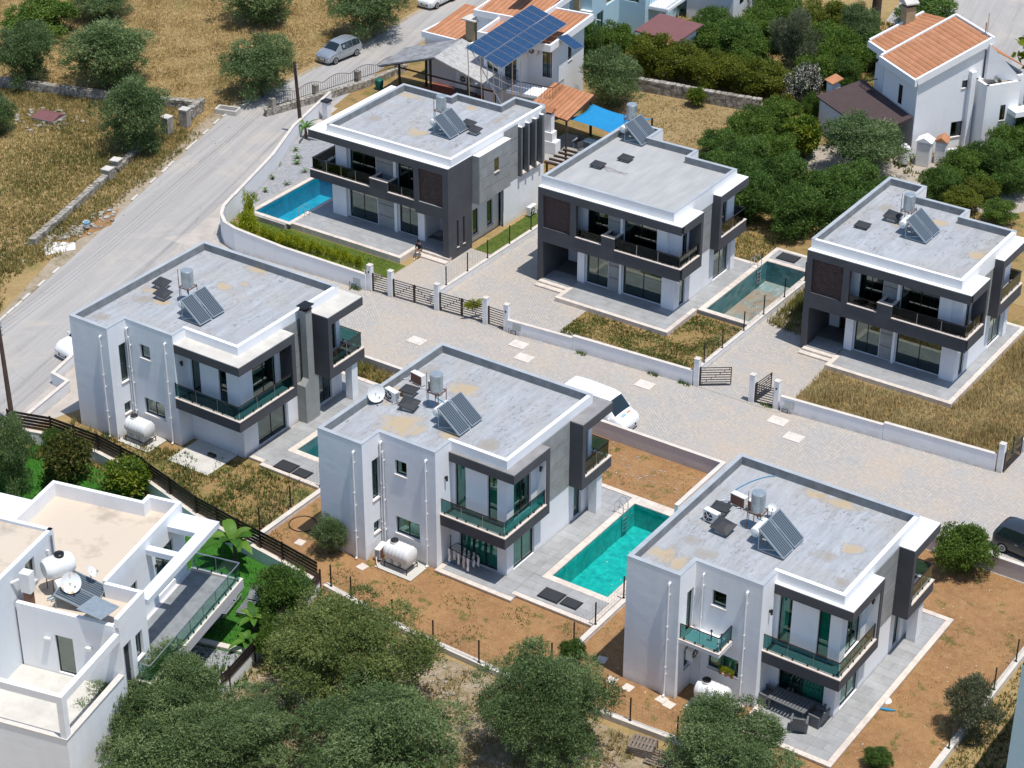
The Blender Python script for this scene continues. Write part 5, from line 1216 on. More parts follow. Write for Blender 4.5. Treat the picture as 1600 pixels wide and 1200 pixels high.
for (x, y, z, s) in ((OE[0] + 12.75, OE[1] + 2.75, .16, .62), (OE[0] + 13.95, OE[1] + 2.75, .16, .5), (OD[0] + 12.9, OD[1] + 3.0, .16, .62), (OD[0] + 14.1, OD[1] + 2.95, .16, .5), (OB[0] + 12.3, OB[1] + 11.75, .31, .7)):
    t = thing('access_hatch', (x, y, z), {OE[0] + 12.75: 'larger black floor hatch on the turquoise pool terrace', OE[0] + 13.95: 'smaller black floor hatch on the turquoise pool terrace', OD[0] + 12.9: 'larger black floor hatch by the grey green pool', OD[0] + 14.1: 'smaller black floor hatch by the grey green pool', OB[0] + 12.3: 'black floor hatch behind the empty pool'}[x], 'floor hatch', 'black floor hatches by the pools')
    B(-s, -s * .75, 0, s, s * .75, .03).obj('frame', M['black'], t); B(-s + .06, -s * .75 + .06, .03, s - .06, s * .75 - .06, .05).obj('cover', M['asphalt_black'], t)
for i, (x, y) in enumerate([(-42.95, 71.4), (-41.7, 70.3), (-40.75, 70.25), (-38.95, 70.4), (-38.45, 70.25), (-35.85, 72.1), (-61.6, 70.9), (-57.5, 71.0)]):
    o = B(-.25, -.25, 0, .25, .25, .03).obj('cover_slab', M['coping'], None, loc=(x, y, .004)); o.rotation_euler = (0, 0, rng.uniform(-.2, .2))
    tag(o, ['square cover slab in the shade left of the lower right villa', 'square cover slab beside the left corner of the lower right villa, left of two', 'square cover slab beside the left corner of the lower right villa, right of two', 'square cover slab below the left downpipe of the lower right villa, left of two', 'square cover slab below the left downpipe of the lower right villa, right of two', 'square cover slab at the right of the white tank of the lower right villa', 'square cover slab on the soil by the black slat fence', 'square cover slab in front of the ground air conditioner'][i], 'cover slab', 'square cover slabs in the soil')

# ================================================================ UTILITY POLES AND WIRES
def pole(loc, top, label):
    t = thing('utility_pole', loc, label, 'utility pole', 'wooden utility poles'); d = Vector(top)
    MB().tube([(0, 0, 0), d * .5, d], [.16, .135, .11], 12).obj('shaft', M['wood_dark'], t, True)
    m = MB()
    for z in (.2, .45, .7, .95): m.tube([d + Vector((-.05, 0, -z)), d + Vector((.22, 0, -z))], .015, 6); m.lathe([(.05, 0), (.06, .05), (.03, .1)], tuple(d + Vector((.24, 0, -z - .04))), 'z', 8)
    m.obj('insulator', M['galv'], t)
    return Vector(loc) + d
p1 = pole((-95.9, 113.2, 0), (.04, -.45, 5.9), 'brown utility pole beside the garden wall of the corner pool villa'); p2 = pole((-82.7, 70.6, 0), (-.94, .69, 6.6), 'leaning brown utility pole at the left edge by the driveway')
def wire(a, b, sag, label, n=20, dz=0):
    m = MB(); pts = [a.lerp(b, i / n) - Vector((0, 0, sag * 4 * (i / n) * (1 - i / n))) for i in range(n + 1)]
    tag(m.tube(pts, .006, 4).obj('overhead_wire', M['frame']), label, 'overhead wire', 'overhead wires')
for dz in (.2, .45, .7, .95):
    wire(p1 - Vector((-.2, 0, dz)), p2 - Vector((-.2, 0, dz)), .9, 'overhead wire between the two utility poles, %s' % {.2: 'topmost', .45: 'second from the top', .7: 'second from the bottom', .95: 'lowest'}[dz])
    wire(p1 - Vector((-.2, 0, dz)), Vector((-102, 160, 6.5 - dz)), 1.2, 'overhead wire running up the road from the far pole, %s' % {.2: 'topmost', .45: 'second from the top', .7: 'second from the bottom', .95: 'lowest'}[dz])

# ================================================================ NEIGHBOURING BUILDINGS
def seg_wall(t, pts, z0, z1, holes=None, mat='white2', closed=True, top=False, tk=.22, name='wall'):
    m = MB(); n = len(pts)
    for i in range(n if closed else n - 1): wall(m, pts[i], pts[(i + 1) % n], z0, z1, (holes or {}).get(i, ()), tk, top)
    return m.obj(name, M[mat], t)
def tile_roof(par, a, b, c, d, name='roof_tile', rows=None, pitch=.42, mat='rooftile', along=None):
    """pitched tile surface: a-b is the eave, d-c the ridge; courses run up the slope, each course a part"""
    a, b, c, d = map(Vector, (a, b, c, d)); n = rows or max(2, round((b - a).length / pitch)); up = (b - a).cross(d - a).normalized()
    if up.z < 0: up = -up
    for i in range(n):
        f0, f1 = (i + .03) / n, (i + .97) / n; p0, p1, q0, q1 = a.lerp(b, f0), a.lerp(b, f1), d.lerp(c, f0), d.lerp(c, f1)
        m = MB(); k = max(2, round((q0 - p0).length / 1.1)); pm = p0.lerp(p1, .5); qm = q0.lerp(q1, .5)
        for j in range(k):
            g0, g1 = j / k, (j + 1) / k; l = up * (.03 + .025 * 0); e = up * .0
            A, Bm, Cc = p0.lerp(q0, g0), pm.lerp(qm, g0), p1.lerp(q1, g0); A2, B2, C2 = p0.lerp(q0, g1), pm.lerp(qm, g1), p1.lerp(q1, g1)
            h0, h1 = up * .05, up * .036
            m.face([A + h0 * .6, Bm + h0 * 1.3, B2 + h1 * 1.9, A2 + h1]); m.face([Bm + h0 * 1.3, Cc + h0 * .6, C2 + h1, B2 + h1 * 1.9]); m.face([A, Cc, Cc + h0 * .6, Bm + h0 * 1.3, A + h0 * .6])
        m.obj(name, M[mat], par)
    m = MB(); m.face([a + up * .004, b + up * .004, c + up * .004, d + up * .004]); m.obj('roof_underlay', M['terra_dark'], par)
M['terra_dark'] = plain('dark_tile_joint', (0.10, 0.045, 0.03), 0.95)

# ---- lower left villa (white, terraces), rotated 13 degrees
tN = thing('villa', (-61.78, 62.51, 0), 'white villa with cream flat roofs and pergola terrace in the lower left corner', 'villa', None, R(13))
W2 = 'white2'
seg_wall(tN, [(-6.87, -7.1), (0, -7.1), (0, 0), (-1.85, 0), (-1.85, -.6), (-6.87, -.6)], 0, 6.3, {1: [(1.2, 2.5, 3.3, 5.5), (4.3, 6.0, 3.3, 5.7)]})
window(tN, (0, -7.1), (0, 0), (4.3, 6.0, 3.3, 5.7), 2, .1, curtain=(.1, .5)); window(tN, (0, -7.1), (0, 0), (1.2, 2.5, 3.3, 5.5), 2, .1)
MB().prism([(-6.67, -9.4), (1.8, -9.4), (1.8, -7.3), (-.2, -7.3), (-.2, -.2), (-1.65, -.2), (-1.65, -.8), (-6.67, -.8)], 6.1, 6.32).obj('roof_deck', (lambda k: k.set(k.mix(k.ramp(k.noise(k.pos(), .55, 5, .65), [(.52, 0.), (.68, .75)]), (0.56, 0.475, 0.38), (0.34, 0.295, 0.24)), .9, 0, .2))(NT('cream_roof_screed')), tN)
ring(MB(), [(0, -7.12), (0, 0), (-1.85, 0), (-1.85, -.6), (-6.87, -.6), (-6.87, -5.6)], .2, 6.302, 7.1).obj('parapet', M[W2], tN)
ring(MB(), [(2.0, -9.5), (2.0, -7.14), (-.0, -7.14)], .2, 6.302, 7.1).obj('parapet', M[W2], tN)
# front block and pergola terrace
seg_wall(tN, [(-3.4, -9.5), (2.0, -9.5)], 0, 6.62, {0: [(1.9, 2.85, 3.15, 5.3)]}, closed=False, top=True)
window(tN, (-3.4, -9.5), (2.0, -9.5), (1.9, 2.85, 3.15, 5.3), 1, .1)
seg_wall(tN, [(2.0, -9.5), (2.0, -7.14), (0.0, -7.14)], 0, 6.3, {0: [(.15, .85, 1.3, 5.4), (1.25, 1.85, 3.9, 5.3)]}, closed=False)
window(tN, (2.0, -9.5), (2.0, -7.14), (1.25, 1.85, 3.9, 5.3), 1, .14, True)
B(1.8, -9.34, 1.32, 1.83, -8.66, 5.38).obj('slit_window', M['darkside'], tN)
m = MB(); m.box(-6.9, -14.4, 0, 2.0, -9.52, 3.05); m.obj('wall', M[W2], tN)
m = MB(); m.box(-6.7, -14.2, 3.052, 1.8, -9.52, 3.08); m.obj('terrace_floor', M['canopy_beige'], tN)
ring(MB(), [(-6.9, -14.4), (2.0, -14.4), (2.0, -9.52)], .22, 3.052, 3.95).obj('terrace_parapet', M[W2], tN)
ring(MB(), [(-6.9, -14.4), (2.0, -14.4), (2.0, -9.52)], .26, 3.952, 4.0, False, .04, True).obj('parapet_cap', M['coping_white'], tN)
m = MB(); m.box(1.7, -14.4, 4.002, 2.0, -14.05, 5.9); m.obj('pergola_post', M[W2], tN)
m = MB(); m.box(-6.9, -14.4, 5.902, 2.0, -14.15, 6.3); m.box(1.75, -14.148, 5.902, 2.0, -9.52, 6.3); m.obj('pergola_beam', M[W2], tN)
# roof-room tower
seg_wall(tN, [(-9.5, -17), (-3.5, -17), (-3.5, -5.8), (-9.5, -5.8)], 0, 8.35, {1: [(8.7, 9.45, 6.6, 7.9)]}, 'offwhite', top=True)
window(tN, (-3.5, -17), (-3.5, -5.8), (8.7, 9.45, 6.6, 7.9), 1, .14, True)
B(-9.3, -16.8, 8.0, -3.7, -6.02, 8.2).obj('roof_deck', bpy.data.materials['cream_roof_screed'], tN)
B(-3.48, -6.6, 7.4, -3.36, -6.48, 7.6).obj('wall_lamp', M['tank'], tN); MB().tube([(-3.4, -6.15, 6.3), (-3.4, -6.15, 8.2)], .05, 8).obj('downpipe', M['upstand'], tN)
# left lower balcony
B(-12.5, -6, 0, -6.9, -1.0, 5.9).obj('wall', M[W2], tN)
# balcony with glass front over the lawn, and the frame canopy above it
m = MB(); m.box(.003, -8.7, 2.55, 2.95, .3, 2.98); m.obj('balcony', M['mauve'], tN); B(.2, -8.5, 2.982, 2.7, .1, 3.0).obj('balcony_floor', M['upstand'], tN)
ring(MB(), [(2.02, -8.7), (2.95, -8.7), (2.95, .3), (0.1, .3)], .2, 2.982, 3.12).obj('balcony_kerb', M['coping_white'], tN)
rail(tN, [(2.25, -8.6), (2.85, -8.6), (2.85, .2), (.2, .2)], 3.12, .95, 'clearglass', 'steel')
m = MB(); m.box(.003, -1.5, 6.3, 2.15, -.2, 6.6); m.box(1.55, -7.1, 6.3, 2.15, -1.502, 6.6); m.box(.003, -3.6, 6.3, 1.548, -3.2, 6.6); m.obj('frame_canopy', M['offwhite'], tN)
wall_lamp(tN, (0, -2.9, 5.2), (1, 0, 0)); B(-2.0, -9.68, 5.0, -1.7, -9.52, 5.1).obj('wall_lamp', M['tank'], tN); B(.2, -9.7, 5.0, .45, -9.52, 5.15).obj('wall_lamp', M['tank'], tN)
tN.rotation_euler = (0, 0, R(13))
MN = Matrix.Translation((-61.78, 62.51, 0)) @ Matrix.Rotation(R(13), 4, 'Z')
def onN(x, y, z): return tuple(MN @ Vector((x, y, z)))
t = thing('water_tank', onN(-2.25, -7.5, 6.32), 'white water tank on a frame on the cream roof, dish beside it', 'water tank', None, R(13 + 55))
MB().lathe([(.05, -.75), (.4, -.72), (.5, -.6), (.53, -.4), (.53, .4), (.5, .6), (.4, .72), (.05, .75)], (0, 0, 1.35), 'x', 28).obj('tank_body', M['tank'], t, True)
MB().lathe([(.24, 0), (.24, .12), (.2, .15), (.03, .16)], (.1, 0, 1.86), 'z', 20).obj('lid', M['frame'], t, True)
MB().lathe([(.05, -.5), (.25, -.47), (.28, -.4), (.28, .4), (.25, .47), (.05, .5)], (.0, -.65, .75), 'x', 20).obj('hot_tank', M['tank'], t, True)
m = MB()
for (a, b) in ((-.5, -.4), (.5, -.4), (.5, .4), (-.5, .4)): m.bar((a, b, 0), (a, b, .95), .04)
m.bar((-.5, -.4, .85), (.5, -.4, .85), .04); m.bar((-.5, .4, .85), (.5, .4, .85), .04); m.obj('stand', M['rust'], t)
m = MB(); m.tube([(0, -.4, .7), (-.4, -.7, .35), (-.9, -.5, .1)], .03, 6); m.tube([(.1, -.4, .7), (-.3, -.8, .4), (-.8, -.7, .08)], .03, 6); m.obj('pipe', M['bluepipe'], t)
t = thing('solar_collector', onN(-.1, -7.75, 6.36), 'ribbed solar collector pair lying on the cream roof below the dish', 'solar collector', None, R(13 + 8))
for i, y in enumerate((-.95, .12)):
    f = B(-1.9, y, 0, 0, y + 1.0, .08).obj('collector_frame', M['galv'], t); f.rotation_euler = (0, R(22), 0); B(-1.86, y + .05, .081, -.04, y + .95, .088).obj('collector_glass', M['collector'], f)
MB().bar((-1.7, -.9, 0), (-1.7, -.9, .6), .04).bar((-1.7, 1.1, 0), (-1.7, 1.1, .6), .04).obj('stand', M['galv'], t)
dish(onN(-1.3, -8.1, 6.32), -20, 'rust stained satellite dish before the white roof tank', .5, 30, .9, True); dish(onN(-.95, -6.9, 6.32), 30, 'small clean satellite dish behind the rust stained one', .3, 40, .8)
t = thing('metal_sheet', onN(.75, -9.1, 7.13), 'grey metal sheet laid across the parapet corner of the cream roof', 'metal sheet', None, R(13 - 12)); B(-.75, -.6, 0, .75, .6, .03).obj('sheet', M['galv'], t)
t = thing('roof_flue', onN(-2.95, -9.1, 6.32), 'white square flue with side spout on the cream roof', 'flue', None, R(13)); B(-.22, -.2, .8, .3, .25, 1.85).obj('casing', M['tank'], t); B(-.15, -.15, 0, .2, .2, .8).obj('shaft', M['rust'], t); MB().tube([(-.2, -.1, 1.5), (-.55, -.4, 1.35)], .07, 8).obj('spout', M['tank'], t)

# ---- villa with the photovoltaic roof (top centre), rotated 7 degrees
tM = thing('villa', (-81.9, 125.2, 0), 'white tile roofed villa under a big tilted solar array at the top', 'villa', None, R(7))
# local: corner (0,0) is the near right corner of the main block, block runs -X and +Y
seg_wall(tM, [(-5.2, 0), (-2.0, 0), (-2.0, 1.2), (0.1, 1.2), (0.1, 6.6), (-5.2, 6.6)], 0, 6.0, {2: [(1.2, 2.0, 3.2, 5.3)], 0: [(.3, 1.2, 3.2, 5.2), (1.8, 2.8, 3.0, 5.3)], 3: [(2.6, 3.3, 3.7, 4.9)]})
window(tM, (0.1, 1.2), (0.1, 6.6), (2.6, 3.3, 3.7, 4.9), 2, .08, True); window(tM, (-5.2, 0), (-2, 0), (.3, 1.2, 3.2, 5.2), 2, .08); window(tM, (-5.2, 0), (-2, 0), (1.8, 2.8, 3.0, 5.3), 2, .08)
window(tM, (-2, 1.2), (.1, 1.2), (1.2, 2.0, 3.2, 5.3), 2, .08)
ring(MB(), [(-5.5, -.5), (.7, -.5), (.7, 7.0), (-5.5, 7.0)], .18, 6.0, 6.55, True, 0, True).obj('fascia', M['white2'], tM)
B(-5.3, -.3, 5.9, .5, 6.8, 6.02).obj('eaves_slab', M['white2'], tM)
tile_roof(tM, (-5.3, -.3, 6.1), (.5, -.3, 6.1), (.5, 6.8, 6.4), (-5.3, 6.8, 6.4))
B(-2.3, -1.9, 2.7, 1.6, -.003, 2.9).obj('balcony', M['white2'], tM)
for q in ((-2.3, -1.9, -2.3, 0), (-2.3, -1.9, 1.6, -1.9), (1.6, -1.9, 1.6, 0)):
    mm = MB(); mm.bar((q[0], q[1], 3.85), (q[2], q[3], 3.85), .04)
    n_ = int(math.hypot(q[2] - q[0], q[3] - q[1]) / .22)
    for i in range(n_ + 1): f = i / n_; mm.bar((q[0] + (q[2] - q[0]) * f, q[1] + (q[3] - q[1]) * f, 2.9), (q[0] + (q[2] - q[0]) * f, q[1] + (q[3] - q[1]) * f, 3.85), .018)
    mm.obj('railing', M['frame'], tM)
# low front wing: tile roof, chimney, grey canopy on black posts
tL = thing('tiled_wing', (-94.4, 127.0, 0), 'low orange tiled wing with sand chimney behind the grey canopy', 'house')
seg_wall(tL, [(0, 0), (4.4, 0), (4.4, 5.5), (0, 5.5)], 0, 3.7, mat='white2')
tile_roof(tL, (0, 0, 3.95), (4.4, 0, 3.95), (4.4, 5.5, 4.7), (0, 5.5, 4.7)); ring(MB(), [(-.2, -.2), (4.6, -.2), (4.6, 5.7), (-.2, 5.7)], .16, 3.65, 4.15, True, 0, True).obj('fascia', M['white2'], tL)
B(3.8, .2, 3.8, 4.6, 1.0, 5.7).obj('chimney', M['tanchim'], tL); B(3.55, -.05, 5.85, 4.85, 1.25, 5.95).obj('chimney_slab', M['canopy_beige'], tL)
for (a, b) in ((3.8, .2), (4.48, .2), (3.8, .88), (4.48, .88)): B(a, b, 5.702, a + .12, b + .12, 5.849).obj('chimney_leg', M['tanchim'], tL)
MM = Matrix.Translation((-81.9, 125.2, 0)) @ Matrix.Rotation(R(7), 4, 'Z')
# photovoltaic array: its own thing, bolted above the roof
t = thing('solar_array', (0, 0, 0), 'large tilted blue photovoltaic array of two rows above the tiled roof', 'solar array')
A0, B0, C0, D0 = [Vector(v) for v in ((-83.94, 117.72, 8.0), (-80.85, 118.02, 7.0), (-81.87, 128.18, 7.0), (-84.96, 127.88, 8.0))]
nrm = (B0 - A0).cross(D0 - A0).normalized(); nrm = nrm if nrm.z > 0 else -nrm
for r in range(2):
    for i in range(10):
        u0, u1, v0, v1 = (r + .012) / 2, (r + .988) / 2, (i + .02) / 10, (i + .98) / 10
        def Q(u, v): return A0.lerp(B0, u).lerp(D0.lerp(C0, u), v)
        o_ = Q(u0, v0); ex = (Q(u1, v0) - o_); ey = (Q(u0, v1) - o_); X = ex.normalized(); Z = nrm; Y = Z.cross(X)
        mt = Matrix((X, Y, Z)).transposed().to_4x4(); mt.translation = o_
        fr_ = B(0, 0, 0, ex.length, ey.length, .035).obj('panel_frame', M['steel'], t); fr_.matrix_world = mt
        g = B(.03, .03, .036, ex.length - .03, ey.length - .03, .042).obj('solar_cells', M['pv'], fr_)
fr_ = B(0, 0, 0, 2.0, 1.05, .035).obj('panel_frame', M['steel'], t); g = B(.03, .03, .036, 1.97, 1.02, .042).obj('solar_cells', M['pv'], fr_)
fr_.matrix_world = Matrix.Translation((-81.6, 126.3, 6.6)) @ Matrix.Rotation(R(-15), 4, 'Z') @ Matrix.Rotation(R(12), 4, 'Y')
m = MB()
for (x, y, z) in ((-84.4, 118.7, 7.85), (-83.0, 118.3, 7.55), (-81.6, 117.9, 7.25), (-80.6, 117.5, 7.05)): m.bar((x, y, z), (x - .2, y + .5, 3.6), .05); m.bar((x, y + 2.5, z), (x, y + 2.5, 3.9), .05)
m.bar((-84.4, 118.8, 7.8), (-81.0, 118.4, 3.8), .05); m.bar((-84.4, 118.7, 7.82), (-80.5, 117.5, 7.02), .06); m.obj('stand', M['steel'], t)
t = thing('solar_collector', (-87.2, 130.2, 8.0), 'dark single solar collector leaning on the tiled roof behind the array', 'solar collector', None, R(20))
f = B(-.55, -1.3, 0, .55, 1.3, .1).obj('collector_frame', M['frame'], t); f.rotation_euler = (R(-38), 0, 0); B(-.5, -1.25, .1, .5, 1.25, .108).obj('collector_glass', (lambda k: k.set((0.01, 0.035, 0.07), .15, 0, .6))(NT('dark_blue_glass')), f)
# second tiled block behind the array
t = thing('tiled_block', (-87.4, 130.2, 0), 'orange tiled wing behind the solar array', 'house', None, R(7))
seg_wall(t, [(-2.6, -2.5), (2.2, -2.5), (2.2, 4), (-2.6, 4)], 0, 6.3, mat='white2'); ring(MB(), [(-2.8, -2.7), (2.4, -2.7), (2.4, 4.2), (-2.8, 4.2)], .16, 6.3, 6.8, True, 0, True).obj('fascia', M['white2'], t); tile_roof(t, (-2.7, -2.6, 6.45), (2.3, -2.6, 6.45), (2.3, 4, 7.1), (-2.7, 4, 7.1))
# grey gabled canopy on black steel posts
t = thing('porch_canopy', (0, 0, 0), 'weathered grey gabled canopy on black posts beside the tiled villa', 'canopy')
M['oldroof'] = (lambda k: k.set(k.mix(k.ramp(k.noise(k.map(k.pos(), (1, 3, 1)), 2.2, 6, .75), [(.46, 0.), (.64, .75)]), (0.44, 0.435, 0.425), (0.17, 0.16, 0.15)), .9))(NT('mossy_grey_sheet'))
M['oldroof2'] = (lambda k: k.set(k.mix(k.ramp(k.noise(k.map(k.pos(), (1, 1, 1)), 1.4, 6, .75), [(.42, 0.), (.62, .85)]), (0.30, 0.31, 0.325), (0.15, 0.14, 0.135)), .9))(NT('mottled_dark_sheet'))  # left slope: darker, bluer grey than the right, with dark mottling
def slabq(m, pts, th=.12):
    a = [Vector(p) for p in pts]; n = (a[1] - a[0]).cross(a[3] - a[0]).normalized(); n = n if n.z > 0 else -n
    v = [p - n * th for p in a] + a; m.raw(v, [(0, 3, 2, 1), (4, 5, 6, 7), (0, 1, 5, 4), (1, 2, 6, 5), (2, 3, 7, 6), (3, 0, 4, 7)])
ridgeA, ridgeB = (-90.0, 122.2, 4.5), (-90.5, 126.6, 4.5)
slabq(m := MB(), [(-95.3, 122.0, 2.7), ridgeA, ridgeB, (-95.8, 126.3, 2.7)]); m.obj('left_slope', M['oldroof2'], t)
slabq(m := MB(), [ridgeA, (-84.4, 122.6, 2.85), (-84.2, 126.4, 2.85), ridgeB]); m.obj('right_slope', M['oldroof'], t)
for (x, y, h) in ((-93.6, 122.5, 3.0), (-90.6, 122.5, 4.1), (-87.2, 122.7, 3.4), (-84.9, 122.9, 2.7), (-93.6, 126, 3.0)): B(x - .07, y - .07, 0, x + .07, y + .07, h).obj('post', M['frame'], t)
MB().bar((-95.2, 122.15, 2.58), (-90.0, 122.35, 4.36), .12).bar((-90.0, 122.35, 4.36), (-84.5, 122.75, 2.72), .12).bar((-93.6, 122.5, 2.75), (-84.9, 122.9, 2.6), .1).obj('beam', M['frame'], t)
rsheet('porch_floor', -93.5, 120.5, -83, 127.5, .03, M['brickred'])
t = thing('porch_wall', (-91.3, 126.8, 0), 'pale blue porch wall with a condenser under the grey canopy', 'wall'); B(0, 0, 0, 6.5, .2, 3.4).obj('wall_body', M['offwhite'], t)
air_con((-90.2, 126.5, .9), 0, 'condenser under the weathered grey canopy', 'condensers of the tiled villa'); air_con((-86.0, 122.9, .3), 0, 'condenser low by the right end of the grey canopy', 'condensers of the tiled villa')
air_con(tuple(MM @ Vector((-1.4, .85, 5.0))), 7, 'condenser high on the wall under the solar array', 'condensers of the tiled villa')
t = thing('sofa', (-89.2, 124.8, .05), 'dark sofa in the shade of the grey canopy', 'sofa'); B(-1.0, -.4, 0, 1.0, .4, .42).obj('seat', M['cloth'], t); B(-1.0, .25, .42, 1.0, .45, .9).obj('backrest', M['cloth'], t)
t = thing('low_table', (-89.0, 123.6, .05), 'pale low table before the dark sofa', 'table'); B(-.6, -.3, .35, .6, .3, .42).obj('tabletop', M['canopy_beige'], t)
for (a, b) in ((-.5, -.2), (.5, -.2), (.5, .2), (-.5, .2)): B(a - .03, b - .03, 0, a + .03, b + .03, .348).obj('leg', M['frame'], t)
# tiled awning, outdoor chimney, blue shade sail
t = thing('tiled_awning', (0, 0, 0), 'orange tiled awning beside the blue shade sail', 'awning')
slabq(m := MB(), [(-81.3, 121.9, 2.6), (-77.4, 121.4, 2.6), (-77.6, 125.4, 3.2), (-81.4, 125.8, 3.2)], .1); m.obj('roof_deck', M['wood_dark'], t)
tile_roof(t, (-81.3, 121.9, 2.61), (-77.4, 121.4, 2.61), (-77.6, 125.4, 3.21), (-81.4, 125.8, 3.21), pitch=.4)
for (x, y) in ((-81.1, 122.0), (-77.6, 121.6), (-77.7, 125.2)): B(x - .06, y - .06, 0, x + .06, y + .06, 2.55).obj('post', M['wood_dark'], t)
t = thing('outdoor_chimney', (-78.6, 120.9, 0), 'white outdoor barbecue chimney with small tiled cap', 'chimney', None, R(5)); m = MB(); m.box(-.7, -.4, 0, .7, .4, 1.0); m.box(-.4, -.35, 1.002, .4, .35, 1.7); m.box(-.25, -.25, 1.702, .25, .25, 3.1); m.obj('stack', M['white2'], t); m = MB(); m.box(-.3, -.3, 3.3, .3, .3, 3.34); m.raw([(-.36, -.36, 3.3), (.36, -.36, 3.3), (.36, .36, 3.3), (-.36, .36, 3.3), (-.36, 0, 3.6), (.36, 0, 3.6)], [(0, 1, 5, 4), (2, 3, 4, 5), (0, 4, 3), (1, 2, 5)]); m.obj('cap', M['rooftile'], t); B(-.2, -.2, 3.102, .2, .2, 3.3).obj('flue', M['darkside'], t)
t = thing('shade_sail', (0, 0, 0), 'bright blue shade sail stretched behind the pale screed roof', 'shade sail')
ca, cb, cc, cd = [Vector(v) for v in ((-78.0, 122.2, 2.35), (-77.9, 125.4, 2.5), (-72.9, 126.0, 2.2), (-73.8, 121.8, 2.3))]
m = MB(); n_ = 14; vs = []; fs = []
for i in range(n_ + 1):
    for j in range(n_ + 1):
        u, v = i / n_, j / n_; uu = u + (.5 - u) * .35 * (4 * v * (1 - v)) * .5; vv = v + (.5 - v) * .35 * (4 * u * (1 - u)) * .5
        p = ca.lerp(cd, uu).lerp(cb.lerp(cc, uu), vv); p.z -= .35 * (4 * uu * (1 - uu)) * (4 * vv * (1 - vv)) * .6; vs.append(p)
for i in range(n_):
    for j in range(n_): a = i * (n_ + 1) + j; fs.append((a, a + 1, a + n_ + 2, a + n_ + 1))
m.raw(vs, fs); o = m.obj('sail_cloth', M['sail'], t, True); o.modifiers.new('thick', 'SOLIDIFY').thickness = .01
for v in (cb, cc): B(v.x - .05, v.y - .05, 0, v.x + .05, v.y + .05, v.z + .1).obj('post', M['frame'], t)
for i, (x, y, l) in enumerate(((-77.2, 122.7, 'patio chair left under the blue shade sail'), (-75.4, 123.2, 'patio chair right under the blue shade sail'), (-76.2, 121.7, 'patio chair nearest us by the blue shade sail'))):
    t = thing('patio_chair', (x, y, .04), l, 'chair', 'patio chairs by the sail', R(40 * i)); B(-.28, -.28, .42, .28, .28, .47).obj('seat', M['cloth'], t); B(-.28, .26, .47, .28, .31, 1.0).obj('backrest', M['cloth'], t)
    for (a, b) in ((-.25, -.25), (.25, -.25), (.25, .25), (-.25, .25)): B(a - .02, b - .02, 0, a + .02, b + .02, .419).obj('leg', M['galv'], t)
t = thing('patio_table', (-76.3, 122.9, .04), 'small white patio table under the blue shade sail', 'table'); B(-.45, -.35, .7, .45, .35, .74).obj('tabletop', M['tank'], t); MB().tube([(0, 0, 0), (0, 0, .7)], .05).obj('leg', M['galv'], t)
rsheet('patio_floor', -79.5, 119.5, -72.5, 124.5, .03, M['concrete'])
t = thing('timber_pergola', (-76.6, 117.2, 0), 'low dark timber beams behind the slit walled villa', 'pergola')
for i in range(5): MB().bar((0, i * .62, 1.1 + .02 * i), (3.4, i * .62 + .25, 1.1), .14).obj('beam', M['wood_dark'], t)
for (a, b) in ((.2, 0), (3.2, .2), (.2, 2.5), (3.2, 2.7)): B(a - .06, b - .06, 0, a + .06, b + .06, 1.03).obj('post', M['wood_dark'], t)

# ---- blue building and red annex at the top
M['bluewall'] = white_wall('blue_shaded_render', (0.40, 0.58, 0.66))  # blue building's wall colour; also stands for bluish shade on the lower right wall
t = thing('apartment_building', (-87.5, 139.0, 0), 'pale blue walled building with small balconies at the top edge', 'building', None, R(5))
seg_wall(t, [(-8, 0), (1.0, 0), (1.0, 5.0), (3.4, 5.0), (3.4, 16), (-8, 16)], 0, 9.5, {0: [(4.3, 5.6, 3.9, 5.4), (1.5, 2.6, 1.0, 2.4)], 2: [(.4, 1.8, 3.2, 5.2)], 1: [(.9, 2.1, 1.2, 3.2), (2.6, 4.4, 3.4, 5.4)]}, 'bluewall', top=True)
window(t, (-8, 0), (1, 0), (4.3, 5.6, 3.9, 5.4), 2, .08); window(t, (-8, 0), (1, 0), (1.5, 2.6, 1.0, 2.4), 2, .08); window(t, (1, 0), (1, 5), (.9, 2.1, 1.2, 3.2), 2, .08); window(t, (1, 5), (3.4, 5), (.4, 1.8, 3.2, 5.2), 2, .08)
B(-.55, -.25, 0, -.05, -.003, 9.5).obj('pilaster', M['tanchim'], t)
B(3.402, 5.6, 2.6, 5.2, 9.0, 2.85).obj('balcony', M['white2'], t); m = MB(); m.bar((5.15, 5.65, 3.75), (5.15, 9, 3.75), .05); m.bar((3.45, 5.65, 3.75), (5.15, 5.65, 3.75), .05)
for i in range(16): m.bar((5.15, 5.65 + i * .22, 2.85), (5.15, 5.65 + i * .22, 3.75), .02)
for i in range(8): m.bar((3.45 + i * .22, 5.65, 2.85), (3.45 + i * .22, 5.65, 3.75), .02)
m.obj('railing', M['frame'], t)
air_con((-90.2, 138.5, 3.3), 5, 'condenser on the pale blue wall, upper left', 'condensers on the blue building', 1.2); air_con((-86.9, 138.9, 3.0), 5, 'condenser on the pale blue wall beside the sand pilaster', 'condensers on the blue building', 1.2)
t = thing('annex', (-82.6, 140.0, 0), 'low annex with maroon roof beside the pale blue building', 'annex', None, R(-3)); B(.1, .1, 0, 3.6, 3.0, 2.7).obj('wall', M['white2'], t); slabq(m := MB(), [(-.2, -.3, 2.72), (4.0, -.3, 2.72), (4.0, 3.4, 3.1), (-.2, 3.4, 3.1)], .1); m.obj('roof', M['annex'], t)
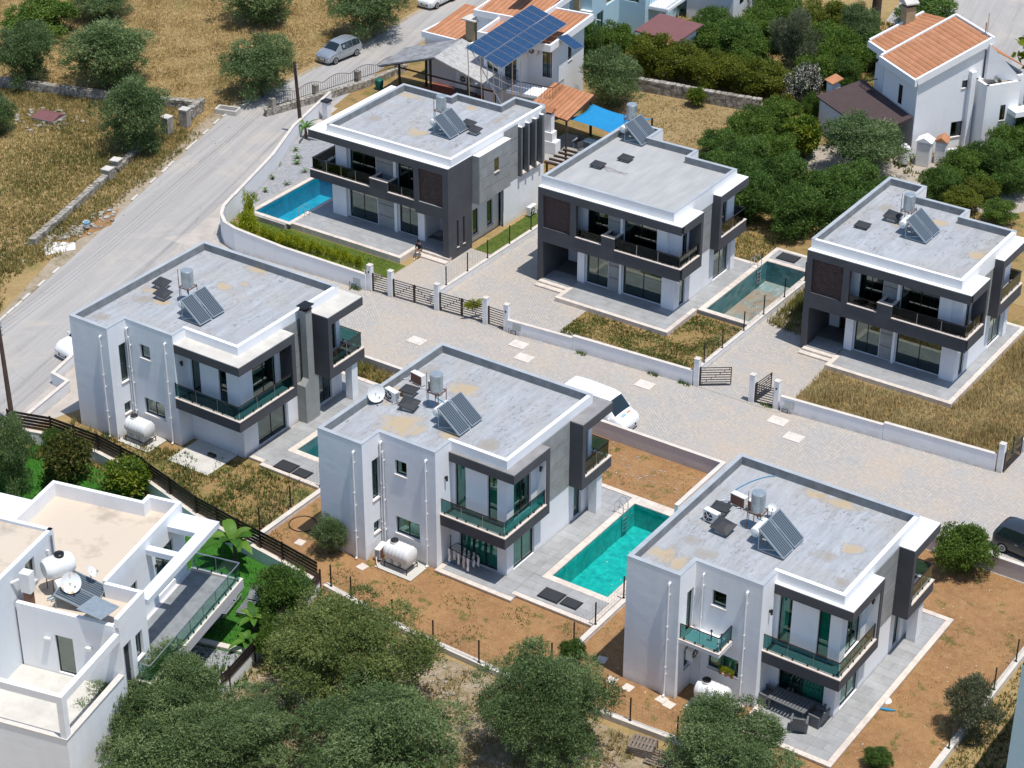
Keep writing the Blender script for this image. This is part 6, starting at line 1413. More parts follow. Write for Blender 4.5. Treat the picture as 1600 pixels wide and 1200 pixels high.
t = thing('garden_chimney', (-79.6, 139.2, 0), 'small white chimney with orange tile cap before the maroon annex', 'chimney'); B(-.35, -.3, 0, .35, .3, 2.6).obj('stack', M['white2'], t); m = MB(); m.raw([(-.5, -.5, 2.62), (.5, -.5, 2.62), (.5, .5, 2.62), (-.5, .5, 2.62), (-.5, 0, 2.95), (.5, 0, 2.95)], [(0, 1, 5, 4), (2, 3, 4, 5), (0, 4, 3), (1, 2, 5), (0, 3, 2, 1)]); m.obj('cap', M['rooftile'], t)
t = thing('outbuilding', (-84.4, 151.0, 0), 'plain white outbuilding at the top among the trees', 'building', None, R(8)); B(0, 0, 0, 4.2, 6, 3.2).obj('wall', M['offwhite'], t); B(-.2, -.2, 3.202, 4.4, 6.2, 3.35).obj('roof', M['annex'], t); B(4.201, 1.5, 1.4, 4.22, 2.4, 2.3).obj('window', M['glass'], t)

# ---- villa with the orange shed roof (top right)
aT = 56.0
tT = thing('villa', (-56.2, 135.1, 0), 'white villa with orange tiled mono pitch roof and sand chimney, top right', 'villa', None, R(aT - 90))
# local +X points down-right (-34 deg), +Y up-right (56 deg); near corner at (0,0)
def zr(y): return 6.15 + .385 * (y + .2)
seg_wall(tT, [(-4.7, .1), (0, .1), (0, 5.5), (-4.7, 5.5)], 0, 5.9, {0: [(2.2, 2.75, 3.4, 4.9)], 1: [(3.2, 4.2, 1.1, 2.3), (3.75, 4.25, 4.9, 5.5)]}, 'white2')
m = MB()
for x in (-.002, -4.698): m.face([(x, .1, 5.9), (x, 5.5, 5.9), (x, 5.5, zr(5.5) - .1), (x, .1, zr(.1) - .1)])
m.face([(0, 5.5, 5.9), (-4.7, 5.5, 5.9), (-4.7, 5.5, zr(5.5) - .1), (0, 5.5, zr(5.5) - .1)]); m.obj('gable', M['white2'], tT)
window(tT, (0, .1), (0, 5.5), (3.2, 4.2, 1.1, 2.3), 2, .1, True); window(tT, (0, .1), (0, 5.5), (3.75, 4.25, 4.9, 5.5), 1, .1, True)
window(tT, (-4.7, .1), (0, .1), (2.2, 2.75, 3.4, 4.9), 2, .03, glassm='railglass')
seg_wall(tT, [(-7.2, .9), (-4.7, .9), (-4.7, 5.5), (-7.2, 5.5)], 0, 6.2, {0: [(1.2, 2.0, 2.9, 4.9)]}, 'white2'); window(tT, (-7.2, .9), (-4.7, .9), (1.2, 2.0, 2.9, 4.9), 1, .1)
m = MB(); m.bar((-4.9, -.25, 5.98), (.25, -.25, 5.98), .2, .5); m.bar((.17, -.14, zr(-.14) - .12), (.17, 5.9, zr(5.9) - .12), .2, .52); m.bar((-4.87, -.14, zr(-.14) + .02), (-4.87, 5.9, zr(5.9) + .02), .18, .26); m.bar((-4.95, 5.98, zr(5.95) - .12), (.25, 5.98, zr(5.95) - .12), .2, .5); m.obj('fascia', M['white2'], tT)
slabq(m := MB(), [(-4.8, -.14, zr(-.14) - .1), (.08, -.14, zr(-.14) - .1), (.08, 5.9, zr(5.9) - .1), (-4.8, 5.9, zr(5.9) - .1)], .1); m.obj('roof_deck', M['white2'], tT)
tile_roof(tT, (.06, -.1, zr(-.1)), (.06, 5.85, zr(5.85)), (-4.76, 5.85, zr(5.85)), (-4.76, -.1, zr(-.1)), pitch=.40)
def zq(y): return 6.35 + .36 * (y - .35)
m = MB(); m.bar((-7.5, .3, 6.15), (-4.97, .3, 6.15), .2, .5); m.bar((-7.5, .41, zq(.41) - .05), (-7.5, 4.9, zq(4.9) - .05), .2, .4); m.obj('fascia', M['white2'], tT)
tile_roof(tT, (-4.99, .4, zq(.4)), (-4.99, 5.6, zq(5.6)), (-7.38, 4.9, zq(4.9)), (-7.38, .4, zq(.4)), pitch=.40)
seg_wall(tT, [(-7.2, 5.5), (0, 5.5), (0, 9.4), (-7.2, 9.4)], 0, 5.2, {}, 'white2', top=True); tile_roof(tT, (-.2, 9.5, 5.6), (-7.2, 9.5, 5.6), (-7.2, 6.05, 7.6), (-.2, 6.05, 7.6), pitch=.42)
B(-7.9, 3.1, 5.0, -7.1, 3.9, 8.7).obj('chimney', M['tanchim'], tT); m = MB(); m.box(-8.05, 2.95, 8.95, -6.95, 4.05, 9.05); m.raw([(-8.05, 2.95, 9.05), (-6.95, 2.95, 9.05), (-6.95, 4.05, 9.05), (-8.05, 4.05, 9.05), (-7.5, 2.95, 9.35), (-7.5, 4.05, 9.35)], [(0, 1, 4), (2, 3, 5), (1, 2, 5, 4), (3, 0, 4, 5)]); m.obj('chimney_cap', M['canopy_beige'], tT); B(-7.8, 3.2, 8.702, -7.2, 3.8, 8.95).obj('flue', M['darkside'], tT)
seg_wall(tT, [(.003, 4.97), (1.57, 4.97), (1.57, 7.85), (.003, 7.85)], 0, 5.5, {1: [(1.35, 1.8, 2.6, 3.8)]}, 'white2', top=True); window(tT, (1.57, 4.97), (1.57, 7.85), (1.35, 1.8, 2.6, 3.8), 2, .03, True)
B(.23, 5.2, 4.9, 1.34, 7.62, 5.05).obj('roof_deck', M['tanchim'], tT)
m = MB(); m.raw([(.1, 5.6, 5.5), (1.35, 7.85, 5.5), (1.35, 7.85, 5.62), (.1, 5.6, 8.2), (.4, 5.6, 5.5), (1.569, 7.85, 5.502), (1.569, 7.85, 5.62), (.4, 5.6, 8.2)], [(0, 1, 2, 3), (5, 4, 7, 6), (3, 2, 6, 7), (1, 5, 6, 2), (4, 0, 3, 7)]); m.obj('sloping_parapet', M['white2'], tT)
B(.02, 4.35, 0, .4, 4.75, 6.2).obj('buttress', M['white2'], tT)
B(1.575, 7.0, 3.1, 2.6, 8.8, 3.5).obj('balcony', M['white2'], tT)
MB().tube([(-.6, 5.9, 8.4), (-.6, 5.9, 10.2)], .03, 6).obj('aerial', M['steel'], tT); MB().tube([(-.8, 5.9, 8.4), (-.8, 5.9, 9.4)], .04, 6).obj('vent_pipe', M['terracotta_post'], tT)
B(-6.8, -.6, 2.5, -4.72, .89, 2.62).obj('balcony', M['white2'], tT); m = MB(); m.bar((-6.8, -.55, 3.5), (-4.75, -.55, 3.5), .05); m.bar((-6.8, -.55, 3.5), (-6.8, .9, 3.5), .05)
for i in range(10): m.bar((-6.8 + i * .21, -.55, 2.62), (-6.8 + i * .21, -.55, 3.5), .02)
m.obj('railing', M['frame'], tT); MB().tube([(.05, .04, .1), (.05, .04, 5.6)], .05, 8).obj('downpipe', M['pvc'], tT)
wall_lamp(tT, (-6.9, .9, 5.0), (0, -1, 0))
t = thing('solar_collector', tuple(Matrix.Translation((-56.2, 135.1, 0)) @ Matrix.Rotation(R(aT - 90), 4, 'Z') @ Vector((.8, 6.7, 5.15))), 'blue solar collector on the stair block of the orange roofed villa', 'solar collector', None, R(aT - 90 + 180)); f = B(-.5, -.9, 0, .5, .9, .08).obj('collector_frame', M['galv'], t); f.rotation_euler = (R(50), 0, 0); B(-.46, -.86, .08, .46, .86, .088).obj('collector_glass', bpy.data.materials['dark_blue_glass'], f)
# carport with brown shingle roof
t = thing('carport', (0, 0, 0), 'lean-to with brown shingle roof left of the orange roofed villa', 'carport')
slabq(m := MB(), [(-64.7, 136.3, 2.5), (-58.0, 132.0, 2.5), (-56.2, 134.9, 3.3), (-62.4, 139.4, 3.3)], .12); m.obj('roof', M['shingle'], t)
m = MB(); wall(m, (-64.3, 136.2), (-58.2, 132.3), 0, 2.38); wall(m, (-58.2, 132.3), (-57.3, 133.8), 0, 2.5); m.obj('wall', M['offwhite'], t)
t = thing('barbecue_chimney', (-64.3, 138.4, 0), 'small pale chimney with orange tile cap at the lean-to corner', 'chimney', None, R(-30)); B(-.4, -.35, 0, .4, .35, 2.9).obj('stack', M['white2'], t); m = MB(); m.raw([(-.55, -.5, 3.1), (.55, -.5, 3.1), (.55, .5, 3.4), (-.55, .5, 3.4), (-.55, -.5, 3.02), (.55, -.5, 3.02), (.55, .5, 3.32), (-.55, .5, 3.32)], [(0, 1, 2, 3), (4, 7, 6, 5), (0, 4, 5, 1), (1, 5, 6, 2), (2, 6, 7, 3), (3, 7, 4, 0)]); m.obj('cap', M['rooftile'], t)
def shed(x, y, h, mat, label, rz, w_=.75):
    t = thing('garden_shed', (x, y, 0), label, 'shed', 'small sheds by the orange roofed villa', R(rz)); B(-w_ / 2, -.4, 0, w_ / 2, .5, h).obj('wall', M['white2'], t); B(-w_ / 2 + .08, -.43, .05, w_ / 2 - .08, -.403, h - .1).obj('door', M['pvc'], t)
    m = MB(); e = w_ / 2 + .12; m.raw([(-e, -.5, h), (0, -.5, h + .35), (e, -.5, h), (-e, .6, h), (0, .6, h + .35), (e, .6, h)], [(0, 1, 4, 3), (1, 2, 5, 4), (0, 2, 1), (3, 4, 5), (0, 3, 5, 2)]); m.obj('roof', M[mat], t)
shed(-54.9, 134.6, 1.9, 'white2', 'white shed with white gable roof beside the gas tank', 10, 1.0); shed(-54.0, 135.6, 1.8, 'rooftile', 'white shed with orange gable roof by the kitchen window', 10)
air_con((-53.5, 136.6, .2), 50, 'condenser beside the orange gabled shed', 'condensers of the orange roofed villa')
t = thing('gas_tank', (-56.0, 133.6, 0), 'upright white gas tank beside the white shed', 'gas tank'); MB().lathe([(.3, .2), (.42, .26), (.44, .4), (.44, 1.35), (.36, 1.5), (.15, 1.56), (.15, 1.7), (.03, 1.72)], (0, 0, 0), 'z', 24).obj('vessel', M['tank'], t, True)
for a in range(3): B(-.04, -.04, 0, .04, .04, .28).obj('leg', M['tank'], t, loc=(.3 * math.cos(a * 2.1), .3 * math.sin(a * 2.1), 0))
# ---- building at the lower right corner
t = thing('building', (-24.3, 69.0, 0), 'wall of a building cut by the right edge, bluish shade put into its colour', 'building', None, R(0)); seg_wall(t, [(0, 0), (12, 0), (12, 14), (0, 14)], 0, 9.6, {}, 'bluewall', top=True); B(.25, .3, 9.2, 11.7, 13.7, 9.3).obj('roof_deck', M['membrane'], t)
t.location = (-21.9, 70.4, 0)

# ---- dry stone and rubble walls, built stone by stone
def stone_wall(pts, h, t_, label, st=.34, seed=1, capz=None, maxparts=300, join=False, group=None, mat='stone'):
    root = thing('stone_wall', (pts[0][0], pts[0][1], 0), label, 'stone wall', group); rr = random.Random(seed); x0, y0 = pts[0]
    big = MB(); cnt = 0; cand = []
    for a, b in zip(pts[:-1], pts[1:]):
        A, Bv = Vector((a[0] - x0, a[1] - y0, 0)), Vector((b[0] - x0, b[1] - y0, 0)); L_ = (Bv - A).length; d = (Bv - A) / L_; n = Vector((-d.y, d.x, 0))
        z = 0; row = 0
        while z < h - .05:
            hh = min(st * rr.uniform(.6, .85), h - z + .05); u = -rr.random() * st
            while u < L_:
                w_ = st * rr.uniform(.8, 1.5)
                for side in ((-1, 1) if t_ > .35 else (0,)):
                    c = A + d * (u + w_ / 2) + n * side * t_ * .25; hw = t_ / (4 if side else 2) * rr.uniform(.9, 1.12)
                    v = []
                    for zz in (z + .01, z + hh - .01):
                        for (p, q) in ((-1, -1), (1, -1), (1, 1), (-1, 1)): v.append(c + d * (p * w_ * .47 * rr.uniform(.85, 1.02)) + n * (q * hw * rr.uniform(.85, 1.05)) + Vector((0, 0, zz + rr.uniform(-.02, .02))))
                    cand.append(v)
                u += w_
            z += hh; row += 1
    F = [(0, 3, 2, 1), (4, 5, 6, 7), (0, 1, 5, 4), (1, 2, 6, 5), (2, 3, 7, 6), (3, 0, 4, 7)]
    if join or len(cand) > maxparts:
        for v in cand: big.raw(v, F)
        o = big.obj('stones', M['stonemass'], root); o['kind'] = 'stuff'
    else:
        for v in cand: MB().raw(v, F).obj('stone', M[mat], root)
    m = MB()
    for a, b in zip(pts[:-1], pts[1:]): m.bar((a[0] - x0, a[1] - y0, h / 2 - .03), (b[0] - x0, b[1] - y0, h / 2 - .03), t_ * .8, h - .08)
    m.obj('wall_core', M['rocky'], root)
    return root
def stonemass():
    k = NT('stone_mass'); v = k.n.new('ShaderNodeTexVoronoi'); v.inputs['Scale'].default_value = 3.0; k.L(k.pos(), v.inputs[0])
    c = k.ramp(v.outputs['Color'], [(0.1, (0.20, 0.175, 0.145)), (0.5, (0.34, 0.31, 0.26)), (0.9, (0.46, 0.43, 0.38))]); c = k.mix(1., c, k.ramp(k.noise(k.pos(), 9, 5, .7), [(.3, .75), (.7, 1.1)]), 'MULTIPLY')
    return k.set(c, .95, 0, .1)
M['stonemass'] = stonemass()
stone_wall([(-123, 106.3), (-117.5, 108.0), (-113.3, 109.3), (-109, 110.9), (-105.4, 112.2)], .75, .55, 'long dry stone wall across the dry field', seed=2, join=True)
stone_wall([(-105.0, 112.2), (-104.6, 110.6)], .9, .5, 'short return of the dry stone wall by the road', seed=4, join=True)
stone_wall([(-104.3, 105.6), (-103.4, 102.8), (-102.5, 100.2)], .4, .5, 'low rubble roadside wall below the stone gate pillars, upper part', seed=5, join=True)
stone_wall([(-102.4, 99.6), (-101.2, 95.8), (-99.6, 90.6), (-98.9, 88.2)], .45, .5, 'low rubble roadside wall running down to the builders rubble', seed=6, join=True)
stone_wall([(-80.3, 134.7), (-76.8, 135.3), (-73.2, 135.8), (-69.6, 136.5)], 1.0, .5, 'stone retaining wall below the clipped yellow green hedge', seed=8, join=True, st=.42)
stone_wall([(-100.2, 114.2), (-98.9, 118.2), (-97.6, 122.6), (-97.0, 127.5)], .55, .4, 'stone plinth under the arched railings by the road', seed=9, join=True)
for (x, y, l) in ((-104.0, 107.3, 'rough stone gate pillar nearer the olive tree'), (-103.9, 109.2, 'rough stone gate pillar behind the first, partly hidden'), (-102.7, 100.4, 'small stone stub on the roadside wall, upper'), (-102.1, 98.9, 'small stone stub on the roadside wall, lower')):
    t = thing('stone_pillar', (x, y, 0), l, 'stone pillar', 'rough stone pillars by the roadside', rng.uniform(0, .4)); rr = random.Random(int(x * 10 + y)); z = 0; H_ = 1.25 if 'gate' in l else .7
    while z < H_:
        h_ = .2
        for (a, b) in ((-.17, -.17), (.17, -.17), (.17, .17), (-.17, .17)): j = rr.uniform(-.02, .02); B(a - .16 + j, b - .16, z + .005, a + .16, b + .16 + j, z + h_ - .005).obj('stone', M['stone'], t)
        z += h_
    B(-.36, -.36, z, .36, .36, z + .08).obj('cap', M['canopy_beige'], t)
# arched iron railings on the plinth
t = thing('iron_railing', (-98.9, 118.4, 0), 'black iron railings with arched tops along the road', 'railing'); m = MB(); pA, pB = Vector((-1.2, -4.0, 0)), Vector((1.9, 9.0, 0))
for i in range(64):
    f = i / 63; p = pA.lerp(pB, f); s_ = (f * 5) % 1; top = 1.25 + .35 * math.sin(math.pi * s_); m.bar((p.x, p.y, .55), (p.x, p.y, top), .02)
    if i: q = pA.lerp(pB, (i - 1) / 63); s2 = ((i - 1) / 63 * 5) % 1; m.bar((q.x, q.y, 1.25 + .35 * math.sin(math.pi * s2)), (p.x, p.y, top), .03); m.bar((q.x, q.y, .65), (p.x, p.y, .65), .03)
o = m.obj('bars', M['frame'], t); o['kind'] = 'stuff'
for i in range(4): p = pA.lerp(pB, i / 3.2 + .03); B(p.x - .2, p.y - .2, 0, p.x + .2, p.y + .2, 1.3).obj('pier', M['stonemass'], t)
t = thing('white_pillar', (-95.9, 116.3, 0), 'white square pillar with black cap by the garden wall', 'pillar'); B(-.25, -.25, 0, .25, .25, 1.5).obj('shaft', M['white2'], t); B(-.32, -.32, 1.502, .32, .32, 1.62).obj('cap', M['frame'], t)
t = thing('refuse_bin', (-96.3, 123.4, 0), 'green dome bin behind the iron railings', 'bin'); MB().lathe([(.28, 0), (.34, .6), (.32, .8), (.16, .93), (.02, .95)], (0, 0, 0), 'z', 16).obj('body', M['greenbin'] if 'greenbin' in M else plain('green_plastic', (0.01, 0.12, 0.09), .5), t, True)

# ================================================================ VEGETATION
def leaf_mat(name, cols, trans=0.38, rough=0.55):
    k = NT(name); at = k.n.new('ShaderNodeAttribute'); at.attribute_name = 'leaf'; at.attribute_type = 'GEOMETRY'
    c = k.ramp(at.outputs['Fac'], [(i / (len(cols) - 1), v) for i, v in enumerate(cols)])
    oi = k.n.new('ShaderNodeObjectInfo')
    c = k.mix(1.0, c, k.ramp(oi.outputs['Random'], [(0, (0.88, 0.90, 0.86)), (1, (1.12, 1.08, 1.02))]), 'MULTIPLY')
    k.set(c, rough, 0, 0.35)
    t = k.n.new('ShaderNodeBsdfTranslucent'); k.L(c, t.inputs[0]); mx = k.n.new('ShaderNodeMixShader'); mx.inputs[0].default_value = trans
    k.L(k.p.outputs[0], mx.inputs[1]); k.L(t.outputs[0], mx.inputs[2]); k.L(mx.outputs[0], k.out.inputs[0]); return k.m
LEAF = dict(
    olive=leaf_mat('olive_leaf', [(0.032, 0.068, 0.020), (0.085, 0.145, 0.046), (0.155, 0.228, 0.085), (0.28, 0.35, 0.165)]),
    oliveY=leaf_mat('yellow_olive_leaf', [(0.042, 0.078, 0.016), (0.115, 0.165, 0.042), (0.205, 0.25, 0.075), (0.32, 0.34, 0.11)]),
    olivegrey=leaf_mat('grey_olive_leaf', [(0.055, 0.070, 0.035), (0.12, 0.14, 0.075), (0.18, 0.20, 0.115), (0.23, 0.24, 0.15)]),
    dark=leaf_mat('dark_shrub_leaf', [(0.028, 0.065, 0.010), (0.062, 0.128, 0.022), (0.105, 0.19, 0.034), (0.17, 0.27, 0.06)]),
    green=leaf_mat('green_shrub_leaf', [(0.035, 0.080, 0.010), (0.082, 0.155, 0.020), (0.14, 0.225, 0.034), (0.20, 0.29, 0.055)]),
    hedge=leaf_mat('yellow_green_hedge_leaf', [(0.055, 0.085, 0.006), (0.11, 0.145, 0.012), (0.165, 0.195, 0.02), (0.21, 0.21, 0.03)]),
    citrus=leaf_mat('citrus_leaf', [(0.04, 0.085, 0.008), (0.085, 0.15, 0.012), (0.16, 0.23, 0.02), (0.30, 0.30, 0.02)]),
    rust=leaf_mat('rusty_citrus_leaf', [(0.03, 0.05, 0.012), (0.07, 0.09, 0.02), (0.12, 0.13, 0.025), (0.20, 0.15, 0.04)]),
    conifer=leaf_mat('golden_conifer_leaf', [(0.12, 0.16, 0.008), (0.26, 0.31, 0.010), (0.40, 0.43, 0.015), (0.50, 0.50, 0.03)]),
    flower=leaf_mat('oleander_leaf', [(0.03, 0.05, 0.02), (0.07, 0.10, 0.04), (0.6, 0.5, 0.5), (0.75, 0.68, 0.66)], 0.2))
def cloud(seed, n, leaf, blobs, flat=0.75, asp=2.2, spikes=0.10, br=(.20, .36), twig=2.6):
    """numpy leaf cloud: quads spread through the shells of many small clumps; unit crown radius 1, centre at origin"""
    g = np.random.default_rng(seed); bl = []
    for i in range(blobs):
        v = g.normal(size=3); v /= np.linalg.norm(v); v[2] = v[2] if g.random() < .35 else abs(v[2]); rr_ = g.uniform(.40, .92)
        bl.append((*(v * rr_ * np.array([1, 1, flat])), g.uniform(*br)))
    bl.append((0, 0, -.1, .45)); bl.append((0, 0, -.35, .42)); bl = np.array(bl)
    wgt = bl[:, 3] ** 2; idx = g.choice(len(bl), n, p=wgt / wgt.sum()); B_ = bl[idx]
    d = g.normal(size=(n, 3)); d /= np.linalg.norm(d, axis=1)[:, None]; cen = B_[:, :3] / (np.linalg.norm(B_[:, :3], axis=1)[:, None] + .2); d = d + cen * .35; d /= np.linalg.norm(d, axis=1)[:, None]; d[:, 2] = np.where(g.random(n) < .75, np.abs(d[:, 2]), d[:, 2])
    rad = 1 - np.abs(g.normal(0, .16, n)) + (g.random(n) < spikes) * g.random(n) * .30
    sc_ = np.array([1, 1, .85]); c = B_[:, :3] + d * (B_[:, 3] * rad)[:, None] * sc_
    # leaves sit in sprays: six along each short outward twig
    m6 = 6; tw = np.repeat(np.arange(n // m6), m6); tw = np.concatenate([tw, np.full(n - len(tw), n // m6 - 1)])
    src = tw * m6; c0 = c[src]; dd = d[src] + g.normal(0, .45, (n // m6, 3))[np.minimum(tw, n // m6 - 1)]; dd[:, 2] += .15; dd /= np.linalg.norm(dd, axis=1)[:, None]
    ff = (np.arange(n) % m6) / m6; c = c0 + dd * (ff * leaf * twig)[:, None] + g.normal(0, leaf * .28, (n, 3)); idx = idx[src]
    t1 = dd * .8 + g.normal(0, .5, (n, 3)); t1 /= np.linalg.norm(t1, axis=1)[:, None]; t2 = np.cross(t1, dd + g.normal(0, .8, (n, 3))); t2 /= np.linalg.norm(t2, axis=1)[:, None]
    L_ = leaf * g.uniform(.6, 1.35, n)[:, None]; a = t1 * L_ / 2; b = t2 * L_ / asp / 2
    V = np.empty((n, 4, 3)); V[:, 0] = c - a; V[:, 1] = c - b * .9; V[:, 2] = c + a; V[:, 3] = c + b * .9
    # colour: clump tone plus leaf variation (species variety, not light)
    tone = g.uniform(.0, .9, len(bl))[idx]; val = np.clip(tone * .5 + g.random(n) * .6, 0, 1)
    return V.reshape(-1, 3), val
def quads_mesh(name, V, val, mat, tri=False):
    me = bpy.data.meshes.new(name); k = 3 if tri else 4; n = len(V) // k
    me.vertices.add(len(V)); me.vertices.foreach_set('co', V.astype(np.float32).ravel()); me.loops.add(n * k); me.loops.foreach_set('vertex_index', np.arange(n * k, dtype=np.int32))
    me.polygons.add(n); me.polygons.foreach_set('loop_start', np.arange(0, n * k, k, dtype=np.int32)); me.polygons.foreach_set('loop_total', np.full(n, k, dtype=np.int32))
    at = me.attributes.new('leaf', 'FLOAT', 'FACE'); at.data.foreach_set('value', val.astype(np.float32)); me.materials.append(mat); me.update(); me.validate(); return me
CROWN = {}
def crown(kind, var):
    key = (kind, var)
    if key in CROWN: return CROWN[key]
    spec = dict(olive=(34000, .058, 60, .82, 2.6, .25), oliveBig=(80000, .038, 74, .82, 2.8, .3), oliveY=(80000, .038, 74, .84, 2.6, .3), olivegrey=(22000, .07, 40, .9, 2.8, .2), dark=(30000, .062, 55, .85, 1.8, .2),
                green=(28000, .068, 50, .85, 1.8, .25), hedge=(22000, .075, 46, .8, 2.0, .10), citrus=(9000, .15, 30, .85, 1.9, .12), rust=(9000, .15, 30, .85, 1.9, .12), conifer=(2500, .16, 9, 1.0, 2.2, .3), flower=(14000, .085, 34, .95, 1.8, .1))[kind]
    V, val = cloud(hash_(kind) + var * 17, spec[0], spec[1], spec[2], spec[3], spec[4], spec[5], (.11, .23) if 'B' in kind or 'Y' in kind else (.14, .27))
    if kind == 'flower': val = np.where(np.random.default_rng(3).random(len(val)) < .30, .95, val * .33)
    me = quads_mesh('crown', V, val, LEAF.get(kind, LEAF['olive'])); CROWN[key] = me; return me
def hash_(s): return sum(ord(c) * (i + 3) for i, c in enumerate(s))
TRUNK = {}
def trunk(var, h=1.0):
    if var in TRUNK: return TRUNK[var]
    rr = random.Random(var + 50); m = MB(); n = rr.choice([2, 3, 3]); base = Vector((0, 0, -.02))
    f = Vector((rr.uniform(-.05, .05), rr.uniform(-.05, .05), .35)); m.tube([base, base.lerp(f, .5) + Vector((.02, -.01, 0)), f], [.10, .075, .07], 8)
    for i in range(n + 2):
        a = i * 6.28 / (n + 2) + rr.uniform(-.4, .4); r_ = rr.uniform(.3, .5); e = Vector((math.cos(a) * r_, math.sin(a) * r_, rr.uniform(.75, 1.1)))
        m.tube([f - Vector((0, 0, .04)), f.lerp(e, .5) + Vector((rr.uniform(-.06, .06), rr.uniform(-.06, .06), .05)), e], [.055, .04, .015], 6)
        for j in range(2): e2 = e + Vector((rr.uniform(-.25, .25), rr.uniform(-.25, .25), rr.uniform(.05, .3))); m.tube([f.lerp(e, .55), e2], [.03, .008], 5)
    me = m.mesh('trunk'); me.materials.append(M['bark']); TRUNK[var] = me; return me
TN = [0]
def tree(kind, x, y, zc, R_, A, label, cat, group=None, mesh=None, trunky=True):
    """crown centre height zc, horizontal radius R_, apparent (projected) half height A"""
    rz = math.sqrt(max(A * A - (R_ * .504) ** 2, (R_ * .35) ** 2)) / .864
    rz = min(max(rz, .62 * R_), 1.7 * R_); v = TN[0]; TN[0] += 1
    name = {'hedge': 'hedge_shrub', 'dark': 'shrub', 'green': 'shrub', 'conifer': 'conifer_shrub', 'citrus': 'citrus_tree', 'rust': 'citrus_tree', 'flower': 'oleander_bush'}.get(kind, 'olive_tree')
    t = thing(name, (x, y, 0), label, cat, group)
    hc = max(zc * .93, rz * .62)
    c = inst(crown(mesh or kind, v % (2 if mesh else 3)), 'crown', (0, 0, hc), t, (rng.uniform(-.1, .1), rng.uniform(-.1, .1), v * 2.1), (R_ * 1.08, R_ * 1.08, rz * 1.2))
    if mesh is None and kind == 'oliveY': c.data = crown('oliveY', 0)
    h = max(zc, rz * .55)
    if trunky: inst(trunk(v % 5), 'trunk', (0, 0, 0), t, (0, 0, v), (max(.5, R_ * .8), max(.5, R_ * .8), h * 1.05))
    return t
OL = 'olive_grove'
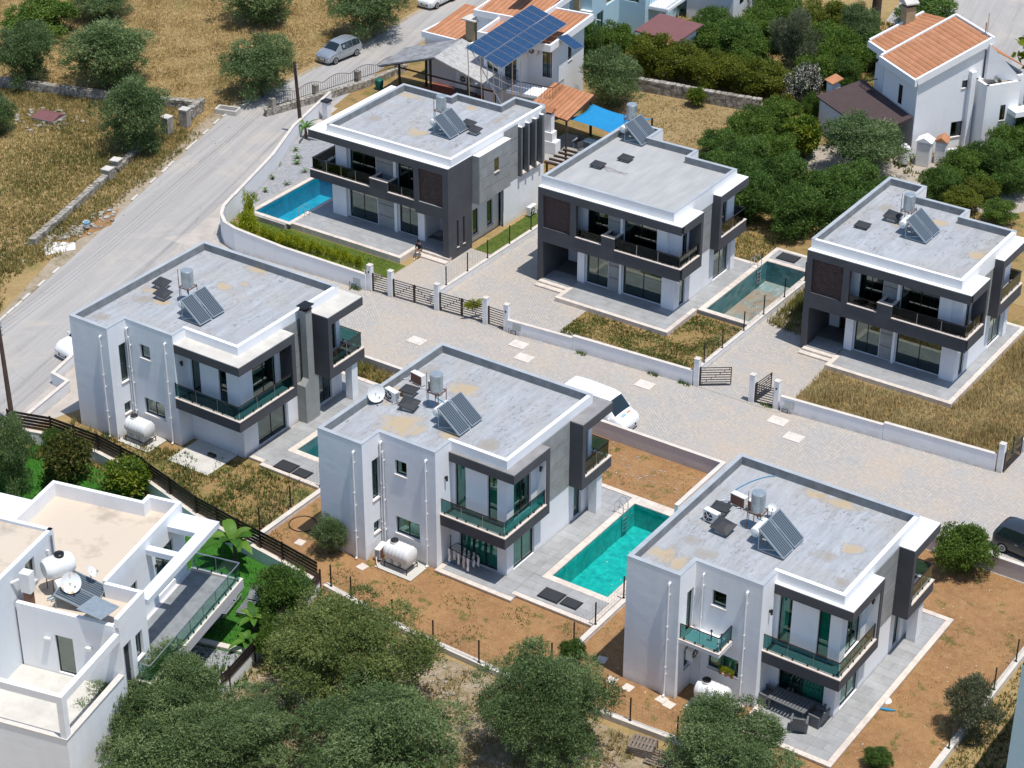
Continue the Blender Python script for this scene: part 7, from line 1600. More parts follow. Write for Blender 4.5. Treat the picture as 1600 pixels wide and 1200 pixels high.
T_ = [
 ('olive', -114.3, 111.5, 3.0, 3.76, 2.76, 'largest olive tree of the clump in the upper left field', 'olive tree'), ('olive', -119.6, 108.3, 2.4, 2.3, 2.5, 'paler olive tree left in the upper left clump', 'olive tree'), ('green', -127.0, 116.8, 1.1, 2.7, 1.4, 'bright green bush behind the upper left olive clump', 'bush'),
 ('olive', -104.2, 103.9, 2.7, 2.7, 2.8, 'olive tree standing in the gap of the dry stone wall', 'olive tree'), ('olive', -103.0, 117.0, 2.4, 2.8, 2.4, 'rounded olive tree at the road edge below the wires', 'olive tree'), ('olive', -125.3, 122.7, 2.0, 2.9, 1.9, 'olive tree cut by the top edge, left', 'olive tree'),
 ('olive', -114.0, 129.6, 2.2, 3.3, 2.0, 'olive tree cut by the top edge, middle', 'olive tree'), ('olive', -103.8, 132.2, 2.6, 3.2, 2.5, 'olive tree at the top beside the silver hatchback', 'olive tree'), ('olive', -114.6, 100.2, 1.6, 1.5, 1.7, 'olive tree cut by the left edge of the dry field', 'olive tree'), ('olive', -104.4, 89.5, 1.2, .9, 1.3, 'small olive at the left edge above the roadside rubble', 'olive tree'),
 ('dark', -86.0, 136.6, 1.8, 1.75, 2.2, 'dark leafy tree against the pale blue building', 'tree'), ('olive', -79.5, 130.9, 2.4, 2.5, 2.4, 'round olive tree above the blue shade sail', 'olive tree'), ('green', -84.0, 138.8, 1.6, 1.6, 1.6, 'green shrub below the pale blue balcony', 'shrub'),
 ('hedge', -80.2, 138.4, 1.5, 1.9, 1.8, '', ''), ('hedge', -77.5, 138.6, 1.4, 1.9, 1.7, '', ''), ('hedge', -74.9, 138.9, 1.3, 1.9, 1.6, '', ''), ('hedge', -72.3, 139.2, 1.3, 1.9, 1.6, '', ''), ('hedge', -70.2, 139.6, 1.2, 1.8, 1.5, '', ''),
 ('green', -79.0, 143.8, 1.3, 2.0, 1.6, '', ''), ('dark', -76.6, 145.6, 1.5, 2.1, 1.8, '', ''), ('green', -73.9, 143.6, 1.3, 1.8, 1.6, '', ''), ('dark', -85.9, 150.6, 1.0, 1.2, 1.2, '', ''), ('dark', -78.5, 156.1, 1.0, 2.2, 1.5, '', ''),
 ('olivegrey', -70.7, 144.3, 2.5, 1.9, 2.5, 'grey green olive tree above the oleander', 'olive tree'), ('green', -77.0, 152.6, 1.2, 2.0, 1.6, '', ''), ('hedge', -73.2, 154.6, 1.2, 2.1, 1.6, '', ''), ('green', -70.5, 149.5, 1.3, 2.0, 1.6, '', ''), ('green', -67.5, 146.3, 1.6, 1.9, 2.0, '', ''), ('dark', -66.2, 144.2, 1.2, 1.3, 1.5, '', ''),
 ('olive', -69.0, 152.8, 2.0, 1.9, 2.0, 'olive tree behind the palm trunk', 'olive tree'), ('dark', -66.3, 160.3, 1.2, 2.5, 1.5, '', ''), ('green', -68.3, 143.2, 1.3, 1.6, 1.6, '', ''), ('green', -83.3, 156.0, .9, 1.6, 1.2, '', ''), ('hedge', -73.1, 149.6, 1.2, 1.7, 1.6, '', ''), ('dark', -80.6, 149.0, 1.0, 1.6, 1.4, '', ''), ('dark', -65.0, 150.0, 1.4, 2.2, 1.9, '', ''), ('green', -76.5, 149.0, 1.2, 1.9, 1.6, '', ''),
 ('flower', -66.8, 138.6, 1.5, 1.35, 1.9, 'oleander full of white and pink flowers by the lean-to', 'oleander'), ('green', -65.2, 137.0, 1.0, .8, 1.2, 'small dark bush right of the flowering oleander', 'bush'), ('citrus', -62.6, 130.7, 1.6, 1.35, 1.4, 'lemon tree on the pale yard before the lean-to', 'lemon tree'), ('citrus', -74.0, 134.6, .8, .65, .65, 'tiny lemon tree on the straw lawn', 'lemon tree'),
 ('olive', -57.8, 130.4, 2.6, 3.3, 2.2, 'wide olive tree before the orange roofed villa', 'olive tree'),
 ('dark', -67.6, 127.0, 1.0, 1.5, 1.3, '', ''), ('green', -66.8, 129.6, 1.3, 1.75, 1.7, '', ''), ('green', -66.3, 133.2, 1.2, 1.7, 1.6, '', ''), ('dark', -64.4, 124.9, 1.4, 1.9, 1.7, '', ''), ('green', -63.4, 127.3, 1.3, 1.6, 1.6, '', ''), ('dark', -60.9, 118.9, 1.6, 1.9, 1.9, '', ''), ('dark', -60.2, 122.6, 1.6, 1.9, 2.0, '', ''),
 ('dark', -57.3, 119.0, 1.6, 2.0, 2.0, '', ''), ('dark', -56.4, 122.2, 1.7, 2.0, 2.1, '', ''), ('dark', -56.0, 125.4, 1.4, 1.9, 1.8, '', ''), ('dark', -63.0, 121.5, 1.5, 1.9, 1.8, '', ''), ('dark', -53.6, 120.2, 1.5, 1.8, 1.9, '', ''), ('green', -66.9, 131.0, 1.2, 1.5, 1.5, '', ''), ('hedge', -67.3, 136.0, .9, 1.0, 1.1, '', ''), ('dark', -53.2, 123.6, 1.5, 1.7, 1.8, '', ''), ('dark', -65.8, 122.6, 1.2, 1.5, 1.4, '', ''),
 ('dark', -51.5, 129.8, 1.1, 1.4, 1.3, '', ''), ('green', -51.2, 132.6, 1.2, 1.6, 1.5, '', ''), ('dark', -50.0, 134.9, 1.3, 1.7, 1.6, '', ''), ('green', -49.8, 138.2, 1.4, 1.7, 1.7, '', ''), ('dark', -49.4, 141.6, 1.6, 1.5, 2.0, '', ''), ('dark', -47.4, 133.6, 1.1, 1.6, 1.4, '', ''), ('hedge', -48.9, 131.0, .8, 1.3, 1.0, '', ''), ('hedge', -49.3, 128.9, .8, 1.3, 1.0, '', ''), ('dark', -52.3, 143.2, 1.0, 1.2, 1.2, '', ''), ('dark', -47.3, 137.0, 1.4, 1.8, 1.8, '', ''), ('green', -46.6, 128.6, .8, 1.2, .9, '', ''),
 ('green', -31.6, 88.4, 1.15, 1.5, 1.45, 'round bright green olive bush by the lower lane wall', 'bush'), ('olivegrey', -25.9, 76.2, 1.5, 1.3, 1.6, 'loose grey green bush over the right boundary kerb', 'bush'), ('dark', -28.3, 71.8, .45, .62, .55, 'small dark ball shrub at the bottom right', 'shrub'),
 ('oliveY', -51.1, 61.8, 3.1, 3.6, 3.0, 'large yellowish olive tree beside the dark slat fence', 'olive tree'), ('oliveBig', -41.2, 63.7, 3.0, 3.15, 3.0, 'large dense olive tree left of the wooden pallets', 'olive tree'), ('oliveBig', -33.3, 66.3, 2.2, 3.25, 1.95, 'broad olive tree before the dining set at the bottom edge', 'olive tree'),
 ('oliveBig', -46.2, 57.6, 2.4, 3.9, 2.1, 'broad olive tree at the middle of the bottom edge', 'olive tree'), ('oliveBig', -57.3, 55.6, 2.4, 2.9, 2.1, 'olive tree covering the right corner of the cream roofed villa', 'olive tree'), ('oliveBig', -58.6, 53.0, 1.8, 2.2, 1.8, 'olive tree at the foot of the cream roofed villa', 'olive tree'), ('oliveBig', -52.0, 55.3, 2.1, 3.0, 1.9, 'olive tree low on the bottom edge, left of centre', 'olive tree'), ('olive', -54.3, 52.2, 1.8, 2.4, 1.7, 'olive tree cut by the bottom edge below the cream villa', 'olive tree'),
 ('olive', -41.8, 67.0, 1.6, 1.0, 1.5, 'leggy young olive by the white kerb right of the sapling', 'olive tree'), ('green', -56.0, 62.4, 1.0, 1.0, 1.3, 'leafy shrub by the end of the short slat fence', 'shrub'), ('dark', -58.1, 65.4, 1.3, 1.45, 1.6, 'dense dark shrub over the corner of the dark slat fence', 'shrub'), ('dark', -43.9, 70.2, .7, .62, .75, 'small sapling by the kerb between the lower gardens', 'sapling'), ('olive', -59.7, 71.0, 1.35, 1.0, .95, 'small olive tree before the left wall of the centre villa', 'olive tree'),
 ('olive', -77.6, 65.7, 2.3, 1.4, 2.5, 'olive tree at the left edge above the cream roofed villa', 'olive tree'), ('rust', -76.1, 68.2, 1.4, 1.2, 1.4, 'rusty leaved citrus tree left of the dark slat fence', 'citrus tree'), ('citrus', -72.2, 69.3, .95, 1.3, 1.1, 'glossy green citrus tree against the dark slat fence', 'citrus tree'), ('dark', -79.1, 70.4, .6, .75, .7, 'dark shrub at the upper end of the slat fence', 'shrub'), ('olivegrey', -80.2, 68.2, 1.1, .9, 1.1, 'grey green sapling by the leaning pole', 'sapling'), ('olive', -79.6, 63.6, 1.8, 1.4, 1.9, 'olive foliage in the shade at the left edge', 'olive tree'),
 ('dark', -83.0, 81.2, .8, .9, .9, 'dark shrub between the chimney villa and the road', 'shrub'),
]
import itertools
desc = {'hedge': 'yellow green', 'dark': 'dark green', 'green': 'mid green', 'olive': 'grey'}
def place_words(x, y):
    if y > 137 and x < -69.5 and y < 141: return 'in the clipped row on the stone retaining wall', 'hedge shrubs on the retaining wall'
    if y > 141: return 'in the orchard beyond the straw lawn', 'shrubs of the orchard at the top'
    if x < -52.5 and y < 137: return 'in the thicket behind the empty pool', 'shrubs of the thicket behind the villas'
    return 'in the belt right of the pale yard', 'shrubs of the belt at the right edge'
shr = [r for r in T_ if not r[6]]
for r in T_:
    kind, x, y, zc, R_, A, lab, cat = r; grp = None
    if not lab:
        w_, grp = place_words(x, y); near = sorted((q for q in shr if place_words(q[1], q[2])[0] == w_), key=lambda q: q[1] + q[2] * .3); i = near.index(r); n_ = len(near)
        pos = 'leftmost' if i == 0 else 'rightmost' if i == n_ - 1 else '%s from the left' % ['', 'second', 'third', 'fourth', 'fifth', 'sixth', 'seventh', 'eighth', 'ninth', 'tenth', 'eleventh', 'twelfth', 'thirteenth', 'fourteenth', 'fifteenth', 'sixteenth', 'seventeenth', 'eighteenth', 'nineteenth', 'twentieth'][i]
        lab, cat = '%s shrub %s %s' % (desc[kind], pos, w_), 'shrub'
    elif cat == 'olive tree': grp = 'olive trees'
    tree('olive' if kind == 'oliveBig' else kind, x, y, zc, R_, A, lab, cat, grp, mesh='oliveBig' if kind == 'oliveBig' else ('oliveY' if kind == 'oliveY' else None), trunky=cat not in ('bush', 'shrub'))
# palm trunk
t = thing('palm_tree', (-69.3, 156.2, 0), 'tall dark palm trunk cut by the top edge', 'palm tree'); MB().tube([(0, 0, 0), (.05, 0, 4), (0, .1, 8)], [.42, .38, .36], 12).obj('trunk', M['wood_dark'], t, True)
LEAFB = leaf_mat('banana_leaf', [(0.03, 0.10, 0.01), (0.06, 0.17, 0.015), (0.12, 0.25, 0.03), (0.18, 0.28, 0.05)], .35)
M['banana'] = LEAFB
def big_leaves(loc, label, n, L_, w_, seed, cat='banana plant', mat=None, z0=1.0, up=.9, name='banana_plant'):
    t = thing(name, loc, label, cat); rr = random.Random(seed)
    MB().tube([(0, 0, 0), (.03, .02, z0 * .6), (0, 0, z0 * 1.15)], [.14, .11, .07], 8).obj('stem', M['bark'], t)
    for i in range(n):
        a = i * 2.4 + rr.random(); tilt = rr.uniform(.3, 1.0); l = L_ * rr.uniform(.7, 1.1); m = MB(); pts = []
        for k in range(8):
            f = k / 7; r_ = l * f * math.sin(tilt + .4 * f) ; z = z0 + l * f * math.cos(tilt + .75 * f) * up; ww = w_ * math.sin(math.pi * min(1, f * .92 + .08)) ** .7
            pts.append((Vector((math.cos(a) * r_, math.sin(a) * r_, z)), ww))
        s_ = Vector((-math.sin(a), math.cos(a), 0))
        for k in range(7):
            (p, w0), (q, w1) = pts[k], pts[k + 1]; dz = Vector((0, 0, .25))
            m.face([p, q, q + s_ * w1 + dz * w1, p + s_ * w0 + dz * w0]); m.face([q, p, p - s_ * w0 + dz * w0, q - s_ * w1 + dz * w1])
        o = m.obj('leaf', mat or M['banana'], t, True)
        at = o.data.attributes.new('leaf', 'FLOAT', 'FACE'); at.data.foreach_set('value', [rr.uniform(.1, .9)] * len(o.data.polygons))
    return t
big_leaves((-63.2, 67.5, 0), 'tall banana plant with broad leaves against the dark slat fence', 11, 1.9, .30, 4, z0=1.3); big_leaves((-58.6, 63.6, 0), 'small banana plant by the sun loungers', 8, 1.2, .2, 8, z0=.7); big_leaves((-57.9, 62.2, 0), 'drooping banana plant below the other by the loungers', 7, 1.1, .18, 11, z0=.5)
big_leaves((-95.0, 112.6, 0), 'young palm like plant behind the corner pool villa canopy', 12, 1.5, .09, 14, 'garden plant', z0=.8, name='palm_plant')
# small specimens in the gravel bed, golden conifers along the curved wall
for i, (x, y, n, L_, w_) in enumerate([(-92.6, 108.6, 10, .5, .05), (-91.4, 103.6, 7, .4, .05), (-92.4, 105.6, 8, .45, .04), (-90.9, 105.4, 9, .5, .03), (-93.6, 107.6, 8, .5, .06), (-93.2, 109.4, 8, .5, .05), (-91.0, 101.6, 7, .4, .07), (-92.2, 102.6, 6, .35, .05), (-94.2, 110.4, 9, .5, .04), (-91.2, 107.8, 14, .6, .02)]):
    big_leaves((x, y, 0), '%s in the gravel bed beside the corner pool' % ['spiky agave nearest the wall', 'small green rosette', 'low leafy plant', 'thin leaved plant by the pool edge', 'yellow green plant', 'second agave up the bed', 'lettuce green plant at the bed corner', 'sparse seedling', 'plant farthest up the bed', 'dark purple grass tuft'][i], n, L_, w_, 20 + i, 'garden plant', z0=.12, name='bed_plant')
for i in range(15):
    f = i / 14; x = -87.6 + 9.0 * f; y = 97.15 + .9 * (1 - (1 - f) ** 2) - .1 * f; s_ = 1.3 if i in (0,) else .80 - .12 * (i % 3 == 1) - .012 * i
    t = thing('conifer_shrub', (x, y, 0), 'golden conifer in the row along the curved wall, %s from the pool corner' % ['tallest, first', 'second', 'third', 'fourth', 'fifth', 'sixth', 'seventh', 'eighth', 'ninth', 'tenth', 'eleventh', 'twelfth', 'thirteenth', 'fourteenth', 'last'][i], 'shrub', 'golden conifers along the curved wall')
    inst(crown('conifer', i % 3), 'crown', (0, 0, s_ * .75), t, (0, 0, i), (s_ * .62, s_ * .62, s_ * .85))
t = thing('conifer_shrub', (-88.6, 98.6, 0), 'largest golden conifer standing at the pool corner', 'shrub', 'golden conifers along the curved wall'); inst(crown('conifer', 1), 'crown', (0, 0, 1.1), t, (0, 0, 2), (.6, .6, 1.5))
t = thing('vine', (PIL[3][0] - .95, PIL[3][1] + .12, 0), 'yellowing vine hanging behind the second double gate', 'vine'); inst(crown('conifer', 2), 'foliage', (0, 0, .95), t, (0, 0, 1), (.72, .16, .5))
t = thing('sparse_tree', (-52.5, 152.0, 0), 'sparse light leaved tree over the far road, top right', 'tree')
V, val = cloud(77, 900, .3, 16, .9, 1.3, .5); me = quads_mesh('crown', V * 2.0, val * .5 + .4, LEAF['citrus']); inst(me, 'crown', (0, 0, 3.2), t); inst(trunk(2), 'trunk', (0, 0, 0), t, scale=(1.4, 1.4, 3.0))

# ---- grasses: tufts of blades as ground cover
def grass_mat(name, cols): return leaf_mat(name, cols, .3, .7)
GR = dict(hedge=grass_mat('yellow_green_ground_cover', [(0.10, 0.15, 0.01), (0.22, 0.28, 0.015), (0.36, 0.40, 0.02), (0.45, 0.46, 0.03)]), dry=grass_mat('dry_grass_blade', [(0.23, 0.165, 0.066), (0.38, 0.28, 0.12), (0.50, 0.385, 0.185), (0.60, 0.48, 0.26)]), mixed=grass_mat('mixed_grass_blade', [(0.07, 0.10, 0.02), (0.16, 0.16, 0.04), (0.32, 0.25, 0.09), (0.46, 0.37, 0.18)]),
          green=grass_mat('green_grass_blade', [(0.03, 0.08, 0.01), (0.07, 0.14, 0.02), (0.12, 0.19, 0.03), (0.20, 0.23, 0.05)]), turf=grass_mat('turf_blade', [(0.03, 0.12, 0.012), (0.05, 0.17, 0.018), (0.075, 0.20, 0.022), (0.11, 0.21, 0.035)]))
def inpoly(px, py, poly):
    r = np.zeros(len(px), bool); n = len(poly)
    for i in range(n):
        (x0, y0), (x1, y1) = poly[i], poly[(i + 1) % n]
        if y0 == y1: continue
        r ^= ((y0 > py) != (y1 > py)) & (px < (x1 - x0) * (py - y0) / (y1 - y0) + x0)
    return r
def grass(poly, dens, h, kind, label, seed, w=.03, holes=(), patch=0.0, ps=.35, bl=3, name='grass', spread=.12, bias=0.0):
    g = np.random.default_rng(seed); xs = [p[0] for p in poly]; ys = [p[1] for p in poly]; area = (max(xs) - min(xs)) * (max(ys) - min(ys)); n = int(area * dens)
    x = g.uniform(min(xs), max(xs), n); y = g.uniform(min(ys), max(ys), n); k = inpoly(x, y, poly)
    for hq in holes: k &= ~inpoly(x, y, hq)
    fld = np.zeros(n); 
    for i in range(6): a = g.uniform(0, 6.28); fr = ps * g.uniform(.5, 2.2); fld += np.sin((x * math.cos(a) + y * math.sin(a)) * fr * 3 + g.uniform(0, 6.28))
    fld = fld / 6 ** .5 / 1.2
    if patch: k &= (fld + g.normal(0, .35, n)) > (patch * 2 - 1)
    x, y, fld = x[k], y[k], fld[k]; n = len(x)
    x = np.repeat(x, bl) + g.normal(0, spread, n * bl) * .5; y = np.repeat(y, bl) + g.normal(0, spread, n * bl) * .5; fld = np.repeat(fld, bl); n = len(x)
    hh = h * g.uniform(.45, 1.25, n) * (1 + .25 * fld); a = g.uniform(0, 6.28, n); ln = g.uniform(.1, .8, n) * hh; ww = w * g.uniform(.6, 1.4, n)
    V = np.empty((n, 3, 3)); V[:, 0] = np.stack([x - np.sin(a) * ww, y + np.cos(a) * ww, np.zeros(n)], 1); V[:, 1] = np.stack([x + np.sin(a) * ww, y - np.cos(a) * ww, np.zeros(n)], 1); V[:, 2] = np.stack([x + np.cos(a) * ln, y + np.sin(a) * ln, hh], 1)
    me = quads_mesh(name, V.reshape(-1, 3), np.clip(.5 - fld * .22 + bias + g.normal(0, .2, n), 0, 1), GR[kind], True)
    o = bpy.data.objects.new(name, me); C.objects.link(o); tag(o, label, kind='stuff'); return o
rl = [(x - .9, y) for x, y in road_l]
grass([(-135, 104.5), (-104.8, 104.8)] + [p for p in rl if 104 < p[1] < 170] + [(-150, 170), (-150, 120)], 62, .17, 'dry', 'golden dry grass of the upper left field', 1, .022, bl=3)
grass([(-125, 78), (-98.6, 79)] + [p for p in rl if 88 < p[1] < 112] + [(-105, 112), (-125, 106)], 60, .24, 'mixed', 'weedy dry grass between the stone walls and the road', 2, .026, patch=0, ps=.22, bias=.12)
grass([(-96.4, 84), (-93.6, 80), (-98.5, 84), (-104.2, 108), (-101.9, 109), (-98.6, 97)], 22, .3, 'mixed', 'grass tufts along the road verge', 3, .035, patch=.35)
grass([(-80.3, 68.9), (-64.1, 68.9), (-64.1, 75.3), (-66, 75.3), (-69.5, 75.2), (-76.8, 73.0), (-79.6, 73), (-79.9, 89), (-80.6, 89)], 40, .28, 'mixed', 'green and yellow weeds round the chimney villa', 4, .03, holes=[shp(OD, (6.7, -.1), (9.8, -.1), (9.8, 2.6), (6.7, 2.6))], patch=.25, ps=.5, bias=-.12)
grass(shp(OD, (10.5, 13.5), (15.6, 13.5), (15.6, 14.7), (8.4, 14.7), (8.4, 13.5)), 55, .5, 'mixed', 'tall orange green weeds by the lane wall of the chimney villa', 5, .03)
grass([(-62.9, 97.0), (-53.3, 97.5), (-53.3, 105.0), (-56.9, 105.0), (-57.1, 101.4), (-62.9, 101.4)], 70, .15, 'mixed', 'patchy green grass in the garden before the empty pool', 6, .028, patch=.22, ps=.5, bias=-.28)
grass([(-62.9, 97.0), (-53.3, 97.5), (-53.3, 105.0), (-56.9, 105.0), (-57.1, 101.4), (-62.9, 101.4)], 60, .10, 'green', 'green clover patches in the garden before the empty pool', 32, .03, patch=.5, ps=.6)
grass([(-59.4, 113.4), (-57.2, 113.4), (-57.2, 117.3), (-61.5, 117.3), (-64, 114.8)], 60, .2, 'mixed', 'grass beside the far end of the empty pool terrace', 7, .028, bias=-.2)
grass([(-80.2, 68.9), (-64.1, 68.9), (-64.1, 75.0), (-69.5, 75.2), (-76.8, 72.8)], 40, .16, 'green', 'green weed patches on the plot of the chimney villa', 33, .03, patch=.5, ps=.5)
grass([(-52.7, 106.5), (-50.0, 106.3), (-49.75, 115), (-52.8, 117)], 60, .5, 'mixed', 'tall weeds between the empty pool and the right villa', 8, .03, bias=-.05)
grass([(-46.8, 98.2), (-34.0, 98.9), (-33.6, 118), (-38.6, 118), (-38.7, 103.2), (-47.0, 103.2)], 80, .34, 'dry', 'tall golden grass round the farthest right villa', 9, .024, bias=.1)
grass([(-90.4, 98.9), (-88, 97.1), (-76.5, 96.2), (-76.5, 100.0), (-90.2, 99.5)], 90, .09, 'green', 'mown lawn strip below the corner pool', 10, .022)
grass([(-90.4, 98.4), (-88, 96.3), (-77, 96.1), (-77, 97.5), (-87, 98.1)], 150, .34, 'hedge', 'yellow green ground cover between the golden conifers', 31, .03)
grass([(-73.9, 104.7), (-72.1, 104.7), (-72.1, 112.4), (-73.9, 112.4)], 90, .09, 'green', 'small lawn beside the side wall of the corner pool villa', 11, .022)
grass([(-63.7, 68.8), (-44.9, 67.8), (-44.9, 73.0), (-54.2, 72.3), (-63.7, 71.4)], 26, .09, 'green', 'sparse green weeds on the bare soil before the centre villa', 12, .025, patch=.62, ps=.55)
grass([(-49, 85.4), (-46.2, 85.4), (-46.2, 88.9), (-60, 88.9), (-60, 85.4)], 14, .08, 'mixed', 'thin weeds on the bare soil by the van', 13, .02, patch=.55)
grass([(-44.3, 68.2), (-26.3, 68.6), (-26.3, 89.1), (-44.3, 89.1)], 10, .07, 'dry', 'straw scattered on the orange soil of the lower right garden', 14, .02, holes=[shp(OF, (-.2, -.6), (11.6, -.6), (11.6, 13.5), (-.2, 13.5))], patch=.5)
grass([(-58, 67.3), (-52, 67.0), (-44.8, 66.9), (-36, 67.2), (-30, 67.4), (-30, 58), (-60, 50), (-58, 58), (-56.0, 62)], 24, .32, 'dry', 'dry straw and weeds in the olive grove', 15, .03, patch=.45, ps=.6)
grass([(-58.5, 60), (-54.0, 62), (-53.6, 67.2), (-56.6, 67.4), (-56.2, 58)], 40, .38, 'green', 'green undergrowth below the slat fence wall', 16, .05, bias=.1)
grass([(-25.7, 68), (-21, 68), (-21, 89), (-25.7, 89)], 35, .18, 'mixed', 'green verge beyond the right boundary kerb', 17, .03, bias=-.2)
grass([(-80.2, 134.3), (-76, 126.3), (-69.3, 124.5), (-68.4, 131), (-69.9, 135.7)], 34, .12, 'dry', 'mown straw lawn behind the pale screed roof', 18, .03)
grass([(-98.5, 140), (-91, 137), (-70, 141), (-48, 128), (-47, 143), (-62, 158), (-95, 164)], 9, .35, 'mixed', 'rough grass under the orchard shrubs', 19, .06, patch=.3, bias=-.15)
grass([(-79.8, 70.2), (-64.5, 68.4), (-58.3, 67.3), (-57.3, 63), (-58, 56), (-64, 60), (-82, 66)], 40, .12, 'turf', 'green lawn behind the slat fence of the cream roofed villa', 20, .025)

# ================================================================ VEHICLES
def paint(name, col, metal=.0):
    k = NT(name); k.set(col, .28, metal, .5); k.p.inputs['Coat Weight'].default_value = .6; k.p.inputs['Coat Roughness'].default_value = .05; return k.m
def lamp_mat(name, col): k = NT(name); return k.set(col, .15, 0, .8)
M['headlamp'] = lamp_mat('lamp_lens', (0.55, 0.58, 0.60)); M['taillamp'] = lamp_mat('tail_lens', (0.28, 0.015, 0.02))
def car(loc, rz, S, pm, label, cat='car', L_=4.0, cab=None, group='parked cars', marks=None):
    """S: stations (x, half width, belt z, roof half width, roof z); x runs from the tail to the nose (+X)"""
    t = thing('parked_car' if cat == 'car' else 'van', loc, label, cat, group, R(rz)); n = 13; V = []; secs = []
    for (x, hw, bz, rw, rz_) in S:
        half = [(hw * .88, .24), (hw * .98, .34), (hw, .55), (hw * .985, (bz + .55) / 2 + .08), (hw * .95, bz), (rw, rz_), (rw * .55, rz_ + .035)]
        sec = [(x, -a, z) for a, z in half] + [(x, 0, rz_ + .045)] + [(x, a, z) for a, z in half[::-1]]; secs.append(sec); V += sec
    k = len(secs[0]); F = []
    for i in range(len(S) - 1):
        for j in range(k - 1): F.append((i * k + j, (i + 1) * k + j, (i + 1) * k + j + 1, i * k + j + 1))
        F.append((i * k + k - 1, (i + 1) * k + k - 1, (i + 1) * k, i * k))
    F.append(tuple(range(k))); F.append(tuple(reversed(range(len(V) - k, len(V)))))
    MB().raw(V, F).obj('body', pm, t, True)
    def glass(quads, name, mat='carglass2'):
        m = MB()
        for q_ in quads:
            q_ = [Vector(p) for p in q_]; nn = (q_[1] - q_[0]).cross(q_[2] - q_[0]).normalized(); c = sum(q_, Vector()) / 4
            if nn.dot(c - Vector((L_ / 2, 0, .6))) < 0: nn = -nn
            m.face([c + (p - c) * .93 + nn * .012 for p in q_])
        m.obj(name, M[mat], t)
    cabs, cabe, ws, rs = cab    # station indices: cabin start/end, windscreen from cabe to ws, rear glass from rs to cabs
    for sgn in (0, 1):
        ja, jb = (4, 5) if not sgn else (k - 5, k - 6)
        for i in range(cabs, cabe):
            glass([[secs[i][ja], secs[i + 1][ja], secs[i + 1][jb], secs[i][jb]]], 'side_window')
    for (i0, i1, nm) in ((cabe, ws, 'windscreen'), (cabs, rs, 'rear_window'))[:1 if cat == 'van' else 2]:
        m = MB(); up_ = Vector((.012 if nm == 'windscreen' else -.012, 0, .014))
        P0 = [Vector(secs[i0][j]) for j in range(5, k - 5)]; P1 = [Vector(secs[i1][j]) for j in range(5, k - 5)]; n5 = len(P0)
        for j in range(n5 - 1):
            e0, e1 = (.12 if j == 0 else 0), (.12 if j == n5 - 2 else 0)
            a_, b_, c_, d_ = P0[j].lerp(P0[j + 1], e0), P0[j + 1].lerp(P0[j], e1), P1[j + 1].lerp(P1[j], e1), P1[j].lerp(P1[j + 1], e0)
            m.face([a_.lerp(d_, .06) + up_, b_.lerp(c_, .06) + up_, b_.lerp(c_, .95) + up_, a_.lerp(d_, .95) + up_])
        m.obj(nm, M['carglass2'], t, True)
    hw = max(s_[1] for s_ in S); r_ = .31 if L_ < 4.3 else .35
    for x in (L_ * .185, L_ * .81):
        for s_ in (-1, 1):
            w_ = MB().lathe([(r_ * .7, -.10), (r_ * .97, -.10), (r_, -.07), (r_, .07), (r_ * .97, .10), (r_ * .7, .10)], (x, s_ * (hw - .09), r_), 'y', 24).obj('wheel', M['rubber'], t, True)
            m = MB(); m.lathe([(r_ * .66, hw - .085 + .09 - .0), (r_ * .66, hw - .085 + .1), (.05, hw - .085 + .09)], (x, 0, r_), 'y', 20)
            m.v = [(a, b * s_, c) for a, b, c in m.v]; m.obj('rim', M['alloy'], w_)
            m = MB()
            for a in range(5): q = a * 1.2566; m.bar((x, s_ * (hw + .012), r_), (x + math.cos(q) * r_ * .62, s_ * (hw + .012), r_ + math.sin(q) * r_ * .62), .05, .012)
            m.obj('spoke', M['steel'], w_)
            MB().lathe([(r_ * 1.14, hw * .9), (r_ * 1.14, hw + .004)], (x, 0, r_ + .02), 'y', 24).v
    f = secs[-1]; xe, xs = S[-1][0], S[0][0]; bzf = S[-2][2]; hwf = S[-2][1]
    for s_ in (-1, 1):
        m = MB(); m.face([(S[-3][0] + .06, s_ * hwf * 1.0, bzf - .02), (S[-2][0] + .02, s_ * hwf * .93, bzf - .06), (S[-1][0] + .012, s_ * hwf * .55, bzf - .12), (S[-1][0] + .012, s_ * hwf * .62, bzf - .24), (S[-2][0] + .03, s_ * (hwf * .99 + .01), bzf - .2)]); m.obj('headlight', M['headlamp'], t)
        m = MB(); b0 = S[0]; m.face([(b0[0] - .012, s_ * b0[1] * .72, b0[2] + .02), (b0[0] - .012, s_ * b0[1] * .95, b0[2] + .0), (b0[0] - .012, s_ * b0[1] * .97, b0[2] - .28), (b0[0] - .012, s_ * b0[1] * .75, b0[2] - .22)]); m.obj('taillight', M['taillamp'], t)
        mx = S[ws][0] - .35; m = MB(); m.box(mx, s_ * (hw + .12) - .09, S[ws][2] - .02, mx + .09, s_ * (hw + .12) + .06, S[ws][2] + .13); m.obj('wing_mirror', pm, t)
        for xx in (L_ * .36, L_ * .56): B(xx, s_ * (hw + .004) - .012, .80, xx + .16, s_ * (hw + .004) + .012, .83).obj('door_handle', M['alloy'], t)
    B(xe - .02, -hwf * .5, .32, xe + .012, hwf * .5, .52).obj('grille', M['black'], t); B(xe + .013, -.25, .40, xe + .02, .25, .50).obj('number_plate', M['tank'], t)
    B(xs - .02, -.25, .55, xs - .012, .25, .66).obj('number_plate', M['tank'], t)
    m = MB(); m.box(L_ * .12, -hw * .82, .14, L_ * .88, hw * .82, .3); m.obj('underbody', M['black'], t)
    return t
M['alloy'] = plain('alloy_wheel', (0.45, 0.46, 0.48), .35, .7, .5)
M['carglass2'] = (lambda k: k.set((0.012, 0.022, 0.024), .04, 0, .9))(NT('dark_car_glass'))
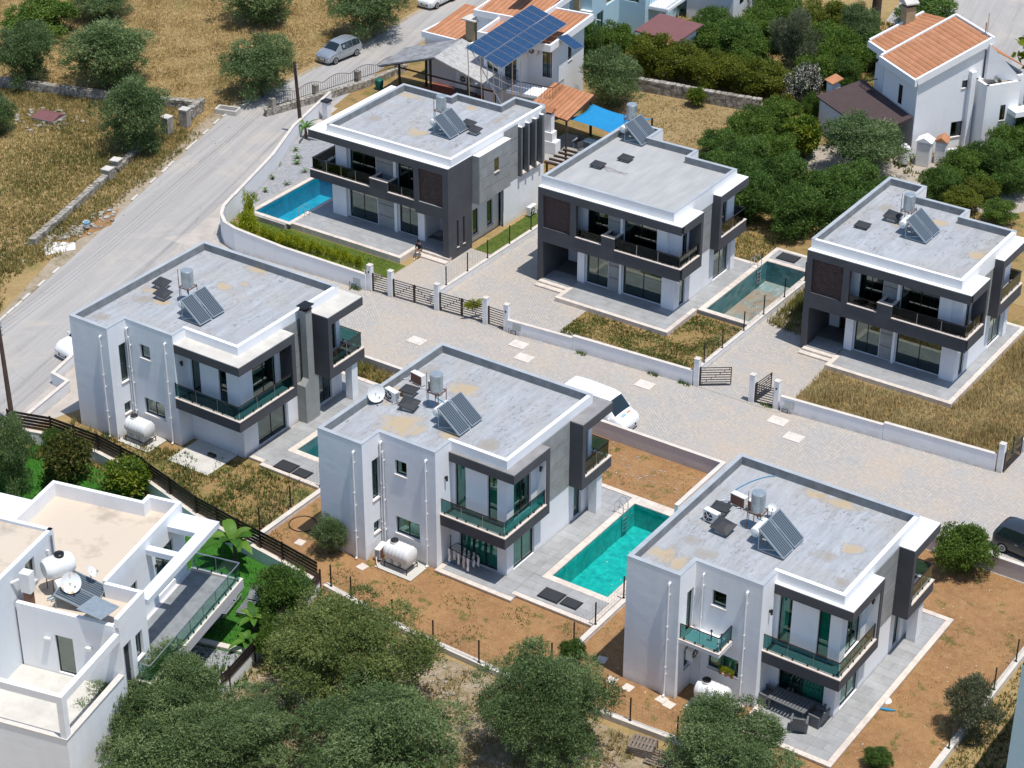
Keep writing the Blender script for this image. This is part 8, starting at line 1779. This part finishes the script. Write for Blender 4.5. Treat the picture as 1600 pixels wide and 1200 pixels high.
HB = [(0, .70, .86, .60, .90), (.06, .80, .98, .62, 1.06), (.22, .85, .98, .60, 1.36), (.55, .86, .97, .62, 1.46), (1.1, .86, .96, .63, 1.50), (1.75, .86, .95, .63, 1.50), (2.3, .86, .94, .60, 1.44), (2.95, .86, .92, .70, .97), (3.3, .86, .89, .68, .93), (3.62, .83, .80, .62, .84), (3.82, .74, .68, .5, .72), (3.88, .6, .6, .4, .63)]
car((-102.85, 128.75, .012), -96, HB, paint('silver_paint', (0.40, 0.44, 0.48), .5), 'silver grey hatchback parked at the road edge by the olive trees', L_=3.88, cab=(2, 6, 7, 1))
car((-103.9, 143.7, .012), -91, HB, paint('white_paint', (0.78, 0.79, 0.80)), 'white hatchback cut by the top edge', L_=3.88, cab=(2, 6, 7, 1))
SUV = [(0, .78, 1.0, .66, 1.04), (.07, .88, 1.08, .70, 1.2), (.3, .92, 1.06, .68, 1.56), (.8, .93, 1.05, .70, 1.64), (1.6, .93, 1.03, .70, 1.66), (2.4, .93, 1.01, .69, 1.62), (2.75, .93, 1.0, .66, 1.55), (3.45, .93, .99, .76, 1.05), (4.0, .92, .95, .72, 1.0), (4.35, .88, .86, .66, .9), (4.5, .78, .72, .5, .76), (4.55, .6, .6, .4, .63)]
car((-85.3, 82.35, .012), -97, SUV, paint('white_paint_b', (0.80, 0.80, 0.80)), 'white sport utility car half hidden behind the chimney villa', L_=4.55, cab=(2, 6, 7, 1))
car((-31.0, 92.1, .012), -7, HB, paint('dark_grey_paint', (0.035, 0.042, 0.05), .3), 'dark grey hatchback at the right edge behind the lane wall', L_=3.88, cab=(2, 6, 7, 1))
VAN = [(0, .85, 1.1, .76, 1.9), (.06, .92, 1.1, .80, 2.0), (.9, .95, 1.1, .82, 2.05), (2.0, .95, 1.08, .82, 2.05), (3.0, .95, 1.06, .81, 2.03), (3.6, .95, 1.04, .78, 1.95), (4.35, .95, 1.02, .82, 1.16), (4.75, .92, .95, .74, 1.02), (5.0, .85, .80, .62, .86), (5.1, .7, .64, .45, .68)]
vn = car((-57.45, 90.7, .012), -2, VAN, paint('white_paint_c', (0.82, 0.82, 0.82)), 'white van with orange and blue lettering on its bonnet, behind the centre villa', 'van', 5.1, cab=(4, 5, 6, 1), group='vans')
vn.scale = (.89, 1, .92)
# bonnet print: an orange mark over two blue lines
m = MB(); m.face([(4.50, .12, 1.165), (4.62, .12, 1.13), (4.62, .5, 1.12), (4.50, .5, 1.155)]); m.obj('print', plain('orange_print', (.75, .30, .12), .5), vn)
for a in (0, .1): m = MB(); m.face([(4.50 + a, -.45, 1.165 - a * .3), (4.555 + a, -.45, 1.15 - a * .3), (4.555 + a, -.02, 1.16 - a * .3), (4.50 + a, -.02, 1.175 - a * .3)]); m.obj('print', plain('blue_print', (.10, .35, .62), .5), vn)

# ================================================================ MAN SITTING ON THE STEP
def skin_body(name, verts, edges, radii, mat, parent, root=0, sub=1):
    me = bpy.data.meshes.new(name); me.from_pydata(verts, edges, []); me.update(); me.materials.append(mat); o = bpy.data.objects.new(name, me); C.objects.link(o); o.parent = parent
    md = o.modifiers.new('skin', 'SKIN'); md.use_smooth_shade = True
    if not me.skin_vertices: me.attributes  # the modifier creates the layer on evaluation
    if len(me.skin_vertices) == 0:
        bpy.context.view_layer.objects.active = o; o.select_set(True); bpy.ops.object.modifier_add; o.select_set(False)
    if len(me.skin_vertices):
        for i, r_ in enumerate(radii): v = me.skin_vertices[0].data[i]; v.radius = (r_, r_) if not isinstance(r_, tuple) else r_; v.use_root = (i == root)
    s_ = o.modifiers.new('sub', 'SUBSURF'); s_.levels = sub + 1; s_.render_levels = sub + 1
    return o
def limb(m, pts, rs, n=10): m.tube(pts, rs, n); return m
man = thing('person', (-76.35, 101.72, .14), 'man in dark top and grey trousers sitting on the entrance step looking down', 'person', None, R(-90 + 12))
# local: faces +X ; sits on a 0.28 m high step edge at the origin
hip = .33
vs = [(-.02, 0, hip), (-.0, 0, hip + .14), (.05, 0, hip + .30), (.13, 0, hip + .45), (.17, 0, hip + .55), (.23, 0, hip + .66), (.25, 0, hip + .76),
      (.12, .17, hip + .46), (.24, .22, hip + .24), (.44, .10, hip + .20), (.50, .05, hip + .19), (.12, -.17, hip + .46), (.24, -.22, hip + .24), (.44, -.10, hip + .19), (.50, -.03, hip + .18),
      (.02, .10, hip), (.42, .16, hip + .10), (.47, .15, -.08), (.60, .15, -.12), (.02, -.10, hip), (.40, -.15, hip + .09), (.58, -.16, -.06), (.71, -.16, -.11)]
es = [(0, 1), (1, 2), (2, 3), (3, 4), (4, 5), (5, 6), (3, 7), (7, 8), (8, 9), (9, 10), (3, 11), (11, 12), (12, 13), (13, 14), (0, 15), (15, 16), (16, 17), (17, 18), (0, 19), (19, 20), (20, 21), (21, 22)]
rd = [.135, .125, .13, .12, .055, .085, .10, .065, .048, .036, .035, .065, .048, .036, .035, .095, .07, .045, .045, .095, .07, .045, .045]
def make_man():
    me = bpy.data.meshes.new('body'); me.from_pydata(vs, es, []); me.update(); o = bpy.data.objects.new('body', me); C.objects.link(o)
    bpy.context.view_layer.objects.active = o; o.select_set(True); o.modifiers.new('skin', 'SKIN')
    sv_ = me.skin_vertices[0].data if len(me.skin_vertices) else None
    if sv_ is None: return None
    for i, r_ in enumerate(rd): sv_[i].radius = (r_, r_ * (1.25 if i in (1, 2, 3) else 1)); sv_[i].use_root = i == 0
    s_ = o.modifiers.new('sub', 'SUBSURF'); s_.levels = 2; s_.render_levels = 2
    dg = bpy.context.evaluated_depsgraph_get(); me2 = bpy.data.meshes.new_from_object(o.evaluated_get(dg)); bpy.data.objects.remove(o)
    for p_ in me2.polygons: p_.use_smooth = True
    for mt in (M['skin'], M['shirt'], M['trouser'], M['shoe']): me2.materials.append(mt)
    for p_ in me2.polygons:
        c = p_.center; leg = c.z < hip + .07 or (c.x > .1 and c.z < hip + .17 and abs(c.y) > .09 and c.z < hip + .16)
        if c.z < -.02 and c.x > .40: k = 3
        elif leg: k = 2 if c.z > .12 else 0
        elif c.z > hip + .53 or (abs(c.y) > .03 and c.x > .27): k = 0
        else: k = 1
        p_.material_index = k
    o2 = bpy.data.objects.new('body', me2); C.objects.link(o2); o2.parent = man; o2.select_set(False); return o2
M['shirt'] = plain('dark_shirt', (0.03, 0.032, 0.04), .9); M['trouser'] = plain('grey_trousers', (0.25, 0.25, 0.24), .9); M['shoe'] = plain('white_shoe', (0.7, 0.7, 0.7), .6); M['hair'] = plain('black_hair', (0.012, 0.010, 0.009), .7)
make_man()
hd = Vector((.25, 0, hip + .75)); m = MB(); m.lathe([(.02, .13), (.07, .115), (.098, .07), (.105, .02), (.10, -.02), (.085, -.05)], tuple(hd + Vector((-.02, 0, .015))), 'z', 14); m.obj('hair', M['hair'], man, True)
for s_ in (-1, 1):
    m = MB(); m.lathe([(.004, -.006), (.012, 0), (.004, .006)], tuple(hd + Vector((.095, s_ * .035, .0))), 'x', 8); m.obj('eye', M['black'], man)
    m = MB(); m.box(hd.x - .02, s_ * .098 - .01, hd.z - .04, hd.x + .015, s_ * .098 + .01, hd.z + .02); m.obj('ear', M['skin'], man)
    b0 = Vector((.50, s_ * .045, hip + .185)); m = MB(); m.bar(b0 - Vector((.03, 0, 0)), b0 + Vector((.05, 0, -.01)), .075, .03); m.obj('palm', M['skin'], man)
    for i in range(4):
        l = (.065, .075, .07, .055)[i]; y = (i - 1.5) * .019; p_ = b0 + Vector((.045, y, -.01)); MB().tube([p_, p_ + Vector((l * .5, 0, -.008)), p_ + Vector((l * .75, -s_ * .01, -.035))], [.009, .008, .006], 6).obj('finger', M['skin'], man)
    p_ = b0 + Vector((.0, -s_ * .035, .005)); MB().tube([p_, p_ + Vector((.03, -s_ * .02, .01)), p_ + Vector((.055, -s_ * .015, .012))], [.011, .010, .007], 6).obj('thumb', M['skin'], man)
m = MB(); m.raw([tuple(hd + Vector(v)) for v in ((.09, -.012, .0), (.09, .012, .0), (.125, 0, -.035), (.09, -.018, -.04), (.09, .018, -.04))], [(0, 1, 2), (0, 2, 3), (1, 4, 2), (3, 2, 4)]); m.obj('nose', M['skin'], man)
B(hd.x + .088, -.025, hd.z - .065, hd.x + .096, .025, hd.z - .057).obj('mouth', plain('lips', (.25, .09, .07), .6), man)
ph = thing('phone', (-76.27, 101.22, .66), 'small dark phone in the seated man\'s hands', 'phone', None, R(-78)); B(-.04, -.035, 0, .05, .035, .012).obj('casing', M['black'], ph)

# ================================================================ GARDEN FURNITURE AND ODDMENTS
# laundry rack with garments
rk = thing('laundry_rack', (OE[0] + 7.6, OE[1] + 2.35, .16), 'folding laundry rack hung with pale clothes under the balcony', 'laundry rack', None, R(-8))
m = MB()
for y in (-.32, .32): m.bar((-.85, y, .95), (.85, y, .95), .03)
for x in (-.85, 0, .85): m.bar((x, -.32, .95), (x, .32, .95), .02)
for y in (-.3, .3): m.bar((-.55, y, .0), (.5, -y, .93), .03)
for i in range(7): m.bar((-.85, -.27 + i * .09, .95), (.85, -.27 + i * .09, .95), .012)
m.obj('frame', M['frame'], rk)
CL = [plain('garment_%d' % i, c, .95) for i, c in enumerate([(.80, .78, .76), (.62, .68, .80), (.85, .83, .82), (.65, .52, .46), (.55, .62, .74), (.82, .80, .78)])]; rr = random.Random(6)
for i in range(15):
    x = -.78 + i * .11; l = rr.uniform(.45, .9); y = -.33 if i % 2 else -.36; m = MB(); k = 5; z0 = .96
    vv = [(x + (j % 2) * .012 - .07 + .14 * a, y - .02 * math.sin(j * 1.7 + i), z0 - l * j / k) for j in range(k + 1) for a in (0, 1)]
    m.raw(vv, [(2 * j, 2 * j + 1, 2 * j + 3, 2 * j + 2) for j in range(k)])
    y = y + .28 * (i % 3)
    m.v = [(a, b + .28 * (i % 3), c) for a, b, c in m.v]
    g = m.obj('garment', CL[i % 6], None); g.location = (OE[0] + 7.6, OE[1] + 2.35, .16); g.rotation_euler = (0, 0, R(-8)); g.modifiers.new('thick', 'SOLIDIFY').thickness = .012
    tag(g, 'garment on the laundry rack, %s from the left' % ['first', 'second', 'third', 'fourth', 'fifth', 'sixth', 'seventh', 'eighth', 'ninth', 'tenth', 'eleventh', 'twelfth', 'thirteenth', 'fourteenth', 'last'][i], 'garment', 'clothes drying on the rack')
t = thing('broom', (OE[0] + 6.75, OE[1] + 2.2, .16), 'dark broom leaning on the wall behind the laundry rack', 'broom'); MB().bar((0, 0, 0), (-.2, .35, 1.5), .03).obj('handle', M['frame'], t); B(-.15, -.04, 0, .15, .04, .1).obj('head', M['bluepipe'], t)
# dining set
GRY = M['rattan'] = plain('grey_rattan', (0.17, 0.175, 0.18), .8, var=.3, scale=12)
DX, DY = OF[0] + 8.0, OF[1] + 1.75
t = thing('dining_table', (DX, DY + .35, .16), 'slatted grey outdoor dining table on the lower right terrace', 'table', None, R(-3)); m = MB(); m.box(-1.0, -.5, .66, 1.0, -.44, .72); m.box(-1.0, .44, .66, 1.0, .5, .72); m.box(-1.0, -.438, .66, -.94, .438, .72); m.box(.94, -.438, .66, 1.0, .438, .72); m.obj('table_frame', GRY, t)
for i in range(11): B(-.93 + i * .172, -.436, .685, -.93 + i * .172 + .13, .436, .715).obj('slat', GRY, t)
for (a, b) in ((-.9, -.42), (.9, -.42), (.9, .42), (-.9, .42)): B(a - .04, b - .04, 0, a + .04, b + .04, .659).obj('leg', GRY, t)
def armchair(x, y, rz, label):
    t = thing('rattan_chair', (x, y, .16), label, 'chair', 'grey rattan chairs of the dining set', R(rz)); m = MB(); m.box(-.32, -.3, .12, .32, .32, .42); m.obj('seat', GRY, t)
    m = MB(); m.raw([(-.32, .25, .3), (.32, .25, .3), (.32, .36, .3), (-.32, .36, .3), (-.27, .42, .98), (.27, .42, .98), (.27, .50, .98), (-.27, .50, .98)], [(0, 3, 2, 1), (4, 5, 6, 7), (0, 1, 5, 4), (1, 2, 6, 5), (2, 3, 7, 6), (3, 0, 4, 7)]); m.obj('backrest', GRY, t)
    for s_ in (-1, 1): B(s_ * .36 - .045, -.3, .02, s_ * .36 + .045, .30, .64).obj('armrest', GRY, t)
armchair(DX - 1.35, DY + .45, 82, 'grey rattan armchair at the left end of the dining table'); armchair(DX - .75, DY + 1.25, 20, 'grey rattan armchair behind the table beside the sofa'); armchair(DX + .95, DY - .55, 200, 'grey rattan armchair near the terrace edge, right of the table'); armchair(DX + 1.45, DY + .35, -95, 'grey rattan armchair at the right end of the dining table')
t = thing('rattan_sofa', (DX + .45, DY + 1.35, .16), 'grey rattan sofa against the window behind the dining table', 'sofa'); B(-.95, -.35, .1, .95, .35, .42).obj('seat', GRY, t); m = MB(); m.raw([(-.95, .28, .3), (.95, .28, .3), (.95, .4, .3), (-.95, .4, .3), (-.85, .42, .95), (.85, .42, .95), (.85, .5, .95), (-.85, .5, .95)], [(0, 3, 2, 1), (4, 5, 6, 7), (0, 1, 5, 4), (1, 2, 6, 5), (2, 3, 7, 6), (3, 0, 4, 7)]); m.obj('backrest', GRY, t)
for s_ in (-1, 1): B(s_ * 1.0 - .05, -.35, .05, s_ * 1.0 + .05, .35, .62).obj('armrest', GRY, t)
# window boxes and balcony bits
t = thing('window_plants', (OF[0] + 4.9, OF[1] + 1.32, 1.44), 'potted yellow green plants on the kitchen sill above the tank', 'potted plants')
for i in range(3):
    pt = MB().lathe([(.07, 0), (.10, .16), (.09, .16)], (-.3 + i * .3, 0, 0), 'z', 10).obj('pot', M['terracotta_post'], t); inst(crown('conifer', i), 'foliage', (-.3 + i * .3, 0, .3), t, (0, 0, i), (.17, .15, .2))
for (x, l) in ((4.2, 'small figurine left on the little balcony rail'), (4.75, 'thin ornament right on the little balcony rail')):
    t = thing('ornament', (OF[0] + x, OF[1] + .9, 3.5), l, 'ornament', 'ornaments on the small balcony'); MB().tube([(0, 0, 0), (0, 0, .5)], .03, 6).tube([(-.12, 0, .3), (.12, 0, .3)], .02, 6).obj('stem', M['frame'], t); MB().lathe([(.02, 0), (.07, .05), (.02, .12)], (0, 0, .5), 'z', 8).obj('head', M['frame'], t)
# wooden pallets
def pallet(x, y, z, rz, label):
    t = thing('wooden_pallet', (x, y, z), label, 'pallet', 'wooden pallets in the olive grove', R(rz))
    for i in range(7): B(-.6 + i * .175, -.5, .10, -.6 + i * .175 + .11, .5, .122).obj('board', M['wood'], t)
    for y_ in (-.45, 0, .45): B(-.6, y_ - .045, .02, .6, y_ + .045, .099).obj('bearer', M['wood'], t)
    for y_ in (-.45, 0, .45): B(-.6, y_ - .05, 0, .6, y_ + .05, .018).obj('base_board', M['wood'], t)
for i in range(4): pallet(-37.75, 66.65, .01 + i * .125, 10 + i, 'weathered wooden pallet, %s of the stack of four' % ['bottom', 'second up', 'third up', 'topmost'][i])
pallet(-36.85, 66.55, .01, 96, 'weathered wooden pallet lying flat beside the stack')
for i in range(3): o = B(-1.0, -.06, 0, 1.0, .06, .05).obj('timber_plank', M['wood'], None, loc=(-38.3 + i * .5, 65.1 - i * .45, .01)); o.rotation_euler = (0, 0, -.25 + i * .03); tag(o, 'loose weathered plank below the pallets, %s' % ['farthest left', 'middle', 'farthest right'][i], 'plank', 'loose planks below the pallets')
# builders' rubble beside the road
t = thing('white_tarp', (-97.35, 88.9, 0), 'crumpled whitish tarpaulin at the road edge', 'tarpaulin'); g = np.random.default_rng(5); N_ = 14; vs_, fs_ = [], []
for i in range(N_):
    for j in range(N_): vs_.append((-1.0 + 2.2 * i / N_ + .3 * (j / N_), -.9 + 1.8 * j / N_ * (1 - .4 * i / N_), .03 + .22 * abs(float(g.normal(0, .6))) * math.sin(3.1 * i / N_) * math.sin(3.1 * j / N_) ** .5 if 0 < j < N_ - 1 and 0 < i < N_ - 1 else .02))
for i in range(N_ - 1):
    for j in range(N_ - 1): a = i * N_ + j; fs_.append((a, a + N_, a + N_ + 1, a + 1))
MB().raw(vs_, fs_).obj('sheet', M['white2'], t); t.rotation_euler = (0, 0, R(60))
t = thing('bucket', (-97.55, 92.0, .2), 'white plastic bucket on the rubble heap', 'bucket'); MB().lathe([(.17, 0), (.21, .4), (.23, .42), (.2, .42), (.17, .06)], (0, 0, 0), 'z', 16).obj('body', M['tank'], t, True); MB().lathe([(.235, .30), (.235, .36)], (0, 0, 0), 'z', 16).obj('band', M['bluepipe'], t)
g = np.random.default_rng(9); m = MB(); F8 = [(0, 3, 2, 1), (4, 5, 6, 7), (0, 1, 5, 4), (1, 2, 6, 5), (2, 3, 7, 6), (3, 0, 4, 7)]
def rubble(n, cx, cy, sx, sy, smax, label, mat, seed):
    g = np.random.default_rng(seed); m = MB()
    for i in range(n):
        x, y = g.normal(cx, sx), g.normal(cy, sy); s_ = g.uniform(smax * .3, smax); a = g.uniform(0, 6.28); ca, sa = math.cos(a), math.sin(a); z = 0
        v = [(x + (ca * p - sa * q) * s_ * g.uniform(.7, 1.1), y + (sa * p + ca * q) * s_ * g.uniform(.7, 1.1), z + (0 if zz == 0 else s_ * g.uniform(.6, 1.1))) for zz in (0, 1) for (p, q) in ((-1, -1), (1, -1), (1, 1), (-1, 1))]
        m.raw(v, F8)
    tag(m.obj('rubble', M[mat]), label, kind='stuff')
rubble(160, -98.1, 91.4, .45, 1.8, .17, 'builders rubble heaped along the road edge', 'stonemass', 1)
rubble(120, -100.6, 96.5, 1.0, 6.0, .07, 'loose stones on the road verge', 'stonemass', 2)
rubble(240, -49.5, 64.6, 2.6, 1.1, .08, 'loose pale stones in the olive grove clearing', 'stonemass', 3)
rubble(200, -52.5, 87.0, 4.0, .9, .06, 'small stones on the bare soil plot', 'stonemass', 4)
rubble(500, -35, 78, 6, 7, .035, 'small stones on the orange soil of the lower right garden', 'canopy_beige', 5)
rubble(60, -113.5, 104.0, 1.5, 1.0, .2, 'scattered stones in the dry field', 'stonemass', 6)
sheet('earth_heap', [(-98.9, 89.5), (-97.2, 89.2), (-96.7, 93.5), (-98.0, 95.6), (-99.2, 93)], .018, M['soil'])
t = thing('sunken_hut_roof', (-113.4, 104.3, 0), 'small brown gabled roof on a low kerb in the dry field', 'well cover', None, R(8)); B(-1.0, -.8, 0, 1.0, .8, .28).obj('kerb', M['canopy_beige'], t); m = MB(); m.raw([(-1.0, -.85, .3), (1.0, -.85, .3), (1.0, .85, .3), (-1.0, .85, .3), (-1.0, 0, .55), (1.0, 0, .55)], [(0, 1, 5, 4), (2, 3, 4, 5), (0, 4, 3), (1, 2, 5), (0, 3, 2, 1)]); m.obj('roof', M['annex'], t)
t = thing('stone_trough', (-103.0, 113.0, 0), 'small pale concrete trough at the road edge', 'trough', None, R(15)); m = MB(); ring(m, [(-.9, -.45), (.9, -.45), (.9, .45), (-.9, .45)], .12, 0, .4, True); m.obj('rim', M['canopy_beige'], t); B(-.78, -.33, .0, .78, .33, .05).obj('floor', M['concrete'], t)
# kerb stones along the left side of the road
t = thing('road_kerb', (0, 0, 0), 'broken pale kerb stones along the left side of the road', 'kerb')
for (a, b) in ((2, 3), (4, 5), (5, 6), (6, 7)):
    A, Bv = Vector((*road_l[a], 0)), Vector((*road_l[b], 0)); n_ = int((Bv - A).length / 1.0); d = (Bv - A).normalized(); nn = Vector((-d.y, d.x, 0))
    for i in range(n_):
        if rng.random() < .3: continue
        p_ = A + d * (i * 1.0 + .02); q = A + d * (i * 1.0 + .96); m = MB(); m.prism([tuple(v.xy) for v in (p_, q, q + nn * .18, p_ + nn * .18)], 0, rng.uniform(.07, .12)); m.obj('kerb_stone', M['canopy_beige'], t)
# hose, garden oddments
m = MB(); pts = [(-62.6 + .75 * math.cos(a), 72.35 + .75 * math.sin(a), .03) for a in [i * .3 for i in range(1, 21)]]; tag(m.tube(pts, .03, 6).obj('hose', M['black'], None, True), 'black hose ring lying on the soil left of the centre villa', 'hose')
m = MB(); m.tube([(-30.2, 75.6, .05), (-29.7, 75.75, .06), (-29.3, 75.95, .04)], [.03, .09, .02], 8); tag(m.obj('parasol', M['bluepipe'], None, True), 'folded teal parasol lying on the orange soil', 'parasol')
o = MB().lathe([(.25, 0), (.22, .06), (.02, .07)], (0, 0, 0), 'z', 14).obj('pale_lid', M['canopy_white'], None, True, (-30.0, 76.4, .01)); tag(o, 'pale round lid near the folded teal parasol', 'lid')
o = B(-.12, -.3, 0, .12, .3, .08).obj('timber_block', M['wood'], None, loc=(-30.15, 81.4, .01)); tag(o, 'small wooden block at the right terrace edge', 'block')
def lounger(x, y, rz, label):
    t = thing('sun_lounger', (x, y, .02), label, 'sun lounger', 'dark sun loungers on the lawn', R(rz)); m = MB(); m.box(-.95, -.32, .26, .95, -.28, .32); m.box(-.95, .28, .26, .95, .32, .32); m.obj('frame', M['upstand'], t)
    for i in range(10): B(-.93 + i * .12, -.279, .27, -.93 + i * .12 + .08, .279, .30).obj('slat', M['upstand'], t)
    b = MB(); b.raw([(.3, -.28, .3), (.3, .28, .3), (.9, .28, .75), (.9, -.28, .75), (.3, -.28, .33), (.3, .28, .33), (.9, .28, .78), (.9, -.28, .78)], F8); b.obj('backrest', M['upstand'], t)
    for (a, c_) in ((-.85, -.28), (.85, -.28), (.85, .28), (-.85, .28)): B(a - .03, c_ - .03, 0, a + .03, c_ + .03, .259).obj('leg', M['upstand'], t)
lounger(-60.0, 64.9, 105, 'dark sun lounger on the lawn nearer the banana plants'); lounger(-60.9, 64.3, 105, 'dark sun lounger on the lawn nearer the balcony')
t = thing('garden_table', (-60.9, 62.6, .02), 'low dark garden table beside the sun loungers', 'table'); B(-.8, -.45, .55, .8, .45, .6).obj('tabletop', M['cloth'], t)
for (a, b) in ((-.7, -.35), (.7, -.35), (.7, .35), (-.7, .35)): B(a - .03, b - .03, 0, a + .03, b + .03, .549).obj('leg', M['cloth'], t)
sheet('gravel_patch', [(-61.8, 60.6), (-57.0, 61.9), (-56.6, 59.0), (-61, 57.5)], .013, M['gravel'])
o = tag(MB().bar((-61.8, 60.9, .08), (-57.1, 62.1, .08), .35, .16).obj('garden_kerb', M['coping_white']), 'cream kerb between the lawn and the grey gravel patch', 'kerb')
t = thing('fire_drain', (OD[0] + 8.6, OD[1] + 1.6, .05), 'small dark box left on the concrete pad by the chimney villa', 'box'); B(-.25, -.12, 0, .25, .12, .14).obj('casing', M['black'], t)
t = thing('garden_tap', (-71.3, 70.55, .75), 'small grey tap bracket on the slat fence wall', 'tap'); MB().tube([(0, 0, 0), (0, 0, .35), (.2, 0, .4), (.4, 0, .38), (.42, 0, .1)], .025, 6).obj('pipe', M['galv'], t)
for (x, y, l) in ((-70.2, 95.5, 'a'), ):
    pass
# weeds at the foot of the lane walls
for i, (x, y) in enumerate([(-77.0, 95.55), (-60.3, 96.6), (-55.3, 96.95), (-53.2, 97.05), (-47.9, 97.5)]):
    grass([(x - .35, y - .15), (x + .35, y - .15), (x + .35, y + .12), (x - .35, y + .12)], 160, .22, 'green', 'green weed tuft at the foot of the lane wall, %s from the left' % ['first', 'second', 'third', 'fourth', 'fifth'][i], 40 + i, .03, name='weed_tuft')
# dust, tyre marks are in the paving material; render hygiene
for o in bpy.data.objects:
    if o.type == 'MESH' and o.name.startswith('mesh'): o.name = 'object'
